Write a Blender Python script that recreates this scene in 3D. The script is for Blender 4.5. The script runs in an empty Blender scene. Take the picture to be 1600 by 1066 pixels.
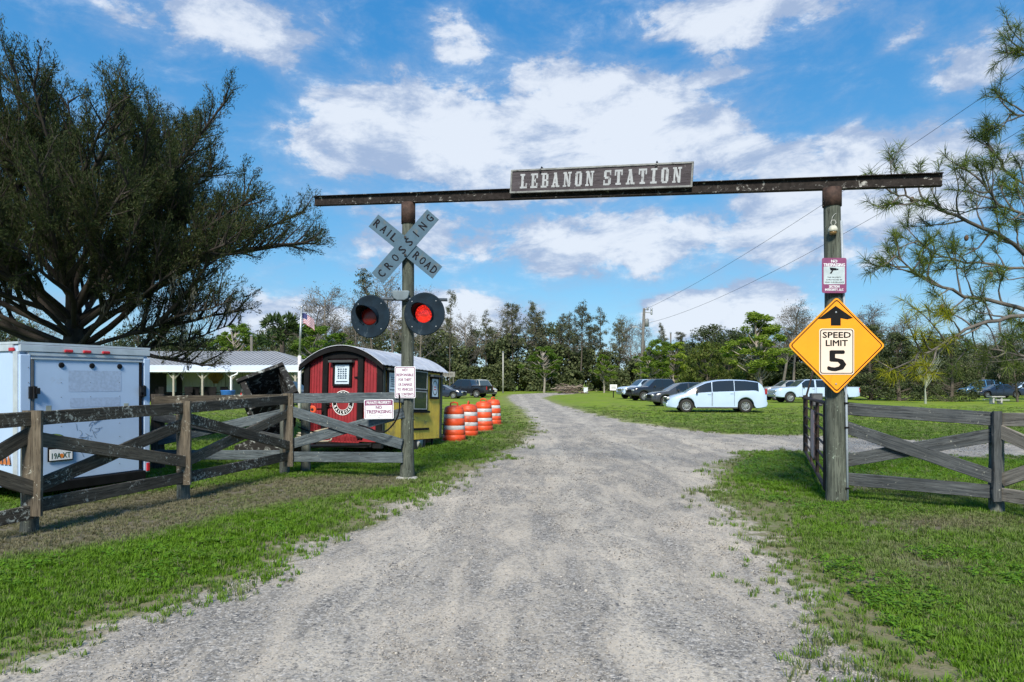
import bpy, math, random
import numpy as np
from mathutils import Vector, Matrix

SC = bpy.context.scene
COL = SC.collection
R = math.radians
F, HZ, CH = 1067.0, 598.0, 1.6          # focal length in photo pixels, horizon row, eye height

# ------------------------------------------------------------------ camera
cam_d = bpy.data.cameras.new('camera')
cam = bpy.data.objects.new('camera', cam_d)
COL.objects.link(cam)
cam.location = (0, 0, CH)
cam.rotation_euler = (R(90), 0, 0)
cam_d.sensor_width = 36.0
cam_d.lens = 36.0 * F / 1600.0
cam_d.shift_y = (HZ - 533.0) / 1600.0
cam_d.clip_start = 0.05
cam_d.clip_end = 5000
SC.camera = cam

# ------------------------------------------------------------------ exposure
SC.view_settings.view_transform = 'Standard'
SC.view_settings.look = 'None'
SC.view_settings.gamma = 1.0
SC.view_settings.use_curve_mapping = False
SC.view_settings.exposure = 1.28

SUN_AZ, SUN_EL = R(-173), R(40)          # from behind the camera

# ------------------------------------------------------------------ world
def N(nt, kind, **kw):
    n = nt.nodes.new(kind)
    for k, v in kw.items():
        if k.startswith('i_'):
            n.inputs[int(k[2:])].default_value = v
        else:
            setattr(n, k, v)
    return n

def math_node(nt, op, a, b=None, c=None, clamp=False):
    n = nt.nodes.new('ShaderNodeMath'); n.operation = op; n.use_clamp = clamp
    for i, v in enumerate((a, b, c)):
        if v is None: continue
        if isinstance(v, (int, float)): n.inputs[i].default_value = v
        else: nt.links.new(v, n.inputs[i])
    return n.outputs[0]

def maprange(nt, v, a, b, c=0.0, d=1.0, smooth=True):
    n = nt.nodes.new('ShaderNodeMapRange')
    n.interpolation_type = 'SMOOTHSTEP' if smooth else 'LINEAR'
    nt.links.new(v, n.inputs[0])
    for i, x in zip((1, 2, 3, 4), (a, b, c, d)): n.inputs[i].default_value = x
    return n.outputs[0]

def mixc(nt, f, a, b, mode='MIX'):
    n = nt.nodes.new('ShaderNodeMix'); n.data_type = 'RGBA'; n.blend_type = mode
    for s, v in ((n.inputs[0], f), (n.inputs[6], a), (n.inputs[7], b)):
        if isinstance(v, (int, float)): s.default_value = v
        elif isinstance(v, tuple): s.default_value = (*v, 1.0) if len(v) == 3 else v
        else: nt.links.new(v, s)
    return n.outputs[2]

def noise_node(nt, vec, scale, detail=4, rough=0.55, dist=0.0):
    n = nt.nodes.new('ShaderNodeTexNoise')
    if vec is not None: nt.links.new(vec, n.inputs['Vector'])
    n.inputs['Scale'].default_value = scale
    n.inputs['Detail'].default_value = detail
    n.inputs['Roughness'].default_value = rough
    n.inputs['Distortion'].default_value = dist
    return n.outputs[0]

def mapping(nt, vec, scale=(1, 1, 1), rot=(0, 0, 0), loc=(0, 0, 0)):
    n = nt.nodes.new('ShaderNodeMapping')
    nt.links.new(vec, n.inputs[0])
    n.inputs['Location'].default_value = loc
    n.inputs['Rotation'].default_value = rot
    n.inputs['Scale'].default_value = scale
    return n.outputs[0]

def build_world():
    w = bpy.data.worlds.new('World'); SC.world = w; w.use_nodes = True
    nt = w.node_tree; nt.nodes.clear(); L = nt.links
    sky = nt.nodes.new('ShaderNodeTexSky'); sky.sky_type = 'NISHITA'; sky.sun_disc = False
    sky.sun_elevation = SUN_EL; sky.sun_rotation = SUN_AZ
    sky.air_density = 1.0; sky.dust_density = 0.3; sky.ozone_density = 2.5
    tc = nt.nodes.new('ShaderNodeTexCoord'); gen = tc.outputs['Generated']
    sep = nt.nodes.new('ShaderNodeSeparateXYZ'); L.new(gen, sep.inputs[0])
    az = math_node(nt, 'ARCTAN2', sep.outputs[0], sep.outputs[1])
    el = math_node(nt, 'ARCSINE', sep.outputs[2])
    cmb = nt.nodes.new('ShaderNodeCombineXYZ'); L.new(az, cmb.inputs[0]); L.new(el, cmb.inputs[1])
    ae = cmb.outputs[0]
    # cloud banks: direction (degrees), size (degrees), weight
    def ang(px, py):
        a = math.atan((px - 800) / F)
        return a, math.atan((HZ - py) / F * math.cos(a))
    banks = [(680, 212, 240, 88, 1.3), (920, 195, 250, 102, 1.35), (1100, 225, 150, 70, 1.1), (560, 235, 110, 55, .9), (850, 285, 330, 60, .8),
             (850, 150, 70, 34, .6), (640, 330, 160, 60, .5), (1060, 360, 330, 60, .62), (1330, 290, 280, 105, 1.05),
             (1250, 400, 180, 50, .6), (340, 35, 200, 60, .85), (700, 55, 85, 42, .5), (1150, 22, 200, 48, 1.1),
             (960, 45, 60, 25, .5), (1530, 100, 120, 62, .85), (1080, 490, 100, 50, 1.4), (1175, 486, 100, 54, 1.4), (700, 492, 160, 58, 1.25),
             (440, 500, 150, 50, 1.0), (1010, 130, 55, 30, .55), (1120, 95, 50, 20, .45), (590, 110, 90, 26, .4),
             (200, 480, 260, 40, .5), (1560, 250, 120, 40, .6), (760, 410, 60, 18, .5), (1000, 380, 440, 75, .78), (620, 370, 150, 55, .8), (1120, 120, 90, 26, .6), (1420, 60, 60, 26, .4)]
    # wisped coordinates so the bank outlines are ragged
    wn = nt.nodes.new('ShaderNodeTexNoise'); L.new(mapping(nt, ae, (1, 1.5, 1)), wn.inputs['Vector'])
    wn.inputs['Scale'].default_value = 9; wn.inputs['Detail'].default_value = 6; wn.inputs['Roughness'].default_value = .6
    off = nt.nodes.new('ShaderNodeVectorMath'); off.operation = 'MULTIPLY_ADD'
    L.new(wn.outputs['Color'], off.inputs[0]); off.inputs[1].default_value = (.11, .05, 0); L.new(ae, off.inputs[2])
    off2 = nt.nodes.new('ShaderNodeVectorMath'); off2.operation = 'SUBTRACT'
    L.new(off.outputs[0], off2.inputs[0]); off2.inputs[1].default_value = (.055, .025, 0)
    tot = None; low = None
    for px, py, sx, sy, wt in banks:
        a, e = ang(px, py)
        s = nt.nodes.new('ShaderNodeVectorMath'); s.operation = 'SUBTRACT'
        L.new(off2.outputs[0], s.inputs[0]); s.inputs[1].default_value = (a, e, 0)
        m = nt.nodes.new('ShaderNodeVectorMath'); m.operation = 'MULTIPLY'
        L.new(s.outputs[0], m.inputs[0]); c = math.cos(a)
        m.inputs[1].default_value = (F / sx / (c * c), F / sy / c, 0)
        ln = nt.nodes.new('ShaderNodeVectorMath'); ln.operation = 'LENGTH'; L.new(m.outputs[0], ln.inputs[0])
        v = maprange(nt, ln.outputs[1], 1.25, 0.1, 0, wt)
        tot = v if tot is None else math_node(nt, 'MAXIMUM', tot, v)
        # the underside of each bank is greyer
        sp = nt.nodes.new('ShaderNodeSeparateXYZ'); L.new(m.outputs[0], sp.inputs[0])
    # free clouds over the whole dome
    den = math_node(nt, 'ADD', sep.outputs[2], 0.16)
    px_ = math_node(nt, 'DIVIDE', sep.outputs[0], den); py_ = math_node(nt, 'DIVIDE', sep.outputs[1], den)
    cp = nt.nodes.new('ShaderNodeCombineXYZ'); L.new(px_, cp.inputs[0]); L.new(py_, cp.inputs[1])
    n1 = noise_node(nt, mapping(nt, cp.outputs[0], (1, 1, 1), (0, 0, 0), (3.1, 1.7, 0)), 1.3, 8, .55, .2)
    n2 = noise_node(nt, mapping(nt, ae, (1.0, 1.9, 1), (0, 0, 0), (2, 5, 0)), 9.0, 9, .66, .25)
    base = maprange(nt, n1, .44, .78, 0, .8)
    d = math_node(nt, 'ADD', math_node(nt, 'MULTIPLY', tot, .95), math_node(nt, 'MULTIPLY', base, .30))
    d = math_node(nt, 'ADD', d, math_node(nt, 'MULTIPLY', math_node(nt, 'SUBTRACT', n2, .5), 2.1))
    crisp = maprange(nt, d, .22, .64, 0, 1)
    soft = math_node(nt, 'MULTIPLY', maprange(nt, d, -.16, .8, 0, 1), .58)
    dens = math_node(nt, 'MAXIMUM', crisp, soft)
    # shading inside the clouds
    n3 = noise_node(nt, mapping(nt, ae, (1, 2.2, 1), (0, 0, 0), (7, 1, 0)), 8.0, 7, .65, .3)
    core = maprange(nt, math_node(nt, 'ADD', n3, math_node(nt, 'MULTIPLY', math_node(nt, 'SUBTRACT', d, .6), .22)), .40, .64, 0, 1)
    cl = mixc(nt, core, (2.15, 2.75, 3.9), (4.5, 4.85, 5.4))
    hs = nt.nodes.new('ShaderNodeHueSaturation'); L.new(sky.outputs[0], hs.inputs['Color'])
    hs.inputs['Hue'].default_value = 0.490
    hs.inputs['Saturation'].default_value = 1.30; hs.inputs['Value'].default_value = 1.05
    azure = mixc(nt, maprange(nt, sep.outputs[2], 0.0, .55), (.95, 2.5, 4.1), (.22, 1.42, 3.6))
    blue = mixc(nt, .72, hs.outputs[0], azure)
    col = mixc(nt, math_node(nt, 'MULTIPLY', dens, .93), blue, cl)
    bg = nt.nodes.new('ShaderNodeBackground'); L.new(col, bg.inputs[0]); bg.inputs[1].default_value = 0.075
    out = nt.nodes.new('ShaderNodeOutputWorld'); L.new(bg.outputs[0], out.inputs[0])
build_world()

sd = bpy.data.lights.new('sun', 'SUN'); sd.energy = 2.5; sd.angle = R(14); sd.color = (1.0, .92, .77)
sun = bpy.data.objects.new('sun', sd); COL.objects.link(sun)
sdir = Vector((math.sin(SUN_AZ) * math.cos(SUN_EL), math.cos(SUN_AZ) * math.cos(SUN_EL), math.sin(SUN_EL)))
sun.rotation_euler = sdir.to_track_quat('Z', 'Y').to_euler()

# ------------------------------------------------------------------ helpers
def gp(px, py):
    d = F * CH / (py - HZ)
    return Vector(((px - 800) / F * d, d, 0))
def at(px, py, d):
    return Vector(((px - 800) / F * d, d, CH - (py - HZ) / F * d))

def tag(o, label=None, cat=None, group=None, kind=None):
    if label: o['label'] = label
    if cat: o['category'] = cat
    if group: o['group'] = group
    if kind: o['kind'] = kind
    return o
def thing(name, label, cat, loc=(0, 0, 0), rot=(0, 0, 0), group=None):
    o = bpy.data.objects.new(name, None); COL.objects.link(o)
    o.empty_display_size = .2
    o.location = loc; o.rotation_euler = rot
    return tag(o, label, cat, group)
def link(name, me, mat=None, parent=None, world=False, M=None, label=None):
    """one mesh object; world=True: the mesh (or M) is in world space even though it has a parent"""
    o = bpy.data.objects.new(name, me); COL.objects.link(o)
    if mat is not None and not me.materials:
        for m in (mat if isinstance(mat, (list, tuple)) else [mat]): me.materials.append(m)
    if parent is not None:
        o.parent = parent
        if world:
            P = parent.matrix_basis
            if parent.parent: P = parent.parent.matrix_basis @ parent.matrix_parent_inverse @ P if False else P
            o.matrix_parent_inverse = P.inverted()
    if M is not None: o.matrix_basis = M
    if label: o['label'] = label
    return o
def dup(o, parent=None, loc=None, rotz=None, scale=None, label=None):
    c = o.copy(); COL.objects.link(c); c.parent = parent
    if parent is None:
        if loc is not None: c.location = loc
        if rotz is not None: c.rotation_euler = (0, 0, rotz)
        if scale is not None: c.scale = scale if hasattr(scale, '__len__') else (scale,) * 3
        if label: c['label'] = label
    for ch in KIDS.get(o.name, []): pass
    for ch in list(o.children): dup(ch, c)
    return c
KIDS = {}

class MB:
    """collects shapes into one mesh"""
    def __init__(s): s.v = []; s.f = []; s.m = []
    def add(s, vs, fs, mi=0):
        b = len(s.v); s.v += [tuple(v) for v in vs]
        for f in fs: s.f.append(tuple(b + i for i in f)); s.m.append(mi)
        return s
    def box(s, c, size, mi=0, M=None):
        x, y, z = (k / 2 for k in size)
        vs = [Vector((sx * x, sy * y, sz * z)) for sx in (-1, 1) for sy in (-1, 1) for sz in (-1, 1)]
        if M is not None: vs = [M @ v for v in vs]
        vs = [v + Vector(c) for v in vs]
        return s.add(vs, [(0, 1, 3, 2), (4, 6, 7, 5), (0, 4, 5, 1), (2, 3, 7, 6), (0, 2, 6, 4), (1, 5, 7, 3)], mi)
    def tube(s, pts, rad, k=8, mi=0, cap=True):
        pts = [Vector(p) for p in pts]; n = len(pts)
        if not hasattr(rad, '__len__'): rad = [rad] * n
        b = len(s.v); up = None
        for i, p in enumerate(pts):
            t = (pts[min(i + 1, n - 1)] - pts[max(i - 1, 0)])
            if t.length < 1e-9: t = Vector((0, 0, 1))
            t.normalize()
            if up is None:
                a = Vector((0, 0, 1)) if abs(t.z) < .9 else Vector((1, 0, 0))
                u = t.cross(a).normalized()
            else:
                u = (up - t * up.dot(t))
                u = u.normalized() if u.length > 1e-6 else t.orthogonal().normalized()
            up = u; w = t.cross(u)
            for j in range(k):
                a = 2 * math.pi * j / k
                s.v.append(tuple(p + (u * math.cos(a) + w * math.sin(a)) * rad[i]))
        for i in range(n - 1):
            for j in range(k):
                j2 = (j + 1) % k
                s.f.append((b + i * k + j, b + i * k + j2, b + (i + 1) * k + j2, b + (i + 1) * k + j)); s.m.append(mi)
        if cap:
            s.f.append(tuple(b + j for j in range(k - 1, -1, -1))); s.m.append(mi)
            s.f.append(tuple(b + (n - 1) * k + j for j in range(k))); s.m.append(mi)
        return s
    def lathe(s, prof, k=24, c=(0, 0, 0), axis='Z', mi=0, cap=True):
        """prof: (r, h) list"""
        b = len(s.v); c = Vector(c)
        for r, h in prof:
            for j in range(k):
                a = 2 * math.pi * j / k; x, y = r * math.cos(a), r * math.sin(a)
                v = {'Z': (x, y, h), 'Y': (x, h, y), 'X': (h, x, y)}[axis]
                s.v.append(tuple(c + Vector(v)))
        n = len(prof)
        for i in range(n - 1):
            for j in range(k):
                j2 = (j + 1) % k
                s.f.append((b + i * k + j, b + i * k + j2, b + (i + 1) * k + j2, b + (i + 1) * k + j)); s.m.append(mi)
        if cap:
            for i in (0, n - 1):
                if prof[i][0] > 1e-5: s.f.append(tuple(b + i * k + j for j in range(k))); s.m.append(mi)
        return s
    def prism(s, poly, y0, y1, mi=0, f=None):
        """poly in x,z; extruded along y. f maps a vector"""
        n = len(poly)
        vs = [Vector((x, y0, z)) for x, z in poly] + [Vector((x, y1, z)) for x, z in poly]
        if f: vs = [f(v) for v in vs]
        fs = [tuple(range(n)), tuple(range(2 * n - 1, n - 1, -1))] + [(i, i + n, (i + 1) % n + n, (i + 1) % n) for i in range(n)]
        return s.add(vs, fs, mi)
    def mesh(s, name='mesh', smooth=False, fix=True):
        me = bpy.data.meshes.new(name); me.from_pydata(s.v, [], s.f)
        if any(s.m): me.polygons.foreach_set('material_index', s.m)
        if fix:
            import bmesh
            bm = bmesh.new(); bm.from_mesh(me); bmesh.ops.recalc_face_normals(bm, faces=bm.faces); bm.to_mesh(me); bm.free()
        if smooth: me.polygons.foreach_set('use_smooth', [True] * len(me.polygons))
        me.update(); return me

def soften(o, w=.006, seg=2, angle=35):
    b = o.modifiers.new('bevel', 'BEVEL'); b.width = w; b.segments = seg; b.limit_method = 'ANGLE'; b.angle_limit = R(angle)
    return o

def fastmesh(name, verts, faces, smooth=False):
    """verts (n,3) array, faces (m,k) array with the same k"""
    verts = np.asarray(verts, np.float32); faces = np.asarray(faces, np.int32); k = faces.shape[1]
    me = bpy.data.meshes.new(name)
    me.vertices.add(len(verts)); me.vertices.foreach_set('co', verts.ravel())
    me.loops.add(faces.size); me.loops.foreach_set('vertex_index', faces.ravel())
    me.polygons.add(len(faces)); me.polygons.foreach_set('loop_start', np.arange(0, faces.size, k, dtype=np.int32))
    try: me.polygons.foreach_set('loop_total', np.full(len(faces), k, np.int32))
    except Exception: pass
    me.update(calc_edges=True)
    if smooth: me.polygons.foreach_set('use_smooth', [True] * len(faces))
    return me

# numpy value noise
def vnoise(x, y, seed=0):
    xi = np.floor(x).astype(np.int64); yi = np.floor(y).astype(np.int64); fx = x - xi; fy = y - yi
    fx = fx * fx * (3 - 2 * fx); fy = fy * fy * (3 - 2 * fy)
    def h(a, b):
        n = (a * 374761393 + b * 668265263 + seed * 1274126177) & 0xffffffff
        n = ((n ^ (n >> 13)) * 1274126177) & 0xffffffff
        return ((n ^ (n >> 16)) & 0xffff) / 65535.0
    return (h(xi, yi) * (1 - fx) + h(xi + 1, yi) * fx) * (1 - fy) + (h(xi, yi + 1) * (1 - fx) + h(xi + 1, yi + 1) * fx) * fy
def fbm(x, y, o=4, seed=0):
    t = 0; a = .5; n = 0
    for i in range(o):
        t = t + a * vnoise(x * 2 ** i, y * 2 ** i, seed + i); n += a; a *= .5
    return t / n

# ------------------------------------------------------------------ materials
def new_mat(name):
    m = bpy.data.materials.new(name); m.use_nodes = True; nt = m.node_tree
    return m, nt, nt.nodes['Principled BSDF']
def coords(nt, which='Object'):
    return nt.nodes.new('ShaderNodeTexCoord').outputs[which]
def bump(nt, b, h, strength=.3, dist=.01):
    n = nt.nodes.new('ShaderNodeBump'); n.inputs['Strength'].default_value = strength; n.inputs['Distance'].default_value = dist
    nt.links.new(h, n.inputs['Height']); nt.links.new(n.outputs[0], b.inputs['Normal'])

def simple(name, col, rough=.6, metal=0.0, var=.15, scale=6.0, dirt=None, dirt_amt=.0, bmp=0.0, coat=0.0, spec=None):
    m, nt, b = new_mat(name); c = coords(nt)
    n = noise_node(nt, c, scale, 5, .6)
    lo = tuple(k * (1 - var) for k in col); hi = tuple(min(1, k * (1 + var)) for k in col)
    out = mixc(nt, maprange(nt, n, .3, .7), lo, hi)
    if dirt is not None:
        n2 = noise_node(nt, c, scale * .6, 7, .7, .5)
        out = mixc(nt, maprange(nt, n2, .62 - dirt_amt, .72 - dirt_amt * .6, 0, .85), out, dirt)
    nt.links.new(out, b.inputs['Base Color'])
    b.inputs['Roughness'].default_value = rough; b.inputs['Metallic'].default_value = metal
    if coat: b.inputs['Coat Weight'].default_value = coat; b.inputs['Coat Roughness'].default_value = .06
    if spec is not None: b.inputs['Specular IOR Level'].default_value = spec
    if bmp: bump(nt, b, n, bmp, .01)
    return m

def wood(name, a, b_, lichen=0.0, lich_col=(.42, .43, .38), dark=(.012, .011, .010), darkamt=.5, vertical=False):
    """weathered board: grain along local X (or Z)"""
    m, nt, b = new_mat(name); c = coords(nt)
    oi = nt.nodes.new('ShaderNodeObjectInfo')
    ad = nt.nodes.new('ShaderNodeVectorMath'); ad.operation = 'ADD'; nt.links.new(c, ad.inputs[0])
    sc_ = nt.nodes.new('ShaderNodeVectorMath'); sc_.operation = 'SCALE'; nt.links.new(oi.outputs['Location'], sc_.inputs[0]); sc_.inputs['Scale'].default_value = 3.7
    nt.links.new(sc_.outputs[0], ad.inputs[1]); v = ad.outputs[0]
    s1 = (1.1, 1.1, 26) if not vertical else (18, 18, 1.0)
    g = noise_node(nt, mapping(nt, v, s1), 2.2, 7, .65, .9)
    g2 = noise_node(nt, mapping(nt, v, tuple(k * .35 + .6 for k in s1)), 3.0, 5, .6, .5)
    col = mixc(nt, maprange(nt, g, .32, .68), a, b_)
    col = mixc(nt, math_node(nt, 'MULTIPLY', maprange(nt, g2, .45, .7), darkamt), col, dark)
    pat = noise_node(nt, v, 1.4, 4, .6)
    col = mixc(nt, maprange(nt, pat, .35, .75, 0, .45), col, tuple(k * .45 for k in a))
    # cracks
    cr = noise_node(nt, mapping(nt, v, tuple(k * 1.6 for k in s1)), 3.5, 3, .5, .3)
    crk = maprange(nt, cr, .34, .40, 1, 0)
    col = mixc(nt, math_node(nt, 'MULTIPLY', crk, .8), col, dark)
    if lichen > 0:
        ln = noise_node(nt, v, 22, 9, .75, .6); l2 = noise_node(nt, v, 2.6, 4, .6)
        lm = math_node(nt, 'MULTIPLY', maprange(nt, ln, .62 - lichen * .07, .67 - lichen * .07), maprange(nt, l2, .46, .56))
        col = mixc(nt, math_node(nt, 'MULTIPLY', lm, .9), col, lich_col)
    nt.links.new(col, b.inputs['Base Color']); b.inputs['Roughness'].default_value = .85
    b.inputs['Specular IOR Level'].default_value = .25
    h = math_node(nt, 'SUBTRACT', g, math_node(nt, 'MULTIPLY', crk, .8))
    bump(nt, b, h, .55, .006)
    return m

def leaf_mat(name, cols, trans=.35, rough=.6, scale=.5, spread=.5):
    """foliage: random hue per leaf, broad variation through the crown"""
    m, nt, b = new_mat(name); c = coords(nt)
    geo = nt.nodes.new('ShaderNodeNewGeometry')
    n = noise_node(nt, c, scale, 3, .6)
    r = geo.outputs['Random Per Island']
    f = math_node(nt, 'ADD', math_node(nt, 'MULTIPLY', r, spread), math_node(nt, 'MULTIPLY', n, 1 - spread))
    ramp = nt.nodes.new('ShaderNodeValToRGB'); nt.links.new(f, ramp.inputs[0])
    e = ramp.color_ramp.elements
    while len(e) < len(cols): e.new(.5)
    for i, cc in enumerate(cols):
        e[i].position = .18 + .64 * i / (len(cols) - 1); e[i].color = (*cc, 1)
    col = ramp.outputs[0]
    oi = nt.nodes.new('ShaderNodeObjectInfo')
    hs = nt.nodes.new('ShaderNodeHueSaturation'); nt.links.new(col, hs.inputs['Color'])
    nt.links.new(maprange(nt, oi.outputs['Random'], 0, 1, .75, 1.3, False), hs.inputs['Value'])
    nt.links.new(maprange(nt, oi.outputs['Random'], 0, 1, .515, .485, False), hs.inputs['Hue'])
    col = hs.outputs[0]
    nt.links.new(col, b.inputs['Base Color']); b.inputs['Roughness'].default_value = rough
    b.inputs['Specular IOR Level'].default_value = .2
    t = nt.nodes.new('ShaderNodeBsdfTranslucent'); nt.links.new(mixc(nt, 1.0, col, (1.0, 1.0, .55), 'MULTIPLY'), t.inputs[0])
    mx = nt.nodes.new('ShaderNodeMixShader'); mx.inputs[0].default_value = trans
    nt.links.new(b.outputs[0], mx.inputs[1]); nt.links.new(t.outputs[0], mx.inputs[2])
    nt.links.new(mx.outputs[0], nt.nodes['Material Output'].inputs[0])
    return m

def glass_mat(name, col=(.02, .025, .03)):
    m, nt, b = new_mat(name)
    b.inputs['Base Color'].default_value = (*col, 1); b.inputs['Roughness'].default_value = .04
    b.inputs['Specular IOR Level'].default_value = .8
    c = coords(nt); n = noise_node(nt, c, 1.2, 3, .5); bump(nt, b, n, .03, .02)
    return m

# ------------------------------------------------------------------ text, made before the scene grows heavy
TEXT = {}
def prep_text(strings):
    obs = []
    for s in strings:
        cu = bpy.data.curves.new('text', 'FONT'); cu.body = s; cu.size = 1; cu.resolution_u = 2
        cu.extrude = 0.0; ob = bpy.data.objects.new('text', cu); COL.objects.link(ob); obs.append((s, ob, cu))
    bpy.context.view_layer.update(); dg = bpy.context.evaluated_depsgraph_get()
    for s, ob, cu in obs:
        me = ob.evaluated_get(dg).to_mesh()
        TEXT[s] = ([tuple(v.co) for v in me.vertices], [tuple(p.vertices) for p in me.polygons])
    for s, ob, cu in obs:
        bpy.data.objects.remove(ob); bpy.data.curves.remove(cu)
STR = ['RAIL', 'ROAD', 'CROS', 'SING', 'NOT', 'RESPONSIBLE', 'FOR THEFT', 'OR DAMAGE', 'TO VEHICLES', 'OR CONTENTS',
       'PRIVATE PROPERTY', 'NO', 'TRESPASSING', 'SECTION INTEGRITY, LLC', 'SECTION', 'INTEGRITY, LLC', 'THIS PROPERTY',
       'IS PROTECTED BY', 'VIDEO SURVEILLANCE', 'SPEED', 'LIMIT', '5', 'SEABOARD', 'RAILROAD', '19A XT'] + list('CROSSINGRAILROADSEABOARDRAILROAD')
prep_text(sorted(set(STR)))
def put_text(mb, s, cx, cz, w, h, y, rot=0.0, mi=0, bold=0.0):
    """lettering in the x-z plane facing -y, fitted to a w x h box centred on cx, cz"""
    vs, fs = TEXT[s]
    xs = [v[0] for v in vs]; ys = [v[1] for v in vs]
    x0, x1, y0, y1 = min(xs), max(xs), min(ys), max(ys)
    sx = w / max(1e-6, x1 - x0); sy = h / max(1e-6, y1 - y0)
    ca, sa = math.cos(rot), math.sin(rot)
    passes = [(0, 0, 0)] if not bold else [(-bold, 0, 0), (bold, 0, -.0002), (0, bold * .7, -.0004), (0, -bold * .7, -.0006)]
    for bx, bz, by in passes:
        out = []
        for v in vs:
            a = (v[0] - (x0 + x1) / 2) * sx + bx; b = (v[1] - (y0 + y1) / 2) * sy + bz
            out.append((cx + a * ca - b * sa, y + by, cz + a * sa + b * ca))
        mb.add(out, fs, mi)
def rrect(w, h, r, n=4):
    p = []
    for cx, cz, a0 in ((w / 2 - r, h / 2 - r, 0), (-w / 2 + r, h / 2 - r, 90), (-w / 2 + r, -h / 2 + r, 180), (w / 2 - r, -h / 2 + r, 270)):
        for i in range(n + 1):
            a = R(a0 + 90 * i / n); p.append((cx + r * math.cos(a), cz + r * math.sin(a)))
    return p
# ------------------------------------------------------------------ ground, gravel road
road_px = [(-250, 1300), (-80, 1075), (60, 1025), (200, 965), (400, 890), (560, 815), (700, 752), (780, 712), (822, 685), (834, 662), (818, 640),
           (800, 628), (793, 621), (800, 616.5), (850, 614.2), (900, 613.4), (900, 615.6), (862, 617.5), (848, 622), (868, 631), (920, 645), (980, 659), (1050, 669), (1130, 676.5), (1250, 680), (1400, 686),
           (1600, 694), (1900, 706), (1900, 734), (1600, 714), (1400, 712), (1260, 706), (1170, 709), (1122, 724), (1116, 742), (1150, 800),
           (1218, 880), (1285, 960), (1375, 1050), (1600, 1300)]
road_w = [gp(*p) for p in road_px]
POLY = np.array([(p.x, p.y) for p in road_w])
def sdf(x, y):
    """signed distance to the road's edge, positive on the road"""
    x = np.asarray(x, float); y = np.asarray(y, float)
    d = np.full(x.shape, 1e9); inside = np.zeros(x.shape, bool); n = len(POLY)
    for i in range(n):
        a = POLY[i]; b = POLY[(i + 1) % n]; e = b - a
        t = np.clip(((x - a[0]) * e[0] + (y - a[1]) * e[1]) / (e @ e), 0, 1)
        d = np.minimum(d, np.hypot(x - a[0] - t * e[0], y - a[1] - t * e[1]))
        c = ((a[1] > y) != (b[1] > y)) & (x < (b[0] - a[0]) * (y - a[1]) / (b[1] - a[1] + 1e-12) + a[0])
        inside ^= c
    return np.where(inside, d, -d)
DEAD = [[gp(*p) for p in q] for q in (
    [(-200, 900), (0, 872), (60, 868), (150, 858), (300, 822), (430, 788), (540, 775), (640, 757), (655, 735), (600, 742), (500, 744), (420, 752), (300, 765), (200, 775), (60, 800), (-200, 830)],)]
def in_poly(x, y, P):
    ins = np.zeros(np.shape(x), bool); n = len(P)
    for i in range(n):
        a = P[i]; b = P[(i + 1) % n]
        ins ^= ((a.y > y) != (b.y > y)) & (x < (b.x - a.x) * (y - a.y) / (b.y - a.y + 1e-12) + a.x)
    return ins
def dead_mask(x, y):
    m = np.zeros(np.shape(x))
    for P in DEAD:
        acc = 0
        for ox, oy in ((0, 0), (.3, 0), (-.3, 0), (0, .35), (0, -.35), (.2, .25), (-.2, -.25)): acc = acc + in_poly(x + ox, y + oy, P)
        m = np.maximum(m, acc / 7.0)
    # fainter patches of the same mask on the right verge
    for cx, cy, rx, ry, w in ((5.2, 7.8, 1.5, .5, .55), (3.4, 6.2, .9, 1.3, .35), (6.2, 9.4, 1.1, .5, .5)):
        m = np.maximum(m, w * np.exp(-((x - cx) / rx) ** 2 - ((y - cy) / ry) ** 2))
    return m
def ground_z(x, y):
    near = np.exp(-np.maximum(np.hypot(x, y) - 25, 0) / 15)
    return (fbm(x * .5, y * .5, 3, 5) - .5) * .05 * near

def build_ground():
    def axis(segs):
        o = []
        for a, b, s in segs: o += list(np.arange(a, b - 1e-6, s))
        return np.array(o)
    far = [2000, 1400, 1000, 750, 550, 420, 330, 270, 230]
    xs = np.concatenate([[-v for v in far], axis([(-200, -60, 10), (-60, -24, 1.5), (-24, -9, .5), (-9, 9, .13), (9, 24, .5), (24, 60, 1.5), (60, 200, 10)]), [200] + far[::-1]])
    ys = np.concatenate([[-300, -120, -50], axis([(-20, 2, 1.5), (2, 14, .13), (14, 16, .2), (16, 40, .5), (40, 80, 1.5), (80, 180, 4)]), [180, 200, 230, 280, 350, 450, 600, 800, 1100, 1500, 2200]])
    X, Y = np.meshgrid(xs, ys)
    Z = ground_z(X, Y)
    S = sdf(X, Y); D = dead_mask(X, Y)
    Z = Z + np.where(S > 0, -.012, 0) + np.where((S > 0) & (Y < 40), (fbm(X * 1.3, Y * .5, 3, 9) - .5) * .03 + (fbm(X * 4, Y * 3, 3, 19) - .5) * .022, 0)
    nx, ny = len(xs), len(ys)
    V = np.stack([X.ravel(), Y.ravel(), Z.ravel()], 1)
    i = np.arange(nx * ny).reshape(ny, nx)
    Q = np.stack([i[:-1, :-1].ravel(), i[:-1, 1:].ravel(), i[1:, 1:].ravel(), i[1:, :-1].ravel()], 1)
    Sf = S.ravel()[Q].mean(1)
    out = []
    for nm, sel in (('ground', Sf <= 0), ('gravel_road', Sf > 0)):
        q = Q[sel]; used, inv = np.unique(q, return_inverse=True)
        me = fastmesh(nm, V[used], inv.reshape(q.shape), True)
        a = me.attributes.new('road', 'FLOAT', 'POINT'); a.data.foreach_set('value', np.clip(S.ravel()[used], -4, 4).astype(np.float32))
        a = me.attributes.new('dead', 'FLOAT', 'POINT'); a.data.foreach_set('value', D.ravel()[used].astype(np.float32))
        o = link(nm, me, M_GROUND); tag(o, kind='structure'); out.append(o)
    return out

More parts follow.
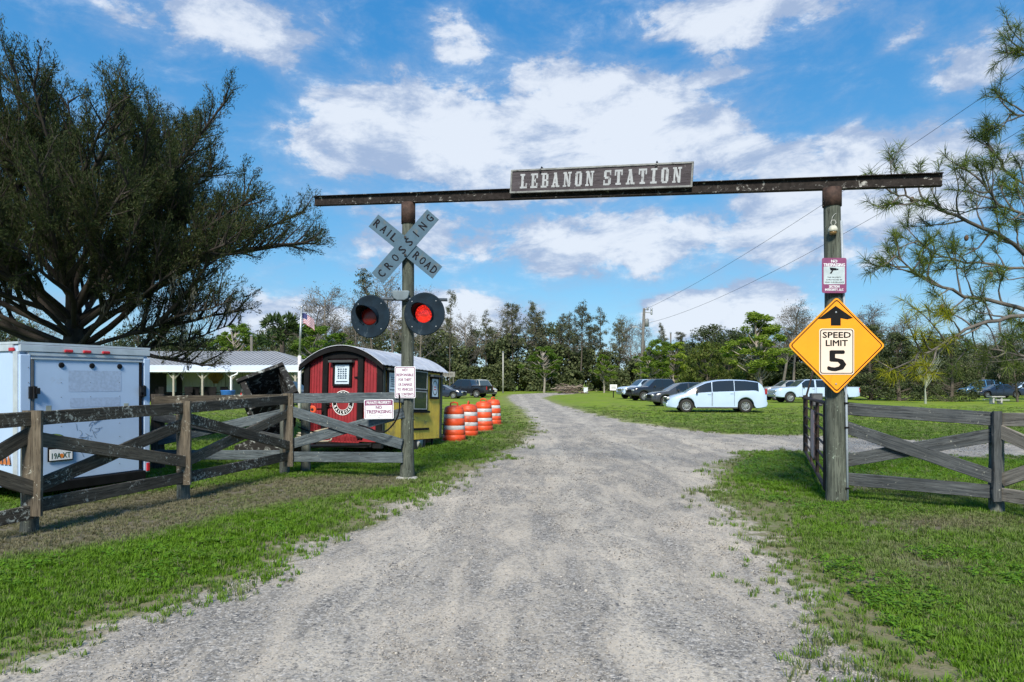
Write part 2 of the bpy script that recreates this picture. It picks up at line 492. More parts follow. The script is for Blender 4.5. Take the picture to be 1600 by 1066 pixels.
def ground_material():
    m, nt, b = new_mat('ground_mix'); L = nt.links
    pos = nt.nodes.new('ShaderNodeNewGeometry').outputs['Position']
    ar = nt.nodes.new('ShaderNodeAttribute'); ar.attribute_name = 'road'
    ad = nt.nodes.new('ShaderNodeAttribute'); ad.attribute_name = 'dead'
    ds = nt.nodes.new('ShaderNodeVectorMath'); ds.operation = 'LENGTH'; L.new(pos, ds.inputs[0])
    # edge of gravel, ragged
    e1 = noise_node(nt, pos, .9, 6, .65, .4); e2 = noise_node(nt, pos, 9, 4, .7)
    r = math_node(nt, 'ADD', ar.outputs['Fac'], math_node(nt, 'MULTIPLY', math_node(nt, 'SUBTRACT', e1, .5), 1.9))
    r = math_node(nt, 'ADD', r, math_node(nt, 'MULTIPLY', math_node(nt, 'SUBTRACT', e2, .5), .9))
    rm = maprange(nt, r, -.16, .16)
    # gravel
    streak = noise_node(nt, mapping(nt, pos, (1.5, .42, 1), (0, 0, R(10))), 1.7, 10, .72, .8)
    pat = noise_node(nt, mapping(nt, pos, (1, .7, 1)), .62, 9, .68, .5)
    v = nt.nodes.new('ShaderNodeTexVoronoi'); v.inputs['Scale'].default_value = 42; L.new(pos, v.inputs['Vector'])
    v2 = nt.nodes.new('ShaderNodeTexVoronoi'); v2.inputs['Scale'].default_value = 95; L.new(pos, v2.inputs['Vector'])
    vs = nt.nodes.new('ShaderNodeSeparateColor'); L.new(v.outputs['Color'], vs.inputs[0])
    vs2 = nt.nodes.new('ShaderNodeSeparateColor'); L.new(v2.outputs['Color'], vs2.inputs[0])
    sand = mixc(nt, maprange(nt, streak, .38, .62), (.165, .155, .140), (.43, .38, .312))
    ruts = noise_node(nt, mapping(nt, pos, (2.4, .10, 1), (0, 0, R(8))), 1.0, 4, .55, .35)
    sand = mixc(nt, maprange(nt, ruts, .52, .66, 0, .4), sand, (.17, .16, .15))
    trk = nt.nodes.new('ShaderNodeTexWave'); trk.wave_type = 'BANDS'; trk.bands_direction = 'X'; L.new(mapping(nt, pos, (1, .0, 1), (0, 0, R(7))), trk.inputs['Vector'])
    trk.inputs['Scale'].default_value = .16; trk.inputs['Distortion'].default_value = .6; trk.inputs['Detail'].default_value = 3
    sand = mixc(nt, math_node(nt, 'MULTIPLY', maprange(nt, trk.outputs['Fac'], .62, .95), maprange(nt, streak, .35, .6, .15, .55)), sand, (.58, .52, .43))
    sand = mixc(nt, maprange(nt, pat, .47, .66, 0, .8), sand, (.55, .48, .39))
    stone = mixc(nt, vs.outputs[0], (.05, .052, .058), (.50, .47, .43))
    stone_m = math_node(nt, 'MULTIPLY', maprange(nt, vs.outputs[1], .45, .6), maprange(nt, math_node(nt, 'ADD', streak, math_node(nt, 'MULTIPLY', pat, .5)), .95, .62))
    g = mixc(nt, math_node(nt, 'MULTIPLY', stone_m, .85), sand, stone)
    fine = mixc(nt, vs2.outputs[0], (.09, .09, .09), (.56, .52, .47))
    g = mixc(nt, maprange(nt, vs2.outputs[1], .5, .75, 0, .7), g, fine)
    # grass soil near, lawn far
    n1 = noise_node(nt, pos, 2.2, 7, .65); n2 = noise_node(nt, pos, .35, 5, .6, .3); n3 = noise_node(nt, pos, 26, 4, .7)
    dirt = mixc(nt, n3, (.09, .075, .055), (.22, .19, .15))
    gr = mixc(nt, n1, (.045, .095, .012), (.11, .17, .025))
    near = mixc(nt, maprange(nt, math_node(nt, 'ADD', n1, math_node(nt, 'MULTIPLY', n3, .4)), .55, .78), gr, dirt)
    straw = mixc(nt, n3, (.085, .075, .058), (.19, .17, .135))
    near = mixc(nt, math_node(nt, 'MULTIPLY', ad.outputs['Fac'], .9), near, straw)
    lawn = mixc(nt, maprange(nt, n2, .3, .7), (.085, .185, .008), (.18, .275, .014))
    ls = noise_node(nt, mapping(nt, pos, (1, 3.0, 1)), 1.1, 8, .75)
    lawn = mixc(nt, maprange(nt, ls, .42, .66, 0, .8), lawn, (.27, .30, .045))
    ls2 = noise_node(nt, mapping(nt, pos, (1, 2.5, 1), (0, 0, 0), (9, 9, 0)), .45, 6, .65)
    lawn = mixc(nt, maprange(nt, ls2, .48, .66, 0, .8), lawn, (.21, .19, .085))
    grass = mixc(nt, maprange(nt, ds.outputs[1], 12, 30), near, lawn)
    # worn strip beside the gravel
    wear = maprange(nt, math_node(nt, 'ADD', ar.outputs['Fac'], math_node(nt, 'MULTIPLY', math_node(nt, 'SUBTRACT', n1, .5), 1.6)), -1.6, .1, 0, .55)
    grass = mixc(nt, wear, grass, mixc(nt, n3, (.17, .17, .07), (.27, .24, .15)))
    L.new(mixc(nt, rm, grass, g), b.inputs['Base Color'])
    b.inputs['Roughness'].default_value = .93; b.inputs['Specular IOR Level'].default_value = .15
    h = math_node(nt, 'ADD', math_node(nt, 'MULTIPLY', math_node(nt, 'MULTIPLY', v.outputs['Distance'], -1.0), stone_m), math_node(nt, 'MULTIPLY', n3, .45))
    bump(nt, b, math_node(nt, 'ADD', h, streak), .5, .018)
    return m
M_GROUND = ground_material()
GROUND = build_ground()

# ------------------------------------------------------------------ scatter (grass tufts, stones)
def inst_mat(name, a, b_, dry, rough=.7, trans=0.0, stone=False):
    m, nt, b = new_mat(name); L = nt.links
    at_ = nt.nodes.new('ShaderNodeAttribute'); at_.attribute_type = 'INSTANCER'; at_.attribute_name = 'dry'
    geo = nt.nodes.new('ShaderNodeNewGeometry'); oi = nt.nodes.new('ShaderNodeObjectInfo')
    c = mixc(nt, geo.outputs['Random Per Island'] if not stone else oi.outputs['Random'], a, b_)
    c = mixc(nt, at_.outputs['Fac'], c, dry)
    L.new(c, b.inputs['Base Color']); b.inputs['Roughness'].default_value = rough; b.inputs['Specular IOR Level'].default_value = .2
    if trans:
        t = nt.nodes.new('ShaderNodeBsdfTranslucent'); L.new(mixc(nt, 1.0, c, (1, 1, .5), 'MULTIPLY'), t.inputs[0])
        mx = nt.nodes.new('ShaderNodeMixShader'); mx.inputs[0].default_value = trans
        L.new(b.outputs[0], mx.inputs[1]); L.new(t.outputs[0], mx.inputs[2]); L.new(mx.outputs[0], nt.nodes['Material Output'].inputs[0])
    return m
def make_scatter(name, P, rot, scl, dry, meshes, mat):
    coll = bpy.data.collections.new(name + '_kinds')
    for i, me in enumerate(meshes):
        me.materials.append(mat); o = bpy.data.objects.new('%s_kind' % name, me); coll.objects.link(o)
    me = bpy.data.meshes.new(name); me.vertices.add(len(P)); me.vertices.foreach_set('co', np.asarray(P, np.float32).ravel())
    for nm, arr, ty in (('rot', rot, 'FLOAT_VECTOR'), ('scl', scl, 'FLOAT_VECTOR'), ('dry', dry, 'FLOAT')):
        a = me.attributes.new(nm, ty, 'POINT'); a.data.foreach_set('vector' if ty != 'FLOAT' else 'value', np.asarray(arr, np.float32).ravel())
    idx = np.random.default_rng(3).integers(0, len(meshes), len(P)).astype(np.int32)
    a = me.attributes.new('idx', 'INT', 'POINT'); a.data.foreach_set('value', idx)
    o = link(name, me); tag(o, kind='stuff')
    ng = bpy.data.node_groups.new(name, 'GeometryNodeTree')
    ng.interface.new_socket('Geometry', in_out='INPUT', socket_type='NodeSocketGeometry')
    ng.interface.new_socket('Geometry', in_out='OUTPUT', socket_type='NodeSocketGeometry')
    gi = ng.nodes.new('NodeGroupInput'); go = ng.nodes.new('NodeGroupOutput')
    ip = ng.nodes.new('GeometryNodeInstanceOnPoints'); ci = ng.nodes.new('GeometryNodeCollectionInfo')
    ci.inputs['Collection'].default_value = coll; ci.inputs['Separate Children'].default_value = True; ci.inputs['Reset Children'].default_value = True
    def na(n, t):
        x = ng.nodes.new('GeometryNodeInputNamedAttribute'); x.data_type = t; x.inputs[0].default_value = n; return x.outputs[0]
    L = ng.links
    L.new(gi.outputs[0], ip.inputs['Points']); L.new(ci.outputs[0], ip.inputs['Instance'])
    ip.inputs['Pick Instance'].default_value = True
    L.new(na('idx', 'INT'), ip.inputs['Instance Index']); L.new(na('rot', 'FLOAT_VECTOR'), ip.inputs['Rotation']); L.new(na('scl', 'FLOAT_VECTOR'), ip.inputs['Scale'])
    L.new(ip.outputs[0], go.inputs[0])
    md = o.modifiers.new('scatter', 'NODES'); md.node_group = ng
    return o
def tuft(seed, n=14, h=.06, spread=.045, w=.0035, lean=.6):
    r = np.random.default_rng(seed); V = []; Fc = []
    for i in range(n):
        a = r.uniform(0, 6.283); rr = spread * math.sqrt(r.uniform()); x, y = rr * math.cos(a), rr * math.sin(a)
        d = a + r.normal(0, .8); hh = h * r.uniform(.55, 1.25); l = lean * hh * r.uniform(.2, 1.3); ww = w * r.uniform(.7, 1.3)
        px, py = -math.sin(d) * ww, math.cos(d) * ww; b = len(V)
        V += [(x - px, y - py, -.01), (x + px, y + py, -.01), (x + px * .9 + math.cos(d) * l * .35, y + py * .9 + math.sin(d) * l * .35, hh * .6),
              (x - px * .9 + math.cos(d) * l * .35, y - py * .9 + math.sin(d) * l * .35, hh * .6), (x + math.cos(d) * l, y + math.sin(d) * l, hh * .93)]
        Fc += [(b, b + 1, b + 2), (b, b + 2, b + 3), (b + 3, b + 2, b + 4)]
    return fastmesh('tuft', np.array(V), np.array(Fc))
def broadleaf(seed, n=16, h=.06, spread=.07, s=.018):
    r = np.random.default_rng(seed); V = []; Fc = []
    for i in range(n):
        a = r.uniform(0, 6.283); rr = spread * math.sqrt(r.uniform()); x, y = rr * math.cos(a), rr * math.sin(a); z = h * r.uniform(.3, 1)
        d = r.uniform(0, 6.283); ss = s * r.uniform(.6, 1.3); t = r.uniform(-.5, .5); b = len(V)
        for k, (u, v) in enumerate(((-1, 0), (0, -.6), (1, 0), (0, .6))):
            V.append((x + ss * (u * math.cos(d) - v * math.sin(d)), y + ss * (u * math.sin(d) + v * math.cos(d)), z + ss * u * t))
        Fc += [(b, b + 1, b + 2), (b, b + 2, b + 3)]
    return fastmesh('weed', np.array(V), np.array(Fc))
def stone(seed):
    import bmesh
    bm = bmesh.new(); bmesh.ops.create_icosphere(bm, subdivisions=1, radius=1); r = random.Random(seed)
    for v in bm.verts: v.co *= r.uniform(.65, 1.15); v.co.z *= .6
    me = bpy.data.meshes.new('stone'); bm.to_mesh(me); bm.free(); return me

def scatter_all():
    rng = np.random.default_rng(11)
    def sample(y0, y1, dens, edge=1.06, pad=1.2):
        n = int(dens * ((edge * .79 * (y0 + y1) / 2 + pad) * 2) * (y1 - y0) * 1.0)
        y = rng.uniform(y0, y1, n * 2); hw = edge * .79 * y + pad; hmax = edge * .79 * y1 + pad
        x = rng.uniform(-hmax, hmax, n * 2); k = np.abs(x) < hw
        return x[k], y[k]
    PX, PY, SC_, DR = [], [], [], []
    for y0, y1, dens, s in ((2.6, 6, 620, .85), (6, 10, 420, 1.0), (10, 16, 240, 1.25), (16, 26, 85, 1.9), (26, 48, 22, 2.6)):
        x, y = sample(y0, y1, dens)
        sd_ = sdf(x, y) * np.where((x > 0) & (y < 10), .82, 1.0); e = (fbm(x * .9, y * .9, 4, 21) - .5) * 1.9 * np.clip(y / 9, .4, 1)
        g = sd_ + e * .8; fade = np.clip((52 - y) / 30, 0, 1)
        p = np.where(g < -.45, 1.0, np.where(g < .35, .38 * (1 - (g + .45) / .8) + .02, 0.0))
        bare = fbm(x * 1.3, y * 1.3, 4, 31)
        p *= np.where(x > 0, np.clip(1.0 - (bare - .50) * 5, .35, 1), 1.0)
        dm = dead_mask(x, y); p *= (1 - .35 * dm) * fade
        k = rng.uniform(size=len(x)) < p
        x, y, dm, g, bare = x[k], y[k], dm[k], g[k], bare[k]
        dry = np.clip(dm * 1.1 + (fbm(x * .8, y * .8, 3, 41) - .5) * .9 + rng.normal(0, .16, len(x)) + .02 + np.clip(g + .9, 0, 1) * .25 + np.where((x > 0) & (y < 12), .03 + np.clip(bare - .48, 0, 1) * 1.6, 0), 0, 1)
        dry = np.clip(dry + np.clip((y - 11) / 60, 0, .30), 0, 1)
        dry = np.where(rng.uniform(size=len(x)) < .07, np.maximum(dry, .75), dry)
        PX.append(x); PY.append(y); DR.append(dry); SC_.append(s * rng.uniform(.6, 1.25, len(x)) * (1 - .3 * dm))
    x, y, s, dry = map(np.concatenate, (PX, PY, SC_, DR)); n = len(x)
    P = np.stack([x, y, ground_z(x, y)], 1); rot = np.stack([rng.normal(0, .1, n), rng.normal(0, .1, n), rng.uniform(0, 6.28, n)], 1)
    hz = np.where(y > 14, .62 * np.clip((54 - y) / 40, .12, 1), .8)
    scl = np.stack([s, s, s * rng.uniform(.7, 1.1, n) * hz], 1)
    o = make_scatter('grass', P, rot, scl, dry, [tuft(i, 16) for i in range(5)], inst_mat('grass_blade', (.050, .130, .010), (.15, .285, .020), (.22, .205, .135), .6, .4))
    tag(o, 'short green and straw coloured grass along both road verges', 'grass')
    # broad leaved weeds, brighter clumps
    x, y = sample(4, 15, 110)
    sd_ = sdf(x, y); w = fbm(x * .7 + 5, y * .7, 3, 51)
    k = (sd_ < -.35) & (w > .56) & (dead_mask(x, y) < .3) & (rng.uniform(size=len(x)) < np.where(x > 0, .9, .45)); x, y = x[k], y[k]; n = len(x)
    P = np.stack([x, y, ground_z(x, y)], 1); s = rng.uniform(.6, 1.2, n)
    o = make_scatter('broadleaf_weeds', P, np.stack([0 * x, 0 * x, rng.uniform(0, 6.28, n)], 1), np.stack([s, s, s], 1), rng.uniform(0, .25, n),
                     [broadleaf(i + 50) for i in range(4)], inst_mat('weed_leaf', (.06, .18, .010), (.15, .31, .02), (.22, .26, .05), .5, .35))
    tag(o, 'bright green low broadleaf weeds in clumps in the grass', 'weeds')
    # loose stones
    PX, PY, SS = [], [], []
    for y0, y1, dens, a, b in ((2.6, 5, 2000, .003, .016), (5, 9, 900, .005, .020), (9, 16, 220, .009, .024), (16, 26, 55, .013, .03)):
        x, y = sample(y0, y1, dens)
        sd_ = sdf(x, y) + (fbm(x * .9, y * .9, 4, 21) - .5) * 1.4
        st = fbm(x * 1.6 + y * .25, y * .4, 4, 61)
        p = np.where(sd_ > 0, np.clip((st - .38) * 3.2, .10, 1), np.clip(.3 + sd_ * .5, 0, .3))
        k = rng.uniform(size=len(x)) < p; x, y = x[k], y[k]
        PX.append(x); PY.append(y); SS.append(a + (b - a) * rng.beta(1.1, 4.5, len(x)))
    x, y, s = map(np.concatenate, (PX, PY, SS)); n = len(x)
    P = np.stack([x, y, ground_z(x, y) - .012 + s * .25 + (fbm(x * 1.3, y * .5, 3, 9) - .5) * .03 * (sdf(x, y) > 0)], 1)
    o = make_scatter('gravel', P, rng.uniform(0, 6.28, (n, 3)) * np.array([.15, .15, 1]), np.stack([s, s * rng.uniform(.6, 1, n), s * .8], 1), rng.beta(1, 3, n) * .9,
                     [stone(i) for i in range(6)], inst_mat('gravel_stone', (.06, .063, .072), (.32, .30, .28), (.56, .52, .46), .85, 0, True))
    tag(o, 'loose grey and pale limestone gravel on the drive', 'gravel')
    # fallen leaves / litter on the dead strip
    print('scatter', n)
scatter_all()
# ------------------------------------------------------------------ shared materials
W_DARK = wood('lichened_dark_board', (.040, .035, .027), (.115, .100, .078), lichen=1.2, darkamt=.6)
W_MID = wood('brown_grey_board', (.085, .070, .052), (.175, .150, .115), lichen=.7, darkamt=.5)
W_BLUE = wood('grey_board', (.055, .075, .090), (.15, .18, .20), lichen=.2, darkamt=.45)
W_SLATE = wood('slate_grey_board', (.040, .048, .056), (.115, .125, .13), lichen=.1, darkamt=.5)
W_PALE = wood('pale_bleached_board', (.15, .14, .125), (.30, .28, .25), lichen=.1, darkamt=.3)
POSTW = wood('round_post_wood', (.075, .085, .075), (.16, .175, .16), lichen=.5, lich_col=(.30, .34, .26), darkamt=.45, vertical=True)
POSTW2 = wood('green_round_post_wood', (.058, .070, .058), (.135, .150, .125), lichen=.45, lich_col=(.33, .40, .33), darkamt=.4, vertical=True)
RUST = simple('dark_rusty_steel', (.045, .030, .024), .75, .3, .4, 9, (.30, .29, .27), .02, .4)
RUST2 = simple('brown_rusty_steel', (.052, .030, .023), .8, .2, .45, 14, (.03, .02, .018), .08, .4)
BLACK = simple('black_paint', (.008, .008, .009), .7, 0, .3, 6, spec=.15)
BLACKM = simple('black_steel', (.015, .015, .017), .5, .4, .3, 12, (.08, .06, .05), .05, .2)
WHITE = simple('white_paint', (.78, .79, .80), .45, 0, .04, 3, (.45, .44, .40), .0)
WHITEP = simple('white_painted_metal', (.66, .71, .78), .35, 0, .05, 2.0, (.42, .46, .50), .06, .0)
SIGNW = simple('white_sign_face', (.70, .73, .78), .4, 0, .05, 5, (.45, .46, .5), .02)
MAROON = simple('maroon_sign_ink', (.20, .05, .13), .45, 0, .12, 12)
INK = simple('dark_sign_ink', (.010, .010, .014), .8, 0, .2, 10, spec=.1)
SIGNBK = simple('sign_back_aluminium', (.42, .43, .44), .4, .7, .1)
STEEL = simple('galvanised_steel', (.38, .40, .42), .45, .7, .15, 8)
RUBBER = simple('black_rubber', (.018, .018, .018), .85, 0, .2)
PVC = simple('grey_pvc_pipe', (.33, .38, .44), .5, 0, .1)

def plank(name, p0, p1, w, t, mat, parent, face=Vector((0, -1, 0)), seg=10, seed=0, warp=.004):
    """board from p0 to p1 (centre line), width w across, thickness t along the face normal"""
    p0, p1 = Vector(p0), Vector(p1); ax = (p1 - p0); L = ax.length; ax.normalize()
    n = (face - ax * face.dot(ax)).normalized(); up = n.cross(ax)
    if up.z < 0 or (abs(up.z) < .2 and up.y < 0): up = -up
    M = Matrix((( ax.x, n.x, up.x, p0.x), (ax.y, n.y, up.y, p0.y), (ax.z, n.z, up.z, p0.z), (0, 0, 0, 1)))
    r = random.Random(seed or hash((round(p0.x, 2), round(p1.z, 2))) % 9999); vs = []; fs = []
    ph = r.uniform(0, 6); cut0, cut1 = r.uniform(-.006, .006), r.uniform(-.006, .006)
    for i in range(seg + 1):
        x = L * i / seg; b = warp * math.sin(ph + 4 * i / seg); e = [r.uniform(-.003, .003) for _ in range(4)]
        bev = min(.005, t * .2); hw = w / 2; ht = t / 2
        xx = x + (cut0 if i == 0 else cut1 if i == seg else 0)
        for (yy, zz) in ((-ht, -hw + bev + e[0]), (-ht + bev, -hw + e[0]), (ht - bev, -hw + e[1]), (ht, -hw + bev + e[1]),
                         (ht, hw - bev + e[2]), (ht - bev, hw + e[2]), (-ht + bev, hw + e[3]), (-ht, hw - bev + e[3])):
            vs.append((xx, yy + b, zz))
    for i in range(seg):
        for j in range(8):
            j2 = (j + 1) % 8; fs.append((i * 8 + j, i * 8 + j2, i * 8 + 8 + j2, i * 8 + 8 + j))
    fs.append(tuple(range(8))); fs.append(tuple(seg * 8 + j for j in range(7, -1, -1)))
    mb = MB(); mb.v = vs; mb.f = fs; mb.m = [0] * len(fs)
    o = link(name, mb.mesh(name), mat, parent, True, M)
    if name in ('rail', 'cross_brace') and parent is not None:
        nm_ = MB()
        for xx in (.06, L - .06):
            for zz in (-w * .25, w * .25): nm_.lathe([(.006, 0), (.005, -.004), (0, -.004)], 6, (xx, -t / 2 - .001, zz), 'Y')
        tag(link('nail_heads', nm_.mesh('nail_heads'), RUST, o), kind='stuff')
    return o

def round_post(name, base, top, r0, r1, mat, parent, k=18, seed=1, flare=.02):
    base, top = Vector(base), Vector(top); mb = MB(); n = 16; rn = random.Random(seed)
    d = top - base; b = 0
    for i in range(n + 1):
        t = i / n; p = base + d * t; rr = r0 + (r1 - r0) * t + flare * math.exp(-t * 22)
        for j in range(k):
            a = 6.2832 * j / k; q = rr * (1 + .03 * math.sin(3 * a + i * .7 + seed) + rn.uniform(-.012, .012))
            mb.v.append((p.x - base.x + q * math.cos(a), p.y - base.y + q * math.sin(a), p.z - base.z))
    for i in range(n):
        for j in range(k):
            j2 = (j + 1) % k; mb.f.append((i * k + j, i * k + j2, (i + 1) * k + j2, (i + 1) * k + j)); mb.m.append(0)
    mb.f.append(tuple(n * k + j for j in range(k))); mb.m.append(0)
    return link(name, mb.mesh(name, True), mat, parent, True, Matrix.Translation(base))

def fence_post(parent, x_px, top_y, d, board=True, wmat=W_DARK, pm=POSTW, bw=.19, below=.30, boff=-.12, seed=1, roff=0.0, bot=None, face=Vector((0, -1, 0))):
    X = (x_px - 800) / F * d; top = CH - (top_y - HZ) / F * d
    round_post('post', (X + roff, d + .12, -.1), (X + roff, d + .12, top - .05), .085, .08, pm, parent, 14, seed)
    if board:
        z0 = below if bot is None else bot
        plank('face_board', (X, d - .05, z0), (X, d - .05, top), bw, .045, wmat, parent, face, 10, seed)
    return Vector((X, d, 0)), top

def span(parent, A, B, tops, bots, hw, mats, side=Vector((0, -1, 0)), xhi=(0, 0), xlo=(0, 0), order=0, t=.045):
    """top rail, bottom rail and a crossed pair between posts A and B; tops/bots are the rails' top edges at A and B"""
    A, B = Vector(A), Vector(B)
    along = (B - A).normalized(); n = Vector((along.y, -along.x, 0))
    if n.dot(side) < 0: n = -n
    def P(Q, z, off): return Vector((Q.x, Q.y, z)) + n * off
    plank('rail', P(A, tops[0] - hw, .0), P(B, tops[1] - hw, .0), hw * 2, t, mats[0], parent, n)
    plank('rail', P(A, bots[0] - hw, .0), P(B, bots[1] - hw, .0), hw * 2, t, mats[3], parent, n)
    o1, o2 = (.028, -.028)
    plank('cross_brace', P(A, xhi[0], o1), P(B, xlo[1], o1), hw * 2, t, mats[1], parent, n)
    plank('cross_brace', P(A, xlo[0], o2), P(B, xhi[1], o2), hw * 2, t, mats[2], parent, n)

def zat(y, d): return CH - (y - HZ) / F * d

# left fence --------------------------------------------------------------
def left_fence():
    t = thing('wooden_fence', 'weathered dark board fence with crossed braces in front of the blue white trailer', 'fence', (-4.6, 9.3, 0))
    p0 = Vector(((-150 - 800) / F * 6.1, 6.1, 0))
    p1, z1 = fence_post(t, 56, 641, 7.2, True, W_MID, seed=3, roff=-.15, bot=zat(805, 7.2), bw=.20)
    p2, z2 = fence_post(t, 290, 627, 9.3, True, W_MID, seed=5, roff=-.09, bot=zat(757, 9.3), bw=.19)
    p3, z3 = fence_post(t, 452, 615, 11.85, True, W_MID, seed=7, roff=-.12, bot=zat(728, 11.85), bw=.17)
    span(t, p0, p1, (1.27, 1.30), (.29, .32), .075, (W_DARK, W_MID, W_DARK, W_DARK), xhi=(1.0, 1.08), xlo=(.45, .47))
    span(t, p1, p2, (zat(643, 7.2), zat(629, 9.3)), (zat(779, 7.2), zat(737, 9.3)), .074, (W_DARK, W_MID, W_DARK, W_DARK),
         xhi=(zat(686, 7.2), zat(662, 9.3)), xlo=(zat(762, 7.2), zat(722, 9.3)))
    span(t, p2, p3, (zat(629, 9.3), zat(618, 11.85)), (zat(738, 9.3), zat(706, 11.85)), .074, (W_DARK, W_DARK, W_MID, W_DARK),
         xhi=(zat(654, 9.3), zat(646, 11.85)), xlo=(zat(723, 9.3), zat(697, 11.85)))
    p4 = Vector(((630 - 800) / F * 11.28, 11.28, 0))
    span(t, p3 + Vector((.06, 0, 0)), p4, (zat(615, 11.85), zat(613, 11.3)), (zat(706, 11.85), zat(707, 11.3)), .085, (W_BLUE, W_BLUE, W_BLUE, W_BLUE),
         xhi=(zat(643, 11.85), zat(645, 11.3)), xlo=(zat(693, 11.85), zat(694, 11.3)))
    # second post just behind the corner one
    round_post('post', (-3.70, 12.25, -.1), (-3.70, 12.25, 1.3), .085, .08, POSTW, t, 14, 9)
    t2 = thing('wooden_fence', 'grey board fence run behind the dark fence, leading back past the trailer', 'fence', (-5.4, 13, 0))
    q0 = Vector(((242 - 800) / F * 12.4, 12.4, 0)); q1 = Vector((-3.9, 12.15, 0))
    round_post('post', (q0.x, q0.y + .1, -.1), (q0.x, q0.y + .1, zat(616, 12.4)), .12, .11, wood('dark_post_wood', (.03, .026, .022), (.07, .06, .05), .3, vertical=True), t2, 14, 11)
    span(t2, q0, q1, (zat(619, 12.4), zat(616, 12.15)), (zat(703, 12.4), zat(704, 12.15)), .085, (W_DARK, W_SLATE, W_BLUE, W_BLUE),
         xhi=(zat(650, 12.4), zat(643, 12.15)), xlo=(zat(690, 12.4), zat(690, 12.15)))
left_fence()

def right_fence():
    t = thing('wooden_fence', 'slate grey crossed board fence right of the diamond sign, ending in pale new boards', 'fence', (6, 8.5, 0))
    A = Vector(((1318 - 800) / F * 9.2, 9.2, 0)); d = 8.33; B = Vector(((1553 - 800) / F * d, d, 0))
    z = lambda y, q: zat(y, q)
    span(t, A, B, (z(629, 9.2), z(644, d)), (z(738, 9.2), z(758, d)), .083, (W_SLATE, W_SLATE, W_SLATE, W_SLATE),
         xhi=(z(666, 9.2), z(680, d)), xlo=(z(721, 9.2), z(745, d)))
    round_post('post', (B.x + .10, B.y + .10, -.1), (B.x + .10, B.y + .10, z(662, d)), .085, .08, POSTW, t, 14, 21)
    plank('face_board', (B.x, B.y - .05, z(783, d)), (B.x, B.y - .05, z(643, d)), .10, .05, W_SLATE, t, Vector((0, -1, 0)), 8, 5)
    d2 = 7.0; C = Vector(((1770 - 800) / F * d2, d2, 0))
    span(t, B + Vector((.07, -.02, 0)), C, (z(645, d), 1.28), (z(762, d), .33), .08, (W_PALE, W_PALE, W_PALE, W_PALE), xhi=(z(673, d), 1.05), xlo=(z(750, d), .5))
    round_post('post', (C.x, C.y + .1, -.1), (C.x, C.y + .1, 1.2), .085, .08, POSTW, t, 14, 22)
right_fence()

# gateway -----------------------------------------------------------------
LP = Vector(((636 - 800) / F * 11.4, 11.4, 0)); RP = Vector(((1307 - 800) / F * 9.2, 9.2, 0))
def gateway():
    t = thing('entrance_gateway', 'tall gateway of two round posts carrying a rusty steel beam over the drive', 'gateway', (1.3, 10.3, 0))
    zl, zr = zat(312, 11.4), zat(290, 9.2)
    ltop = Vector(((638 - 800) / F * 11.4, 11.4, zl - .12)); rtop = Vector(((1300 - 800) / F * 9.2, 9.2, zr - .10))
    round_post('post', LP - Vector((0, 0, .1)), ltop, .108, .098, POSTW2, t, 22, 31, .03)
    round_post('post', RP - Vector((0, 0, .1)), rtop, .130, .105, POSTW2, t, 22, 33, .02)
    for P, T, yy, d in ((LP, ltop, 350, 11.4), (RP, rtop, 323, 9.2)):
        z0 = zat(yy, d); mb = MB(); r = .118 if d > 10 else .122
        mb.tube([(T.x, T.y, z0), (T.x, T.y, T.z + .06)], r, 20)
        link('steel_collar', mb.mesh('steel_collar', True), RUST2, t, True)
    # concrete pad
    mb = MB(); mb.lathe([(.20, .0), (.18, .03), (.12, .05)], 12, (LP.x, LP.y, -.01)); link('footing', mb.mesh('footing'), simple('footing_concrete', (.34, .34, .33), .9, 0, .2), t, True)
    # channel beam
    d = (rtop - ltop); 
    def along(s): return Vector((ltop.x + (RP.x - LP.x) * s, 11.4 + (9.2 - 11.4) * s, zat(309.5, 11.4) + (zat(286.5, 9.2) - zat(309.5, 11.4)) * s))
    a, b = along(-.285), along(1.187); ax = (b - a).normalized(); n = Vector((ax.y, -ax.x, 0)).normalized()
    if n.y > 0: n = -n
    up = ax.cross(n)
    if up.z < 0: up = -up
    mb = MB(); L = (b - a).length; h = .082; dp = .055; w = .009
    prof = [(-dp, -h), (dp, -h), (dp, -h + w), (w / 2, -h + w), (w / 2, h - w), (dp, h - w), (dp, h), (-dp, h), (-dp, h - w), (-w / 2, h - w), (-w / 2, -h + w), (-dp, -h + w)]
    for x in (0, L):
        for (y, z) in prof: mb.v.append(tuple(a + ax * x + n * y + up * z))
    k = len(prof)
    for i in range(k): mb.f.append((i, (i + 1) % k, k + (i + 1) % k, k + i)); mb.m.append(0)
    mb.f.append(tuple(range(k))); mb.f.append(tuple(range(2 * k - 1, k - 1, -1))); mb.m += [0, 0]
    beam_m = simple('flaking_dark_beam_paint', (.022, .018, .017), .8, .1, .4, 16, (.50, .50, .48), .055, .4, spec=.2)
    link('beam', mb.mesh('beam'), beam_m, t, True)
    return along, ax, n, up
BEAM, BAX, BN, BUP = gateway()
def frame_M(o, ax, n, up):
    """matrix with local x=ax, local -y = n (towards the viewer), z=up"""
    return Matrix(((ax.x, -n.x, up.x, o.x), (ax.y, -n.y, up.y, o.y), (ax.z, -n.z, up.z, o.z), (0, 0, 0, 1)))
def placed(t, M):
    loc, rot, sc = M.decompose(); t.location = loc; t.rotation_euler = rot.to_euler(); return t

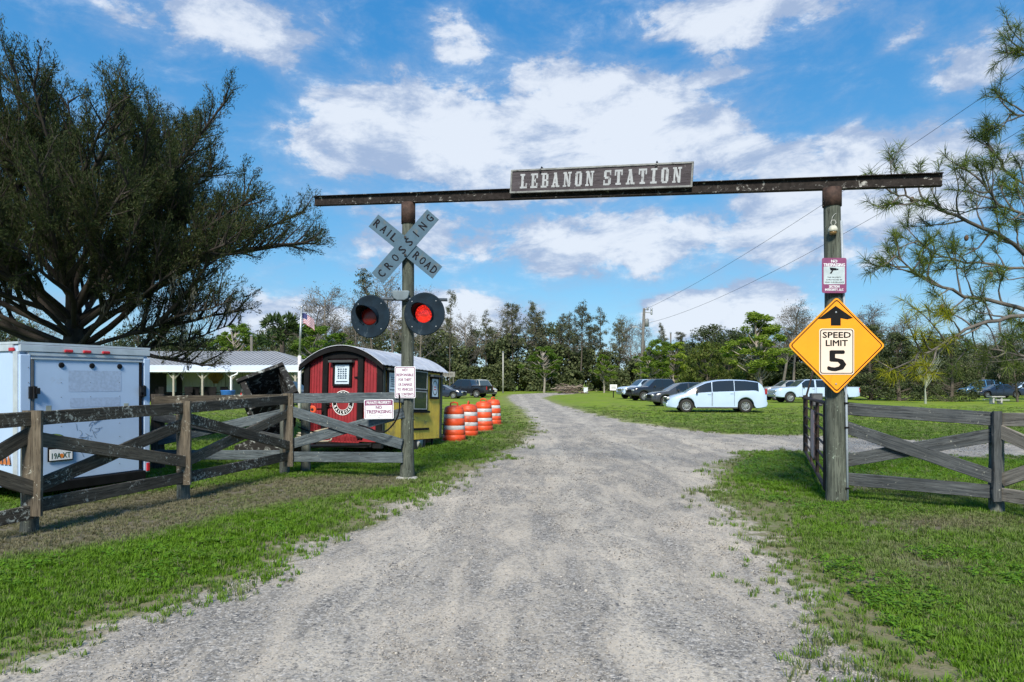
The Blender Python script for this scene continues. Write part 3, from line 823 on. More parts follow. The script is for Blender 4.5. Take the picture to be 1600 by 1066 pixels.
GLY = {'I': (.62, [(.18, .44, .06, .94)], [(0, .62, .87, 1), (0, .62, 0, .13)]),
 'L': (.76, [(.12, .38, 0, 1)], [(0, .5, .87, 1), (0, .76, 0, .13), (.60, .76, .0, .36)]),
 'E': (.76, [(.12, .38, 0, 1)], [(0, .76, .87, 1), (0, .76, 0, .13), (.61, .76, .66, 1), (.61, .76, 0, .34), (.3, .56, .44, .56), (.48, .56, .36, .64)]),
 'B': (.76, [(.12, .36, 0, 1)], [(0, .62, .87, 1), (.3, .62, .44, .56), (0, .62, 0, .13), (.52, .76, .54, .90), (.54, .78, .09, .46)]),
 'T': (.78, [(.26, .52, 0, 1)], [(0, .78, .87, 1), (0, .13, .62, 1), (.65, .78, .62, 1), (.13, .65, 0, .13)]),
 'S': (.72, [(.10, .64, .87, 1)], [(.02, .27, .55, .92), (.12, .62, .43, .58), (.46, .72, .08, .48), (.08, .62, 0, .13), (.58, .72, .66, 1), (0, .14, 0, .34)]),
 'O': (.74, [(.04, .30, .10, .90)], [(.46, .72, .10, .90), (.14, .62, .87, 1), (.14, .62, 0, .13)]),
 'N': (.84, [(.10, .25, 0, 1)], [(.59, .74, 0, 1), (0, .34, .88, 1), (0, .35, 0, .12), (.48, .84, .88, 1)]),
 'A': (.84, [], [(.0, .36, 0, .13), (.48, .84, 0, .13), (.20, .52, .88, 1), (.24, .60, .28, .38)])}
POLYS = {'N': [[(.10, 1), (.34, 1), (.74, 0), (.52, 0)]], 'A': [[(.08, .02), (.26, .02), (.44, .98), (.30, .98)], [(.46, .02), (.74, .02), (.50, .98), (.32, .98)]]}
def station_sign():
    o = (BEAM(0) + BEAM(1)) / 2
    # board centre: photo (943, 281)
    s = None
    best = min(np.linspace(0, 1, 2001), key=lambda q: abs((BEAM(q).x / BEAM(q).y) - (943 - 800) / F)); c = BEAM(best); c.z = zat(281.5, c.y)
    sl = min(np.linspace(0, 1, 2001), key=lambda q: abs((BEAM(q).x / BEAM(q).y) - (801 - 800) / F)); sr = min(np.linspace(0, 1, 2001), key=lambda q: abs((BEAM(q).x / BEAM(q).y) - (1084 - 800) / F))
    W = (BEAM(sr) - BEAM(sl)).length; H = 37.5 / F * c.y
    mid = (BEAM(sr) + BEAM(sl)) / 2; c = Vector((mid.x, mid.y, zat(281.5, mid.y)))
    t = thing('station_name_sign', 'dark board lettered LEBANON STATION in pale slab letters, hung on the overhead beam', 'sign')
    M = frame_M(c + BN * .085, BAX, BN, BUP); placed(t, M)
    bd = wood('sign_board_paint', (.055, .047, .055), (.10, .088, .10), .35, (.30, .30, .31), darkamt=.35)
    mb = MB(); mb.box((0, 0, 0), (W - .02, .03, H - .02)); link('board', mb.mesh('board'), bd, t)
    fm = simple('grey_frame_paint', (.20, .21, .21), .7, 0, .3, 10, (.05, .04, .04), .08)
    for nm, cc, sz in (('top', (0, -.004, H / 2 - .012), (W, .05, .024)), ('bottom', (0, -.004, -H / 2 + .012), (W, .05, .024)),
                       ('l', (-W / 2 + .012, -.004, 0), (.024, .046, H - .05)), ('r', (W / 2 - .012, -.004, 0), (.024, .046, H - .05))):
        mb = MB(); mb.box(cc, sz); link('frame_strip', mb.mesh('frame_strip'), fm, t)
    for x in (-W * .325, W * .31):
        mb = MB(); mb.tube([(x, -.03, H / 2 - .03), (x, .02, H / 2 + .035), (x, .10, H / 2 + .03)], .012, 6); mb.box((x, -.032, H / 2 - .035), (.03, .012, .03))
        link('hanger_bolt', MB().tube([(x, .05, -H / 2 + .02), (x, .05, -H / 2 - .05)], .008, 6).mesh('hanger_bolt'), BLACKM, t); link('hanger_bolt', mb.mesh('hanger_bolt'), BLACKM, t)
    lm = simple('pale_letter_paint', (.34, .36, .385), .7, 0, .12, 14, (.09, .08, .09), .06)
    text = 'LEBANON STATION'; lh = H * .62; adv = []
    x = 0
    for ch in text:
        if ch == ' ': adv.append(None); x += .62; continue
        adv.append(x); x += GLY[ch][0] + .36
    total = x - .36; k = (W * .885) / total; x0 = -W * .442
    for ch, a in zip(text, adv):
        if a is None: continue
        w, st, rest = GLY[ch]; mb = MB(); q = 0
        def zz(v): return (v - .5) * lh
        gk = k * 1.02
        for (xa, xb, za, zb) in st + rest:
            q += 1; y = -.0165 - .0006 * q
            mb.box((x0 + (a + (xa + xb) / 2) * gk if False else x0 + a * k + (xa + xb) / 2 * k, (y - .012) / 2, zz((za + zb) / 2)), ((xb - xa) * k, abs(y + .012), (zb - za) * lh))
        for poly in POLYS.get(ch, []):
            q += 1; y = -.0165 - .0006 * q
            mb.prism([(x0 + a * k + px * k, zz(pz)) for px, pz in poly], -.012, y)
        link('letter', mb.mesh('letter'), lm, t)
station_sign()

def crossbuck():
    t = thing('railroad_crossing_sign', 'weathered grey X crossbuck reading RAILROAD CROSSING on the left gatepost', 'sign')
    c = at(633.5, 385.5, 11.24); t.location = c; px = 11.24 / F
    paint = simple('weathered_sign_grey', (.058, .112, .165), .85, 0, .12, 9, (.10, .12, .13), .05, .1)
    for i, (ang, L, off, words) in enumerate(((-39.2, 129, .0, (('RAIL', -.30), ('ROAD', .31))), (48.9, 132, -.018, (('CROSSING', 0),)))):
        mb = MB(); l, w = L * px, 24.3 * px
        mb.box((0, 0, 0), (l, .006, w)); me = mb.mesh('blade'); M = Matrix.Translation((0, off, 0)) @ Matrix.Rotation(-R(ang), 4, 'Y')
        b = link('blade', me, paint, t, M=M)
        lt = MB(); ink = INK
        seq = []
        if i == 0:
            seq = [('R', -.44), ('A', -.335), ('I', -.255), ('L', -.175), ('R', .175), ('O', .27), ('A', .355), ('D', .445)]
        else: seq = [(ch, -.425 + k_ * .1235) for k_, ch in enumerate('CROSSING')]
        for ch, u in seq:
            if ch not in TEXT: TEXT[ch] = TEXT['D']
            put_text(lt, ch, u * l, 0, (.082 if ch != 'I' else .012), .13, -.0045, 0, 0, .0045)
        link('lettering', lt.mesh('lettering', fix=False), ink, b)
    mb = MB()
    for dz in (-.14, 0.15): mb.lathe([(.02, 0), (.02, .02), (0, .022)], 8, (0, -.045, dz), 'Y')
    mb.box((0, .05, 0), (.07, .07, .34)); link('mounting_bracket', mb.mesh('mounting_bracket'), BLACKM, t)
crossbuck()

RED_OFF, _nt, _b = new_mat('dark_red_lens'); _b.inputs['Base Color'].default_value = (.16, .008, .006, 1); _b.inputs['Roughness'].default_value = .35
RED_ON, _nt, _b = new_mat('lit_red_lens'); _b.inputs['Base Color'].default_value = (.7, .02, .01, 1); _b.inputs['Roughness'].default_value = .2
_b.inputs['Emission Color'].default_value = (1.0, .035, .022, 1)
_c = coords(_nt); _w = _nt.nodes.new('ShaderNodeTexVoronoi'); _w.inputs['Scale'].default_value = 45; _nt.links.new(_c, _w.inputs['Vector'])
_nt.links.new(maprange(_nt, _w.outputs['Distance'], 0, .7, .62, .16), _b.inputs['Emission Strength'])
def signals():
    t = thing('crossing_signal', 'pair of round railroad crossing signals on the left gatepost, right lamp glowing red', 'signal light')
    c = at(634, 470, 11.4); t.location = (c.x, 11.4, c.z); px = 11.4 / F
    mb = MB(); mb.tube([((565 - 634) * px, -.12, 0.02), ((700 - 634) * px, -.12, -.0)], .028, 10); link('crossarm', mb.mesh('crossarm', True), simple('dark_grey_arm', (.10, .12, .14), .5, .3), t)
    mb = MB()
    mb.add([((x) * 1, 0, z) for x, z in []], [])
    pl = [(a, b) for a, b in [(-.15, .05), (-.13, .075), (.13, .075), (.15, .05), (.12, -.05), (.06, -.085), (-.06, -.085), (-.12, -.05)]]
    mb.prism([(a - .055, b + .07) for a, b in pl], -.20, -.155); b = link('junction_box', mb.mesh('junction_box'), simple('dull_blue_grey_casting', (.12, .16, .19), .5, .2), t); soften(b, .012)
    mb = MB(); mb.tube([(-.09, -.17, .13), (-.10, -.17, .19), (-.075, -.17, .20), (-.06, -.17, .13)], .008, 6); link('cable_loop', mb.mesh('cable_loop'), BLACK, t)
    shell = simple('slate_blue_signal_paint', (.006, .016, .028), .7, 0, .3, 5, (.04, .06, .08), .04, .05, spec=.2)
    for x_, y_, rot, lit, D in ((582, 495, -16, False, .352), (666.5, 491, -13, True, .352)):
        lx, lz = (x_ - 634) * px * .98, (HZ - y_) * px * .98 - (HZ - 470) * px
        g = Matrix.Translation((lx, -.27, lz)) @ Matrix.Rotation(R(rot), 4, 'Z')
        mb = MB(); mb.lathe([(.145, -.012), (D - .02, .004), (D - .006, .0), (D, .012), (D - .004, .03), (.15, .02)], 40, (0, 0, 0), 'Y', cap=False)
        bk = link('background_disc', mb.mesh('background_disc', True), shell, t, M=g)
        mb = MB(); mb.lathe([(.155, -.01), (.155, .06), (.13, .12), (.05, .14), (0, .14)], 28, (0, 0, 0), 'Y', cap=False); link('lamp_housing', mb.mesh('lamp_housing', True), shell, bk)
        mb = MB(); pr = [(.0, -.028)] + [(.14 * math.sin(R(a)), -.028 * math.cos(R(a))) for a in (20, 40, 60, 80)] + [(.147, .01)]
        mb.lathe([(r_, h_ - .014) for r_, h_ in pr], 32, (0, 0, 0), 'Y', cap=False); link('lens', mb.mesh('lens', True), RED_ON if lit else RED_OFF, bk)
        # visor: a hood over the top and sides, cut away below; outer skin and dark lining
        mb = MB(); n = 48; A0, A1 = R(-50), R(230); m_ = 4
        for layer, r0 in ((0, .168), (1, .161)):
            for i in range(n + 1):
                a = A0 + (A1 - A0) * i / n; ln = .03 + .27 * max(0.0, (math.sin(a) + .62) / 1.62) ** 1.3
                for q in range(m_ + 1):
                    y = -ln * q / m_; mb.v.append((r0 * math.cos(a) * (1 + .25 * -y), y, r0 * math.sin(a) * (1 + .12 * -y) + y * .06))
            b0 = layer * (n + 1) * (m_ + 1)
            for i in range(n):
                for q in range(m_):
                    k0 = b0 + i * (m_ + 1) + q; mb.f.append((k0, k0 + 1, k0 + m_ + 2, k0 + m_ + 1)); mb.m.append(layer)
        o2 = (n + 1) * (m_ + 1)
        for i in range(n): k0 = i * (m_ + 1) + m_; mb.f.append((k0, k0 + m_ + 1, k0 + o2 + m_ + 1, k0 + o2)); mb.m.append(0)
        link('visor', mb.mesh('visor', True, False), [shell, BLACK], bk)
        for a in (R(45), R(135), R(225), R(315)):
            mb = MB(); mb.lathe([(.010, 0), (.010, -.008), (0, -.009)], 6, ((D - .06) * math.cos(a), .0, (D - .06) * math.sin(a)), 'Y')
            link('bolt', mb.mesh('bolt'), STEEL, bk)
signals()

def plate_sign(name, label, centre, w, h, rings, lines, bg=SIGNW, tilt=0.0, yaw=0.0, r=.02, extra=None, bolts=True, holes=()):
    """rings: [(inset, material)] flat printed fields; lines: [(text, cz, w, h, material)]"""
    t = thing(name, label, 'sign'); t.location = centre; t.rotation_euler = (0, R(tilt), R(yaw))
    mb = MB(); mb.prism(rrect(w, h, r), 0, .003); link('panel', mb.mesh('panel'), bg, t)
    for i, (w2, h2, cz, m, rr) in enumerate(rings):
        mb = MB(); n = rrect(w2, h2, rr); mb.add([(x, -.0006 * (i + 1), z + cz) for x, z in n], [tuple(range(len(n)))]); link('printed_field', mb.mesh('printed_field', fix=False), m, t)
    groups = {}
    for s, cx, cz, tw, th, m, bold in lines: put_text(groups.setdefault(m.name, (MB(), m))[0], s, cx, cz, tw, th, -.0006 * (len(rings) + 1), 0, 0, bold)
    for mbm, m in groups.values(): tag(link('lettering', mbm.mesh('lettering', fix=False), m, t), kind='stuff')
    if bolts:
        for z in ((h / 2 - .03), -(h / 2 - .03)):
            mb = MB(); mb.lathe([(.008, 0), (.008, -.006), (0, -.007)], 8, (0, 0, z), 'Y'); link('bolt', mb.mesh('bolt'), STEEL, t)
    if extra: extra(t)
    return t

def signs():
    p = 11.25 / F; w, h = 32.5 * p, 49.5 * p
    ls = []
    for i, (s, k) in enumerate((('NOT', .26), ('RESPONSIBLE', .80), ('FOR THEFT', .62), ('OR DAMAGE', .66), ('TO VEHICLES', .74), ('OR CONTENTS', .80))):
        ls.append((s, 0, h * (.385 - .152 * i), w * k, h * .085, MAROON, .0022))
    plate_sign('liability_sign', 'white NOT RESPONSIBLE FOR THEFT sign on the left gatepost', (at(633, 597.5, 11.25)), w, h,
               [(w * .93, h * .955, 0, MAROON, .015), (w * .86, h * .91, 0, SIGNW, .012)], ls, r=.02)
    p = 11.3 / F; w, h = 46 * p, 30.5 * p
    plate_sign('no_trespassing_sign', 'white and maroon PRIVATE PROPERTY NO TRESPASSING sign on the left fence boards', at(592, 639.5, 11.28), w, h,
               [(w * .95, h * .93, 0, MAROON, .02), (w * .91, h * .65, -h * .13, SIGNW, .01)],
               [('PRIVATE PROPERTY', 0, h * .33, w * .82, h * .15, SIGNW, .0015), ('NO', 0, h * .09, w * .20, h * .16, MAROON, .003),
                ('TRESPASSING', 0, -h * .13, w * .84, h * .175, MAROON, .003), ('SECTION INTEGRITY, LLC', 0, -h * .32, w * .66, h * .06, MAROON, 0)], tilt=-1.0)
    p = 9.02 / F; w, h = 38.5 * p, 55 * p
    def cam_icon(t):
        mb = MB(); y = -.003
        for poly in ([(-.055, .055), (.025, .045), (.03, .015), (-.045, .012)], [(.03, .04), (.05, .036), (.048, .018), (.03, .018)], [(-.03, .012), (-.012, .012), (-.035, -.035), (-.055, -.03)]):
            mb.add([(x * 1.1, y, z * .9 + .055) for x, z in poly], [(0, 1, 2, 3)]); y -= .0004
        link('camera_icon', mb.mesh('camera_icon', fix=False), INK, t)
    plate_sign('no_trespassing_sign', 'small maroon NO TRESPASSING sign with a camera picture, above the yellow diamond', at(1303.5, 430.5, 9.03), w, h,
               [(w * .86, h * .50, 0, simple('pale_blue_grey_print', (.42, .50, .54), .5), .01)],
               [('NO', 0, h * .405, w * .24, h * .075, SIGNW, .002), ('TRESPASSING', 0, h * .30, w * .86, h * .085, SIGNW, .002),
                ('THIS PROPERTY', 0, -h * .055, w * .56, h * .035, INK, .0005), ('IS PROTECTED BY', 0, -h * .125, w * .64, h * .035, INK, .0005), ('VIDEO SURVEILLANCE', 0, -h * .195, w * .78, h * .035, INK, .0005),
                ('SECTION', 0, -h * .315, w * .42, h * .07, SIGNW, .0015), ('INTEGRITY, LLC', 0, -h * .41, w * .74, h * .07, SIGNW, .0015)], bg=MAROON, r=.025, extra=cam_icon)
    # diamond
    d = 9.0; p = d / F; s = 107.5 * p
    t = thing('speed_limit_sign', 'yellow diamond warning sign with black arrow and SPEED LIMIT 5 panel on the right gatepost', 'sign')
    t.location = at(1307.3, 540, d)
    YEL = simple('amber_sign_sheeting', (.90, .315, .003), .5, 0, .06, 2.2, (.74, .24, .008), .05)
    CRE = simple('cream_pink_panel', (.74, .62, .52), .4, 0, .05, 4)
    def dia(k, r): return [((x - z) * .70711, (x + z) * .70711) for x, z in rrect(s * k, s * k, r, 6)]
    mb = MB(); mb.prism(dia(1, .045), 0, .003); link('panel', mb.mesh('panel'), YEL, t)
    for i, (k, m, r) in enumerate(((.955, BLACK, .035), (.925, YEL, .028))):
        mb = MB(); n = dia(k, r); mb.add([(x, -.0007 * (i + 1), z) for x, z in n], [tuple(range(len(n)))]); link('printed_field', mb.mesh('printed_field', fix=False), m, t)
    mb = MB(); ay = -.0022
    def P(x, y): return ((x - 1307.3) * p, ay, (540 - y) * p)
    mb.add([P(*q) for q in ((1305.5, 478), (1333, 497), (1324, 499.5), (1313.5, 497.5), (1313.5, 509), (1298, 509), (1298, 497.5), (1286, 499), (1278, 498.5))], [(0, 1, 2, 3, 4, 5, 6, 7, 8)])
    link('arrow', mb.mesh('arrow', fix=False), BLACK, t)
    w, h = 54.5 * p, 72 * p; sub = MB()
    sub.prism(rrect(w, h, .035), -.006, -.003); q = link('speed_panel', sub.mesh('speed_panel'), CRE, t, M=Matrix.Translation(((1307 - 1307.3) * p, 0, (540 - 549.5) * p)))
    for i, (k1, k2, m, r) in enumerate(((.95, .96, BLACK, .03), (.90, .925, CRE, .026))):
        mb = MB(); n = rrect(w * k1, h * k2, r); mb.add([(x, -.0065 - .0006 * i, z) for x, z in n], [tuple(range(len(n)))]); link('printed_field', mb.mesh('printed_field', fix=False), m, q)
    mb = MB(); put_text(mb, 'SPEED', 0, h * .36, w * .80, h * .125, -.0082, 0, 0, .0035); put_text(mb, 'LIMIT', 0, h * .185, w * .62, h * .125, -.0082, 0, 0, .0035)
    put_text(mb, '5', 0, -h * .20, w * .50, h * .43, -.0082, 0, 0, .011); link('lettering', mb.mesh('lettering', fix=False), BLACK, q)
    for zz in (466 + 22, 600): mb = MB(); mb.lathe([(.012, 0), (.012, -.008), (0, -.009)], 8, ((1306 - 1307.3) * p, -.002, (540 - zz) * p), 'Y'); link('bolt', mb.mesh('bolt'), STEEL, t)
signs()

def post_fittings():
    # electric porcelain lamp holder / insulator on the right post
    c = at(1301.5, 358, 9.05); t = thing('lamp_holder', 'old ceramic lamp holder with looped white cable high on the right gatepost', 'lamp holder'); t.location = c
    mb = MB(); mb.lathe([(.03, .045), (.045, .03), (.058, .0), (.060, -.03), (.052, -.035)], 16, (0, 0, 0)); link('holder', mb.mesh('holder', True), simple('aged_cream_ceramic', (.50, .50, .42), .5, 0, .2, 20), t)
    mb = MB(); mb.lathe([(.048, -.036), (.050, -.055), (.035, -.075), (0, -.082)], 16); link('globe', mb.mesh('globe', True), simple('amber_brown_glass', (.16, .10, .035), .3, 0, .3), t)
    mb = MB(); mb.tube([(-.01, -.01, .04), (-.035, -.01, .075), (-.02, -.01, .115), (.02, -.01, .115), (.035, -.01, .08), (.01, -.01, .045)], .007, 8)
    mb.tube([(-.02, 0, .11), (-.005, .0, .16), (.03, .02, .20), (.075, .05, .225)], .004, 8); link('cable', mb.mesh('cable', True), simple('aged_white_cable', (.34, .35, .33), .6), t)
    t = thing('conduit_pipe', 'thin grey conduit pipe running up the right edge of the right gatepost', 'pipe')
    t.location = (RP.x + .12, 9.1, 0); mb = MB()
    d = 9.1
    mb.tube([at(1324.5, 782, d), at(1322.5, 640, d), at(1319, 480, d), at(1314.5, 345, d)], .016, 10); link('pipe', mb.mesh('pipe', True), PVC, t, True)
    for y in (630, 668, 763):
        mb = MB(); q = at(1324.0 - (782 - y) * .014, y, d); mb.box(q, (.055, .05, .02)); link('pipe_clip', mb.mesh('pipe_clip'), BLACK, t, True)
post_fittings()

def steel_gate():
    a = Vector(((1291 - 800) / F * 9.45, 9.45, 0)); b = Vector(((1258.5 - 800) / F * 14.3, 14.3, 0))
    t = thing('steel_gate', 'open rusty steel field gate swung back behind the right gatepost', 'gate', a)
    g = lambda s, z: a.lerp(b, s) + Vector((0, 0, z))
    z0 = lambda s: zat(765, 9.45) * (1 - s) + zat(706, 14.3) * s; z1 = lambda s: zat(630, 9.45) * (1 - s) + zat(622, 14.3) * s
    for s, r in ((0, .045), (1, .05)):
        mb = MB(); mb.tube([g(s, z0(s)), g(s, z1(s) + (.0 if s < 1 else .06))], r, 8); link('gate_post', mb.mesh('gate_post'), RUST, t, True)
    for s in (.33, .62): mb = MB(); mb.tube([g(s, z0(s)), g(s, z1(s))], .022 if s > .5 else .03, 8); link('upright', mb.mesh('upright'), RUST, t, True)
    for k in range(7):
        f = k / 6; mb = MB(); mb.tube([g(0, z0(0) + (z1(0) - z0(0)) * f), g(1, z0(1) + (z1(1) - z0(1)) * f)], .03 if k in (0, 6) else .017, 8)
        link('bar', mb.mesh('bar'), RUST2, t, True)
    # long narrow banner plate on the gate
    n = (b - a).normalized(); t2 = thing('gate_placard', 'faded pink and orange placard fixed on the open steel gate', 'placard', g(.4, .75)); t2.rotation_euler = (0, 0, math.atan2(n.y, n.x))
    mb = MB(); mb.prism(rrect(.85, .78, .12), .05, .056); link('plate', mb.mesh('plate'), simple('faded_pink_print', (.60, .36, .34), .6, 0, .12, 5, (.70, .62, .58), .05), t2)
    mb = MB(); mb.prism(rrect(.60, .22, .05), .044, .049, f=lambda v: v + Vector((0, 0, .20))); link('printed_field', mb.mesh('printed_field'), simple('orange_red_print', (.72, .13, .04), .6), t2)
    t3 = thing('latch_chain_rod', 'thin bent iron rod rising from the far end of the steel gate', 'rod', b)
    mb = MB(); mb.tube([b + Vector((0, 0, 1.25)), b + Vector((.18, 0, 1.9)), b + Vector((.33, 0, 2.35)), b + Vector((.42, 0, 2.45))], .02, 6); link('rod', mb.mesh('rod'), RUST, t3, True)
    t4 = thing('gate_box', 'small dark grey box behind the top of the steel gate', 'box', at(1275, 632, 13.5)); mb = MB(); mb.box((0, 0, .09), (.22, .12, .26)); o = link('case', mb.mesh('case'), simple('dark_grey_box', (.06, .06, .065), .6), t4); soften(o, .015)
    mb = MB(); mb.box((0, -.066, .09), (.17, .012, .20)); link('lid', mb.mesh('lid'), simple('lighter_grey_lid', (.12, .12, .13), .6), t4)
    mb = MB(); mb.box((0, .02, -.72), (.07, .06, 1.35)); link('stand', mb.mesh('stand'), BLACKM, t4)
steel_gate()

# white cargo trailer ------------------------------------------------------
def cargo_trailer():
    A = Vector(((29 - 800) / F * 8.9, 8.9, 0)); B = Vector(((232 - 800) / F * 10.6, 10.6, 0))
    u = (B - A).normalized(); n = Vector((u.y, -u.x, 0)); W = (B - A).length
    t = thing('cargo_trailer', 'blue white enclosed cargo trailer parked behind the dark wooden fence', 'trailer')
    M = frame_M(A, u, n, Vector((0, 0, 1))); placed(t, M)          # local x across the rear, -y towards the viewer, z up
    zb, zt = .20, 2.11; L = 3.6
    wall = simple('blue_white_trailer_skin', (.40, .53, .73), .38, 0, .05, 1.4, (.36, .44, .56), .06, .0)
    alu = simple('trailer_aluminium_trim', (.55, .60, .66), .35, .4, .1, 6)
    mb = MB(); mb.box((W / 2, L / 2 + .02, (zb + zt) / 2), (W - .02, L, zt - zb - .02)); link('body', mb.mesh('body'), wall, t)
    mb = MB(); mb.box((W / 2, L / 2 + .01, zt + .012), (W + .03, L + .06, .03)); link('roof', mb.mesh('roof'), alu, t)
    # rear frame
    def bx(name, c, s, m, par=t, bev=0):
        mb = MB(); mb.box(c, s); o = link(name, mb.mesh(name), m, par)
        if bev: soften(o, bev)
        return o
    bx('frame_rail', (W / 2, -.012, zt - .055), (W, .05, .09), alu, bev=.006); bx('frame_rail', (W / 2, -.008, zt - .13), (W - .2, .04, .045), alu, bev=.006)
    bx('corner_post', (.065, -.010, (zb + zt) / 2 - .06), (.13, .05, zt - zb - .16), wall, bev=.01); bx('corner_post', (W - .05, -.010, (zb + zt) / 2 - .06), (.10, .05, zt - zb - .16), wall, bev=.01)
    bx('bumper', (W / 2, -.03, zb - .01), (W - .2, .10, .13), BLACK, bev=.01)
    # ramp door
    dw = W - .36; dx = .13 + .05 + dw / 2 - .0; dz0, dz1 = zb + .07, zt - .20
    door = bx('ramp_door', (dx, -.005, (dz0 + dz1) / 2), (dw, .045, dz1 - dz0), wall, bev=.004)
    for x in (dx - dw / 2 - .028, dx + dw / 2 + .026): bx('door_seal', (x, -.018, (dz0 + dz1) / 2), (.026, .04, dz1 - dz0), simple('dark_door_seal', (.10, .11, .12), .6) if x < dx else BLACK, door)
    bx('door_trim', (dx, -.03, dz1 + .012), (dw + .09, .03, .022), alu, door)
    hinge_m = BLACKM
    for hx, hz in ((dx - dw * .27, dz1 - .07), (dx + .02, dz1 - .07), (dx + dw * .29, dz1 - .07)):
        mb = MB(); mb.lathe([(.038, 0), (.038, -.012), (.028, -.018), (0, -.02)], 18, (hx, -.028, hz), 'Y'); o = link('vent_cap', mb.mesh('vent_cap', False), BLACK, door)
        mb = MB(); mb.box((hx, -.052, hz), (.012, .01, .02)); link('cap_screw', mb.mesh('cap_screw'), STEEL, o) if False else None
    for x in (dx - dw / 2 + .03 - .06, dx + dw / 2 + .05):
        z = zb + 1.27
        mb = MB(); mb.box((x, -.045, z), (.10, .03, .16)); mb.box((x + (.04 if x < dx else -.04), -.075, z + .02), (.05, .04, .08)); mb.tube([(x, -.07, z - .08), (x, -.07, z + .09)], .012, 8)
        link('door_latch', mb.mesh('door_latch'), BLACKM, t)
    for x in (dx - dw * .38, dx + dw * .36):
        mb = MB(); mb.prism([(-.035, .06), (.035, .06), (.035, -.03), (.02, -.055), (0, -.065), (-.02, -.055), (-.035, -.03)], -.031, -.029, f=lambda v, x=x: v + Vector((x, 0, zb + 1.03)))
        link('reflector_patch', mb.mesh('reflector_patch'), simple('faded_olive_sticker', (.34, .36, .30), .6), t)
    RED = simple('red_marker_lens', (.42, .02, .03), .25, 0, .2)
    for x in (.62, .88, 1.10 + .06):
        o = bx('marker_light', (x * W / 1.88, -.05, zt - .075), (.115, .028, .042), RED, bev=.012)
    o = bx('marker_light', (-.012, .08 + .05, zt - .075), (.03, .11, .05), RED, bev=.012)
    bx('tail_light', (W - .04, -.045, zb + .10), (.05, .03, .13), RED, bev=.01)
    # rivet rows, plate, stickers
    mb = MB()
    for k in range(9):
        z = zb + .2 + k * .2
        for x in (.10,): mb.lathe([(.007, 0), (.005, -.004)], 6, (x + .0, -.037, z), 'Y')
        for y in (.10, .62, 1.15, 1.7):
            b = len(mb.v); mb.lathe([(.007, 0), (.005, -.004)], 6, (-.0 - .0, y, z), 'X')
            for i in range(b, len(mb.v)): v = mb.v[i]; mb.v[i] = (-abs(v[0]) + .006, v[1], v[2])
        for x in (dx - dw * .27, dx, dx + dw * .29):
            if z < dz1 - .15: mb.lathe([(.006, 0), (.004, -.004)], 6, (x, -.029, z), 'Y')
    tag(link('rivets', mb.mesh('rivets'), simple('dull_rivet', (.14, .15, .17), .6), t), kind='stuff')
    bx('side_seam_strip', (-.0, .05, (zb + zt) / 2 - .04), (.03, .10, zt - zb - .12), alu); bx('side_top_rail', (-.003, L / 2, zt - .05), (.03, L - .2, .085), alu)
    # number plate
    pl = bx('number_plate', (dx - dw / 2 + .33, -.055, zb + .42), (.30, .01, .15), WHITE)
    fr = MB(); fr.box((dx - dw / 2 + .33, -.045, zb + .425), (.34, .012, .19)); link('plate_bracket', fr.mesh('plate_bracket'), BLACK, t)
    lt = MB(); put_text(lt, '19A XT', dx - dw / 2 + .33, zb + .405, .25, .075, -.0615, 0, 0, .002); link('lettering', lt.mesh('lettering', fix=False), simple('dark_green_ink', (.02, .08, .04), .5), pl)
    mb = MB(); mb.lathe([(.03, 0), (.03, -.001)], 12, (dx - dw / 2 + .335, -.0605, zb + .40), 'Y'); link('plate_emblem', mb.mesh('plate_emblem'), simple('orange_ink', (.75, .22, .03), .5), pl)
    # oval sticker
    ov = [(.17 * math.cos(R(a)), .085 * math.sin(R(a))) for a in range(0, 360, 12)]
    cx, cz = dx - dw / 2 + .24, zb + .62
    for i, (k, m) in enumerate(((1, simple('dark_green_sticker', (.02, .07, .05), .5)), (.92, simple('lime_sticker', (.36, .50, .05), .5)))):
        mb = MB(); mb.add([(x * k + cx, -.0295 - .0007 * i, z * k + cz) for x, z in ov], [tuple(range(len(ov)))]); link('oval_sticker', mb.mesh('oval_sticker', fix=False), m, door)
    mb = MB(); mb.add([(x + cx, -.0312, z + cz) for x, z in ((-.15, -.02), (-.12, .02), (-.09, .0), (-.05, .05), (-.02, .0), (.0, -.02), (.14, -.03), (.08, -.055), (-.1, -.055))], [tuple(range(9))])
    link('sticker_scene', mb.mesh('sticker_scene', fix=False), simple('sticker_navy', (.02, .05, .12), .5), door)
    # scribbled decal: faint figure drawing in line
    dec = MB(); rr = random.Random(4); cx2, cz2 = dx + .02, zb + .72
    for k in range(26):
        x, z = cx2 + rr.uniform(-.22, .05), cz2 + rr.uniform(-.28, .18); a = rr.uniform(0, 6.28); pts = []
        for q in range(5): pts.append((x, -.0300 - k * .00006, z)); a += rr.uniform(-.9, .9); x += .028 * math.cos(a); z += .028 * math.sin(a)
        dec.tube(pts, .0018, 3)
    for k in range(14):
        x = cx2 + .02 + k * .02; dec.tube([(x, -.0318, cz2 + .08 + k * .011), (x + .012, -.0318, cz2 + .11 + k * .012 + rr.uniform(-.01, .02)), (x + .018, -.0318, cz2 + .085 + k * .011)], .0018, 3)
    tag(link('line_drawing_decal', dec.mesh('line_drawing_decal'), simple('black_decal_line', (.05, .07, .10), .5), door), kind='stuff')
    # orange flames low on the side wall
    mb = MB()
    for k in range(4):
        y = .16 + .085 * k; z = zb + .32
        mb.prism([(y, z), (y + .07, z), (y + .055, z + .09), (y + .035, z + .15), (y + .02, z + .08)], -.014 - .0003 * k, -.012, f=lambda v: Vector((v.y, v.x, v.z)))
    link('flame_decal', mb.mesh('flame_decal'), simple('dull_orange_decal', (.42, .14, .04), .5), t)
    # faded ghost lettering panel
    gm = simple('faded_decal_ghost', (.35, .45, .62), .5, 0, .10, 26)
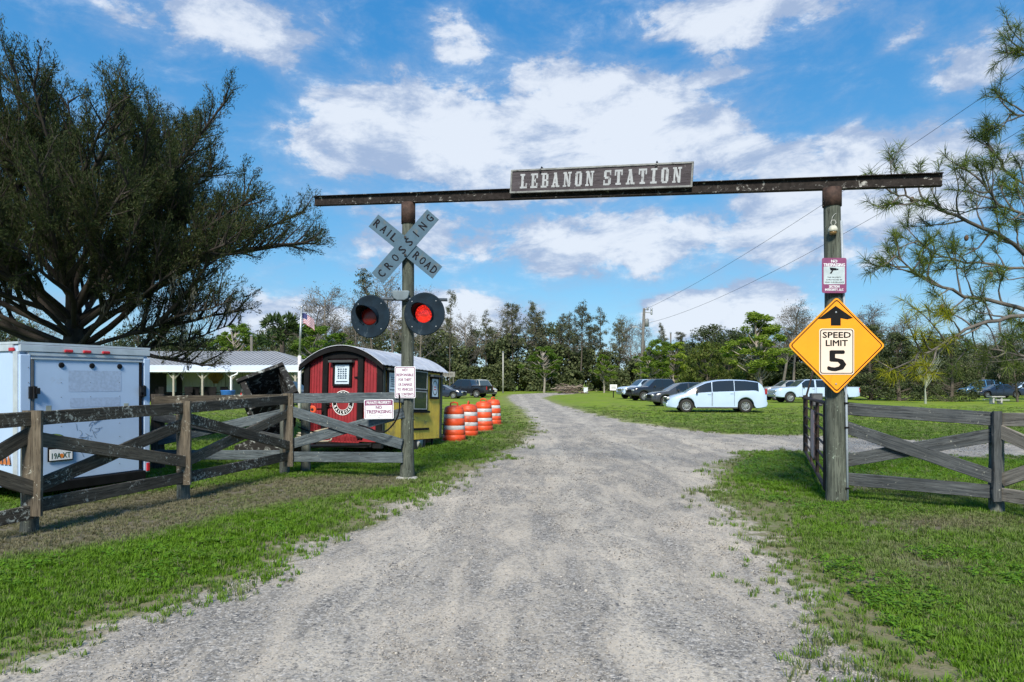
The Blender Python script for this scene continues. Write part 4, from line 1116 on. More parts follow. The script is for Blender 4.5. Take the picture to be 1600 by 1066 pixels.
    for zc, hh, ww in ((zb + 1.42, .30, .78), (zb + 1.12, .13, .74)):
        mb = MB(); mb.add([(x + dx + .08, -.0292, z + zc) for x, z in rrect(ww, hh, .02)], [tuple(range(20))]); link('faded_decal', mb.mesh('faded_decal', fix=False), gm, door)
    for y in (1.5, 2.3):
        for x in (-.03, W + .03 - .12):
            mb = MB(); mb.lathe([(.16, 0), (.30, 0), (.33, .03), (.33, .13), (.30, .16), (.16, .16)], 24, (x, y, .33), 'X'); w = link('tyre', mb.mesh('tyre'), RUBBER, t)
            mb = MB(); mb.lathe([(0, .02), (.10, .02), (.17, .05)], 16, (x, y, .33), 'X'); link('rim', mb.mesh('rim'), WHITE, w)
cargo_trailer()

# red and yellow caboose trailer ------------------------------------------
def groove_wall(mb, p0, u, w, z0f, z1f, n, pitch=.10, g=.012, mi=0):
    """vertical tongue and groove boards with recessed joints between height functions"""
    k = max(1, int(round(w / pitch))); pw = w / k
    for i in range(k):
        a, b = i * pw + g / 2, (i + 1) * pw - g / 2
        P = lambda s, z, o: p0 + u * s + n * o + Vector((0, 0, z))
        for (s0, s1, o) in ((a, b, 0), (b, b + g, -.012)):
            s1 = min(s1, w)
            mb.add([P(s0, z0f(s0), o), P(s1, z0f(s1), o), P(s1, z1f(s1), o), P(s0, z1f(s0), o)], [(0, 1, 2, 3)], mi)
def caboose():
    th = R(20); W, L = 1.95, 2.85
    near = Vector(((595 - 800) / F * 14.5, 14.5, 0))
    ux = Vector((math.cos(th), -math.sin(th), 0))        # across the front, left to right
    uy = Vector((math.sin(th), math.cos(th), 0))         # towards the back
    O = near - ux * W
    t = thing('caboose_trailer', 'small red and yellow caboose shaped trailer with arched tin roof', 'trailer')
    M = frame_M(O, ux, -uy, Vector((0, 0, 1))) @ Matrix.Rotation(R(-2.6), 4, 'X'); placed(t, M)
    M = t.matrix_basis
    redm = simple('barn_red_boards', (.25, .017, .024), .6, 0, .16, 4, (.10, .012, .014), .04)
    yel = simple('weathered_yellow_boards', (.92, .62, .085), .65, 0, .14, 3, (.40, .30, .12), .06)
    tin = simple('ribbed_tin_roof', (.50, .52, .57), .45, .2, .12, 4, (.30, .30, .32), .02)
    zb, ze, zr = .40, 2.01, 2.36
    def arch(x):                                  # roof height across the width
        q = (x / W - .5) * 2
        return ze + (zr - ze) * (1 - abs(q) ** 2.0)
    # front wall: three red fields, posts black
    X, Y, Z = Vector((1, 0, 0)), Vector((0, 1, 0)), Vector((0, 0, 1)); nf = Vector((0, -1, 0))
    for (a, b) in ((.0, .50), (1.42, W)):
        mb = MB(); groove_wall(mb, Vector((a, 0, 0)), X, b - a, lambda s: zb, lambda s, a=a: min(arch(min(max(a + s, .02), W - .02)) - .03, 2.30), nf, .075); link('red_wall', mb.mesh('red_wall', fix=False), redm, t)
    mb = MB(); groove_wall(mb, Vector((.56, .0, 0)), X, .84, lambda s: zb - .10, lambda s: 2.10, Vector((0, -1, 0)), .075); mb.box((.98, .03, 1.2), (.84, .02, 1.7)); door = link('door', mb.mesh('door', fix=False), redm, t)
    def bx(name, c, s, m, par=t, bev=0, R_=None):
        mb = MB(); mb.box(c, s, 0, R_); o = link(name, mb.mesh(name), m, par)
        if bev: soften(o, bev)
        return o
    for x in (.53, 1.43): bx('door_post', (x, -.02, (zb + 2.22) / 2), (.13, .07, 2.22 - zb), BLACK)
    bx('door_header', (.98, -.024, 2.22), (1.03, .075, .19), BLACK)
    for x in (.045, W - .045): bx('corner_board', (x, -.02, (zb + ze) / 2 + .02), (.13, .07, ze - zb), BLACK)
    # arched black fascia
    mb = MB(); n = 20
    for i in range(n):
        a, b = -.10 + (W + .20) * i / n, -.10 + (W + .20) * (i + 1) / n
        f = lambda x: arch(min(max(x, -.0), W)) - (0 if 0 <= x <= W else .08 * (abs(x - (W if x > 0 else 0)) / .10))
        for y in (-.15,):
            P = [(a, y, f(a) - .075), (b, y, f(b) - .075), (b, y, f(b) + .02), (a, y, f(a) + .02), (a, y + .05, f(a) - .075), (b, y + .05, f(b) - .075), (b, y + .05, f(b) + .02), (a, y + .05, f(a) + .02)]
            mb.add(P, [(0, 1, 2, 3), (4, 7, 6, 5), (0, 4, 5, 1), (3, 2, 6, 7)])
    link('arched_fascia', mb.mesh('arched_fascia'), BLACK, t)
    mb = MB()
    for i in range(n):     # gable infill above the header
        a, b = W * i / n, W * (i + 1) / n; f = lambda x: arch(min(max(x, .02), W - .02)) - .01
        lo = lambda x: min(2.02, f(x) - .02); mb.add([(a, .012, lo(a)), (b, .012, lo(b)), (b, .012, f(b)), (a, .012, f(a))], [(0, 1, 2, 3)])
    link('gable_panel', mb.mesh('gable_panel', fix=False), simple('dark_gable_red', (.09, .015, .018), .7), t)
    # roof sheets, ribbed, each its own piece
    ns = 6; step = (L + .36) / ns
    for k in range(ns):
        y0 = -.16 + k * step; mb = MB(); m = 26; rows = 9
        for r in range(rows + 1):
            y = y0 + step * r / rows + (.015 if r == rows else 0)
            for i in range(m + 1):
                x = -.10 + (W + .20) * i / m; z = arch(min(max(x, 0), W)) - (.08 * (abs(x) / .10) if x < 0 else .08 * ((x - W) / .10) if x > W else 0)
                z += .045 + (.010 if r % 3 == 0 else 0) + k * .0015
                mb.v.append((x, y, z))
        for r in range(rows):
            for i in range(m):
                b = r * (m + 1) + i; mb.f.append((b, b + 1, b + m + 2, b + m + 1)); mb.m.append(0)
        o = link('roof_sheet', mb.mesh('roof_sheet', fix=False), tin, t); sm = o.modifiers.new('thick', 'SOLIDIFY'); sm.thickness = .012; sm.offset = -1
    # yellow side
    mb = MB(); groove_wall(mb, Vector((W, .06, 0)), Y, L - .12, lambda s: zb - .06, lambda s: ze - .02, X, .075)
    mb.box((W - .03, L / 2, (zb + ze) / 2), (.02, L - .06, ze - zb)); link('yellow_wall', mb.mesh('yellow_wall', fix=False), yel, t)
    for y in (.03, L - .03): bx('corner_board', (W + .005, y, (zb + ze) / 2 - .02), (.05, .09, ze - zb + .04), simple('dark_green_black_trim', (.02, .028, .026), .6))
    bx('eave_board', (W + .02, L / 2, ze - .03), (.045, L, .07), BLACK)
    mb = MB(); mb.box((W / 2, L - .02, (zb + ze - .02) / 2), (W - .06, .03, ze - .02 - zb)); mb.box((.02, L / 2, (zb + ze) / 2), (.03, L - .06, ze - zb)); mb.box((W / 2, L / 2, zb - .02), (W - .02, L, .10)); link('back_walls', mb.mesh('back_walls'), redm, t)
    # posters under small awning boards
    def poster(par_side, cx, cz, w, h, kind):
        """side 0 front, 1 right wall"""
        Mx = Matrix.Translation((cx, -.03, cz)) if par_side == 0 else Matrix.Translation((W + .03, cx, cz)) @ Matrix.Rotation(R(90), 4, 'Z')
        mb = MB()
        for c, s in (((0, 0, h / 2 + .025), (w + .12, .035, .05)), ((0, 0, -h / 2 - .025), (w + .12, .035, .05)), ((-w / 2 - .03, 0, 0), (.06, .033, h)), ((w / 2 + .03, 0, 0), (.06, .033, h))): mb.box(c, s)
        f = link('poster_frame', mb.mesh('poster_frame'), BLACK, t, M=Mx)
        mb = MB(); mb.box((0, -.05, h / 2 + .07), (w + .24, .12, .05)); link('awning_board', mb.mesh('awning_board'), simple('slate_awning', (.045, .055, .06), .7), f)
        mb = MB(); mb.box((0, -.006, 0), (w, .01, h)); link('poster', mb.mesh('poster'), simple('pale_blue_poster', (.52, .64, .74), .5, 0, .06), f)
        mb = MB(); rr = random.Random(int(cx * 100)); y = -.0125
        if kind == 'art':
            for i in range(4):
                for j in range(5):
                    a, b = (i - 1.5) * w * .17, (j - 1.7) * h * .115; s = rr.uniform(.5, 1)
                    mb.add([(a - w * .08 * s, y, b - h * .04), (a + w * .07 * s, y, b - h * .045 * s), (a + w * .085, y, b + h * .03 * s), (a - w * .03, y, b + h * .052)], [(0, 1, 2, 3)]); y -= .0001
            mb.add([(-w * .40, y, -h * .40), (w * .40, y, -h * .40), (w * .40, y, -h * .35), (-w * .40, y, -h * .35)], [(0, 1, 2, 3)]); mb.add([(-w * .38, y, h * .36), (w * .2, y, h * .39), (w * .2, y, h * .41), (-w * .38, y, h * .38)], [(0, 1, 2, 3)])
            link('poster_print', mb.mesh('poster_print', fix=False), simple('poster_dark_ink', (.04, .07, .11), .5), f)
        else:
            ring = [(math.cos(R(a)), math.sin(R(a))) for a in range(0, 360, 15)]; k = len(ring)
            mb.add([(x * w * .42, y, z * h * .42) for x, z in ring] + [(x * w * .33, y, z * h * .35) for x, z in ring], [(i, (i + 1) % k, k + (i + 1) % k, k + i) for i in range(k)])
            link('poster_print', mb.mesh('poster_print', fix=False), simple('poster_grey_ink', (.12, .13, .12), .5), f)
            mb = MB(); mb.box((0, -.013, .02), (w * .34, .002, h * .05)); mb.box((0, -.013, -.04), (w * .34, .002, h * .05)); link('poster_print', mb.mesh('poster_print'), simple('poster_red_ink', (.45, .03, .03), .5), f)
    poster(0, .96, 1.78, .36, .42, 'art'); poster(1, .37, 1.62, .34, .42, 'art'); poster(1, 2.42, 1.58, .34, .44, 'ring')
    # side window
    f = bx('window_frame', (W + .015, 1.66, 1.50), (.05, .78, .98), BLACK)
    bx('window_sill', (W + .05, 1.66, .99), (.08, .84, .05), BLACK, f)
    for z in (1.73, 1.26):
        mb = MB(); mb.box((W + .043, 1.66, z), (.006, .60, .40)); link('pane', mb.mesh('pane'), glass_mat('dull_window_glass', (.03, .045, .04)), f)
        mb = MB()
        for c, s in (((W + .047, 1.66, z + .205), (.016, .66, .025)), ((W + .047, 1.66, z - .205), (.016, .66, .025)), ((W + .047, 1.34, z), (.015, .025, .39)), ((W + .047, 1.98, z), (.015, .025, .39))): mb.box(c, s)
        link('sash', mb.mesh('sash'), simple('grey_sash', (.30, .32, .33), .5), f)
    # round emblem on the door
    def disc(r, y, m, par, nm='emblem_disc', r2=None):
        ring = [(math.cos(R(a)), math.sin(R(a))) for a in range(0, 360, 10)]; mb = MB(); mb.add([(.98 + x * r, y, 1.16 + z * r) for x, z in ring], [tuple(range(len(ring)))]); return link(nm, mb.mesh(nm, fix=False), m, par)
    disc(.27, -.014, WHITE, door); disc(.255, -.0148, BLACK, door); disc(.165, -.0156, WHITE, door); disc(.155, -.0164, redm, door)
    lt = MB()
    for word, a0, sgn in (('SEABOARD', 90, 1), ('RAILROAD', 270, -1)):
        for i, ch in enumerate(word):
            a = R(a0 + sgn * (len(word) / 2 - .5 - i) * 19); rot = a - math.pi / 2 if sgn > 0 else a + math.pi / 2
            put_text(lt, ch, .98 + .208 * math.cos(a), 1.16 + .208 * math.sin(a), .042 if ch != 'I' else .01, .062, -.0168, rot, 0, .003)
    link('lettering', lt.mesh('lettering', fix=False), WHITE, door)
    mb = MB(); mb.tube([(.60, -.06, 1.12), (.66, -.09, 1.12), (.72, -.09, 1.12)], .012, 6); mb.box((.60, -.03, 1.12), (.06, .05, .12)); link('door_handle', mb.mesh('door_handle'), BLACK, door)
    for z in (.75, 1.72): mb = MB(); mb.box((1.34, -.03, z), (.14, .02, .025)); link('hinge', mb.mesh('hinge'), BLACK, door)
    # chassis, tongue, wheels
    mb = MB()
    for x in (.25, W - .25): mb.box((x, L / 2, .27), (.07, L + .1, .09))
    mb.tube([(.25, 0, .27), (W / 2, -1.25, .27)], .04, 6); mb.tube([(W - .25, 0, .27), (W / 2, -1.25, .27)], .04, 6); mb.box((W / 2, .05, .25), (W, .08, .10)); mb.box((W / 2, -1.3, .30), (.10, .25, .08)); link('chassis', mb.mesh('chassis'), BLACKM, t)
    mb = MB(); mb.tube([(W / 2, -1.15, .02), (W / 2, -1.15, .52)], .03, 8); mb.lathe([(.06, 0), (.06, .05)], 10, (W / 2, -1.15, .0)); link('hitch_jack', mb.mesh('hitch_jack'), BLACKM, t)
    for x in (.03, W - .17):
        mb = MB(); mb.lathe([(.18, 0), (.27, 0), (.30, .03), (.30, .13), (.27, .16), (.18, .16)], 26, (x, 1.80, .27), 'X', cap=False); wh = link('tyre', mb.mesh('tyre'), RUBBER, t)
        mb = MB(); s = 1 if x > 1 else -1; mb.lathe([(0, .10), (.08, .10), (.10, .13), (.18, .15)], 20, (x, 1.80, .27), 'X'); link('rim', mb.mesh('rim', True), simple('white_wheel', (.6, .62, .62), .5), wh)
    bx('wheel_guard', (W - .08, 1.80, .60 - .02), (.20, .78, .05), BLACK)
    mb = MB(); mb.tube([(W - .10, L - .25, .33), (W - .10, L - .25, .10)], .03, 8); mb.lathe([(.0, -.03), (.07, -.03), (.07, .03), (0, .03)], 12, (W - .10, L - .25, .10), 'X'); link('rear_jack_wheel', mb.mesh('rear_jack_wheel'), BLACKM, t)
    mb = MB(); mb.tube([(W - .05, L + .02, .42), (W - .05, L + .30, .42), (W - .05, L + .30, .68), (W - .05, L + .02, .68)], .02, 6); link('rear_step_bracket', mb.mesh('rear_step_bracket'), BLACKM, t)
    mb = MB(); mb.tube([(W + .03, 1.36, .93 - .12), (W + .06, 1.36, .80), (W + .03, 1.40, .80)], .01, 6); link('side_hook', mb.mesh('side_hook'), BLACK, t)
    # reddish gas can and hose lying on the tongue
    hz = thing('coiled_hose', 'tan garden hose coiled loosely over the caboose trailer tongue', 'hose', (M @ Vector((.9, -.7, .0))).to_tuple())
    mb = MB(); rr = random.Random(3)
    for k in range(4):
        pts = [(M @ Vector((.75 + .42 * math.cos(a * .4 + k) * (1 - .08 * k), -.72 + .25 * math.sin(a * .4 + k), .36 + .05 * k + .10 * max(0, math.sin(a * .4 + k * 1.3))))) for a in range(17)]
        mb.tube(pts, .018, 7)
    mb.tube([M @ Vector(q) for q in ((.35, -.75, .32), (.1, -.9, .12), (.05, -1.1, .02), (.4, -1.25, .015), (.7, -1.2, .02))], .016, 7)
    link('hose', mb.mesh('hose', True), simple('tan_hose', (.40, .36, .27), .6), hz, True)
    cb = thing('black_cable', 'black cable sagging from the gatepost to the fence brace', 'cable', at(624, 620, 11.1))
    mb = MB(); d = 11.12
    pts = [at(624, 617, d), at(624, 640, d), at(619, 656, d), at(610, 668, d), at(600, 675, d), at(588, 674, d), at(574, 668, d), at(560, 664, d)]
    def cr(P, n=5):
        o = []
        for i in range(len(P) - 1):
            p0, p1, p2, p3 = P[max(i - 1, 0)], P[i], P[i + 1], P[min(i + 2, len(P) - 1)]
            for k in range(n):
                s = k / n; o.append(.5 * ((2 * p1) + (-p0 + p2) * s + (2 * p0 - 5 * p1 + 4 * p2 - p3) * s * s + (-p0 + 3 * p1 - 3 * p2 + p3) * s ** 3))
        return o + [P[-1]]
    mb.tube(cr(pts), .014, 7); link('cable', mb.mesh('cable', True), BLACK, cb, True)
    cb = thing('black_cable', 'thin black cable drooping behind the blue grey brace near the corner post', 'cable', at(480, 670, 12.1))
    mb = MB(); d = 12.1; mb.tube(cr([at(466, 667, d), at(480, 673, d), at(495, 675, d), at(508, 672, d), at(518, 668, d)]), .012, 6); link('cable', mb.mesh('cable', True), BLACK, cb, True)
    v = thing('red_valve', 'orange red valve wheel beside the caboose front corner', 'valve', at(488, 640, 14.6)); mb = MB(); mb.lathe([(.07, -.01), (.085, 0), (.07, .012)], 14, (0, 0, 0), 'Y'); link('hand_wheel', mb.mesh('hand_wheel'), simple('orange_red_paint', (.62, .08, .02), .5), v)
    mb = MB(); mb.tube([(0, 0, 0), (0, .10, 0), (.12, .3, .0)], .02, 6); mb.lathe([(.03, -.02), (.03, .03)], 8, (0, 0, 0), 'Y'); link('stem', mb.mesh('stem'), BLACKM, v)
caboose()

# orange drums --------------------------------------------------------------
def drums():
    org = simple('scuffed_orange_plastic', (.62, .070, .016), .5, 0, .2, 4, (.20, .05, .03), .10)
    wht = simple('reflective_white_band', (.50, .51, .53), .45, 0, .15, 6, (.26, .22, .20), .11)
    rb = simple('drum_rubber_base', (.30, .06, .03), .8, 0, .2)
    labs = ['nearest and leftmost orange barrel of the four, with a round domed top', 'second orange barrel, partly hidden behind the nearest one', 'third orange barrel with two bright white bands', 'farthest and rightmost orange barrel beside the drive']
    spots = [(709.5, 690.5, 1.0), (731, 682.5, .98), (755.5, 674, 1.0), (771, 664, .98)]
    t = thing('traffic_drum', labs[0], 'traffic barrel', (0, 0, 0), group='orange traffic barrels beside the caboose')
    rad = lambda z: .315 - .055 * z - (.010 if z > .80 else 0)
    segs = [(.06, .20, org), (.20, .34, org), (.34, .45, wht), (.45, .64, org), (.64, .755, wht), (.755, .90, org)]
    for z0, z1, m in segs:
        mb = MB(); a, b = rad(z0), rad(z1); mb.lathe([(a - .008, z0), (a + (.004 if m is org else 0), z0 + .012), (b + (.004 if m is org else 0), z1 - .012), (b - .008, z1)], 30, cap=False)
        link('body_ring' if m is org else 'white_band', mb.mesh('ring', True), m, t)
    mb = MB(); mb.lathe([(rad(.9) - .004, .90), (rad(.9) - .008, .93), (.20, .965), (.10, .985), (0, .99)], 30, cap=False); link('top', mb.mesh('top', True), org, t)
    mb = MB(); mb.tube([(-.10, 0, .96), (-.09, 0, 1.05), (0, 0, 1.07), (.09, 0, 1.05), (.10, 0, .96)], .022, 8); link('handle', mb.mesh('handle', True), org, t)
    mb = MB(); mb.lathe([(.40, 0), (.40, .035), (.33, .06), (.30, .065)], 8); link('base', mb.mesh('base'), rb, t)
    for i, ((x, y, s), lab) in enumerate(zip(spots, labs)):
        p = gp(x, y); o = t if i == 0 else dup(t, None, p, .9 * i, (s, s, s), lab)
        if i == 0: o.location = p
        o.rotation_euler.z = 1.3 * i + .2
        o.rotation_euler.x = R([0, 1.2, -.8, 1.0][i])
drums()

# the old digging bucket ----------------------------------------------------
def bucket():
    m = simple('black_bucket_steel', (.010, .0095, .009), .8, .2, .4, 14, (.36, .39, .38), .105, .5)
    t = thing('excavator_bucket', 'huge old black steel dragline bucket blotched with pale lichen, tipped on its side', 'bucket', at(418, 650, 14.6))
    d = 14.6; c = t.location
    t.location = (c.x, c.y, 0)
    Mx = Matrix.Translation((.02, 0, 1.12)) @ Matrix.Rotation(R(-24), 4, 'Y') @ Matrix.Rotation(R(22), 4, 'Z') @ Matrix.Rotation(R(58), 4, 'X') @ Matrix.Scale(.80, 4)
    def f(v): return Mx @ Vector(v)
    # U shaped shell: open at the top right
    prof = [(-.42, .58), (-.50, .30), (-.50, -.35), (-.40, -.68), (-.15, -.85), (.22, -.85), (.44, -.66), (.52, -.3), (.56, .2), (.60, .62)]
    mb = MB(); w = .48
    ins = [(x * .90, z * .92 + .02) for x, z in prof]
    n = len(prof)
    for (P, s) in ((prof, 1), (ins, -1)):
        b = len(mb.v)
        for y in (-w, w):
            for x, z in P: mb.v.append(tuple(f((x, y, z))))
        for i in range(n - 1): mb.f.append((b + i, b + i + 1, b + n + i + 1, b + n + i)); mb.m.append(0)
    link('shell', mb.mesh('shell'), m, t)
    for y in (-w, w):
        mb = MB(); pts = prof + [(.5, .72), (-.3, .68)]; b = []
        mb.prism([(x, z) for x, z in pts], y - .02, y + .02, f=f); link('side_plate', mb.mesh('side_plate'), m, t)
    mb = MB(); mb.prism([(.58, .55), (.74, .52), (.76, .70), (.60, .74)], -w - .06, w + .06, f=f); mb.prism([(-.46, .50), (-.34, .50), (-.30, .72), (-.44, .72)], -w - .06, w + .06, f=f); link('rim_bar', mb.mesh('rim_bar'), m, t)
    mb = MB(); mb.prism([(-.5, .70), (.74, .70), (.74, .80), (-.5, .80)], -w - .07, -w + .03, f=f); mb.prism([(-.5, .70), (.74, .70), (.74, .80), (-.5, .80)], w - .03, w + .07, f=f); link('arch_bar', mb.mesh('arch_bar'), m, t)
    for k in range(4):
        y = -w + .12 + k * .24; mb = MB(); mb.prism([(-.34, -.80), (-.20, -.86), (-.44, -1.12)], y - .04, y + .04, f=f); link('tooth', mb.mesh('tooth'), simple('worn_tooth_steel', (.16, .13, .11), .6, .3), t)
    for (x0, z0, x1, z1) in ((-.52, .3, -.52, -.4), (.56, .1, .52, -.4)):
        mb = MB(); mb.tube([f((x0, -w * .5, z0)), f((x1, -w * .5, z1))], .05, 6); mb.tube([f((x0, w * .5, z0)), f((x1, w * .5, z1))], .05, 6); link('rib', mb.mesh('rib'), m, t)
    # lower jaw on the ground, and sticks
    mb = MB(); mb.prism([(-.55, .0), (.62, .0), (.66, .22), (.30, .42), (-.15, .45), (-.50, .30)], -.5, .5); link('lower_jaw', mb.mesh('lower_jaw'), m, t)
    mb = MB()
    for k in range(10): a = f((.45 + .02 * k, -.55, .55 - .10 * k)); mb.tube([a, a + Vector((.03, 0, -.05)), a + Vector((0, .02, -.10))], .02, 5)
    link('chain', mb.mesh('chain'), RUST, t)
bucket()

# flag and pole --------------------------------------------------------------
def flagpole():
    d = 34.0; b = Vector(((468 - 800) / F * d, d, 0)); t = thing('flagpole', 'thin white flagpole behind the caboose trailer', 'flagpole', b)
    z = lambda y: zat(y, d)
    mb = MB(); mb.tube([b, (b.x, b.y, z(556))], .085, 10); link('lower_pole', mb.mesh('lower_pole', True), simple('pinkish_white_pole', (.62, .60, .62), .5), t, True)
    mb = MB(); mb.tube([(b.x, b.y, z(556)), (b.x + .1, b.y, z(481))], .055, 10); link('upper_pole', mb.mesh('upper_pole', True), STEEL, t, True)
    mb = MB(); mb.lathe([(0, -.08), (.08, 0), (0, .08)], 10, (b.x + .1, b.y, z(480))); link('finial', mb.mesh('finial', True), STEEL, t, True)
    fl = thing('flag', 'small drooping red and white striped flag with a blue corner on the flagpole', 'flag', (b.x + .12, b.y, z(489)))
    nx, ny = 14, 13; wv = .75; hv = .52
    red, wh, bl = simple('flag_red', (.34, .06, .12), .8), simple('flag_white', (.60, .58, .64), .8), simple('flag_blue', (.035, .045, .16), .8)
    mb = MB()
    for j in range(ny + 1):
        for i in range(nx + 1):
            s = i / nx; v = j / ny
            mb.v.append((s * wv * .78, .09 * math.sin(s * 7 + v) + .05, -v * hv - s * s * .32 - s * .06 + .02 * math.sin(s * 9)))
    for j in range(ny):
        for i in range(nx):
            b0 = j * (nx + 1) + i; mb.f.append((b0, b0 + 1, b0 + nx + 2, b0 + nx + 1)); mb.m.append(2 if (i < nx * .4 and j < 7) else (j % 2))
    me = mb.mesh('cloth', True); o = link('cloth', me, [red, wh, bl], fl)
flagpole()
# ------------------------------------------------------------------ vehicles
def paint(name, col, rough=.22):
    m, nt, b = new_mat(name); c = coords(nt); n = noise_node(nt, c, 3, 4, .6)
    nt.links.new(mixc(nt, n, tuple(k * .9 for k in col), tuple(min(1, k * 1.08) for k in col)), b.inputs['Base Color'])
    b.inputs['Roughness'].default_value = rough; b.inputs['Coat Weight'].default_value = .6; b.inputs['Coat Roughness'].default_value = .08
    return m
GLASS = glass_mat('tinted_car_glass', (.012, .017, .022)); CLEARG = glass_mat('windscreen_glass', (.05, .07, .08))
CHROME = simple('bright_trim', (.55, .56, .58), .2, .9, .05); PLAST = simple('dark_car_plastic', (.02, .02, .022), .6, 0, .2)
HEADL = simple('headlight_lens', (.45, .48, .50), .12, .2, .1); TAILL = simple('tail_light_lens', (.30, .012, .015), .2, 0, .2)
ALLOY = simple('alloy_rim', (.42, .43, .45), .3, .7, .1)
def lerp_pts(P, x):
    if x <= P[0][0]: return P[0][1]
    for (a, va), (b, vb) in zip(P, P[1:]):
        if x <= b: s = (x - a) / (b - a + 1e-9); return va + (vb - va) * s
    return P[-1][1]
def smooth_pts(P, x, e=.10):
    return (lerp_pts(P, x - e) + 2 * lerp_pts(P, x) + lerp_pts(P, x + e)) / 4

def make_wheel(parent, x, y, r, w, side):
    """wheel centred at x,y,r facing side (+1/-1 in y)"""
    mb = MB(); mb.lathe([(r * .62, -w / 2), (r * .93, -w / 2), (r, -w * .32), (r, w * .32), (r * .93, w / 2), (r * .62, w / 2)], 28, (x, y, r), 'Y', cap=False)
    t = link('tyre', mb.mesh('tyre', True), RUBBER, parent)
    mb = MB(); yo = side * (w / 2 - .015); s = side
    mb.lathe([(0, yo - s * .03), (r * .63, yo - s * .06)], 20, (x, y, r), 'Y', cap=False); link('wheel_well_disc', mb.mesh('disc'), PLAST, t)
    mb = MB(); mb.lathe([(r * .56, yo), (r * .64, yo + s * .006), (r * .64, yo - s * .03)], 26, (x, y, r), 'Y', cap=False)
    mb.lathe([(0, yo + s * .005), (r * .13, yo + s * .005), (r * .15, yo - s * .01)], 14, (x, y, r), 'Y')
    for k in range(5):
        for da in (-.16, .16):
            a = 6.2832 * k / 5 + da + .3; a2 = 6.2832 * k / 5 + da * 1.7 + .3; q = r * .022
            p0 = Vector((x + r * .12 * math.cos(a), y + yo, r + r * .12 * math.sin(a))); p1 = Vector((x + r * .60 * math.cos(a2), y + yo - s * .005, r + r * .60 * math.sin(a2)))
            mb.tube([p0, p1], [r * .05, r * .04], 5)
    b0 = len(mb.v); mb.lathe([(0, yo - s * .012), (r * .60, yo - s * .012)], 20, (x, y, r), 'Y', cap=False)
    mb2 = MB()
    for k in range(10):
        a = 6.2832 * (k + .5) / 10; a1, a2 = a - .17, a + .17; q = yo + s * .002
        mb2.add([(x + r * .25 * math.cos(a), y + q, r + r * .25 * math.sin(a)), (x + r * .52 * math.cos(a1), y + q, r + r * .52 * math.sin(a1)), (x + r * .52 * math.cos(a2), y + q, r + r * .52 * math.sin(a2))], [(0, 1, 2)])
    rim = link('rim', mb.mesh('rim'), ALLOY, t)
    tag(link('rim_slots', mb2.mesh('rim_slots', fix=False), BLACK, t), kind='stuff')

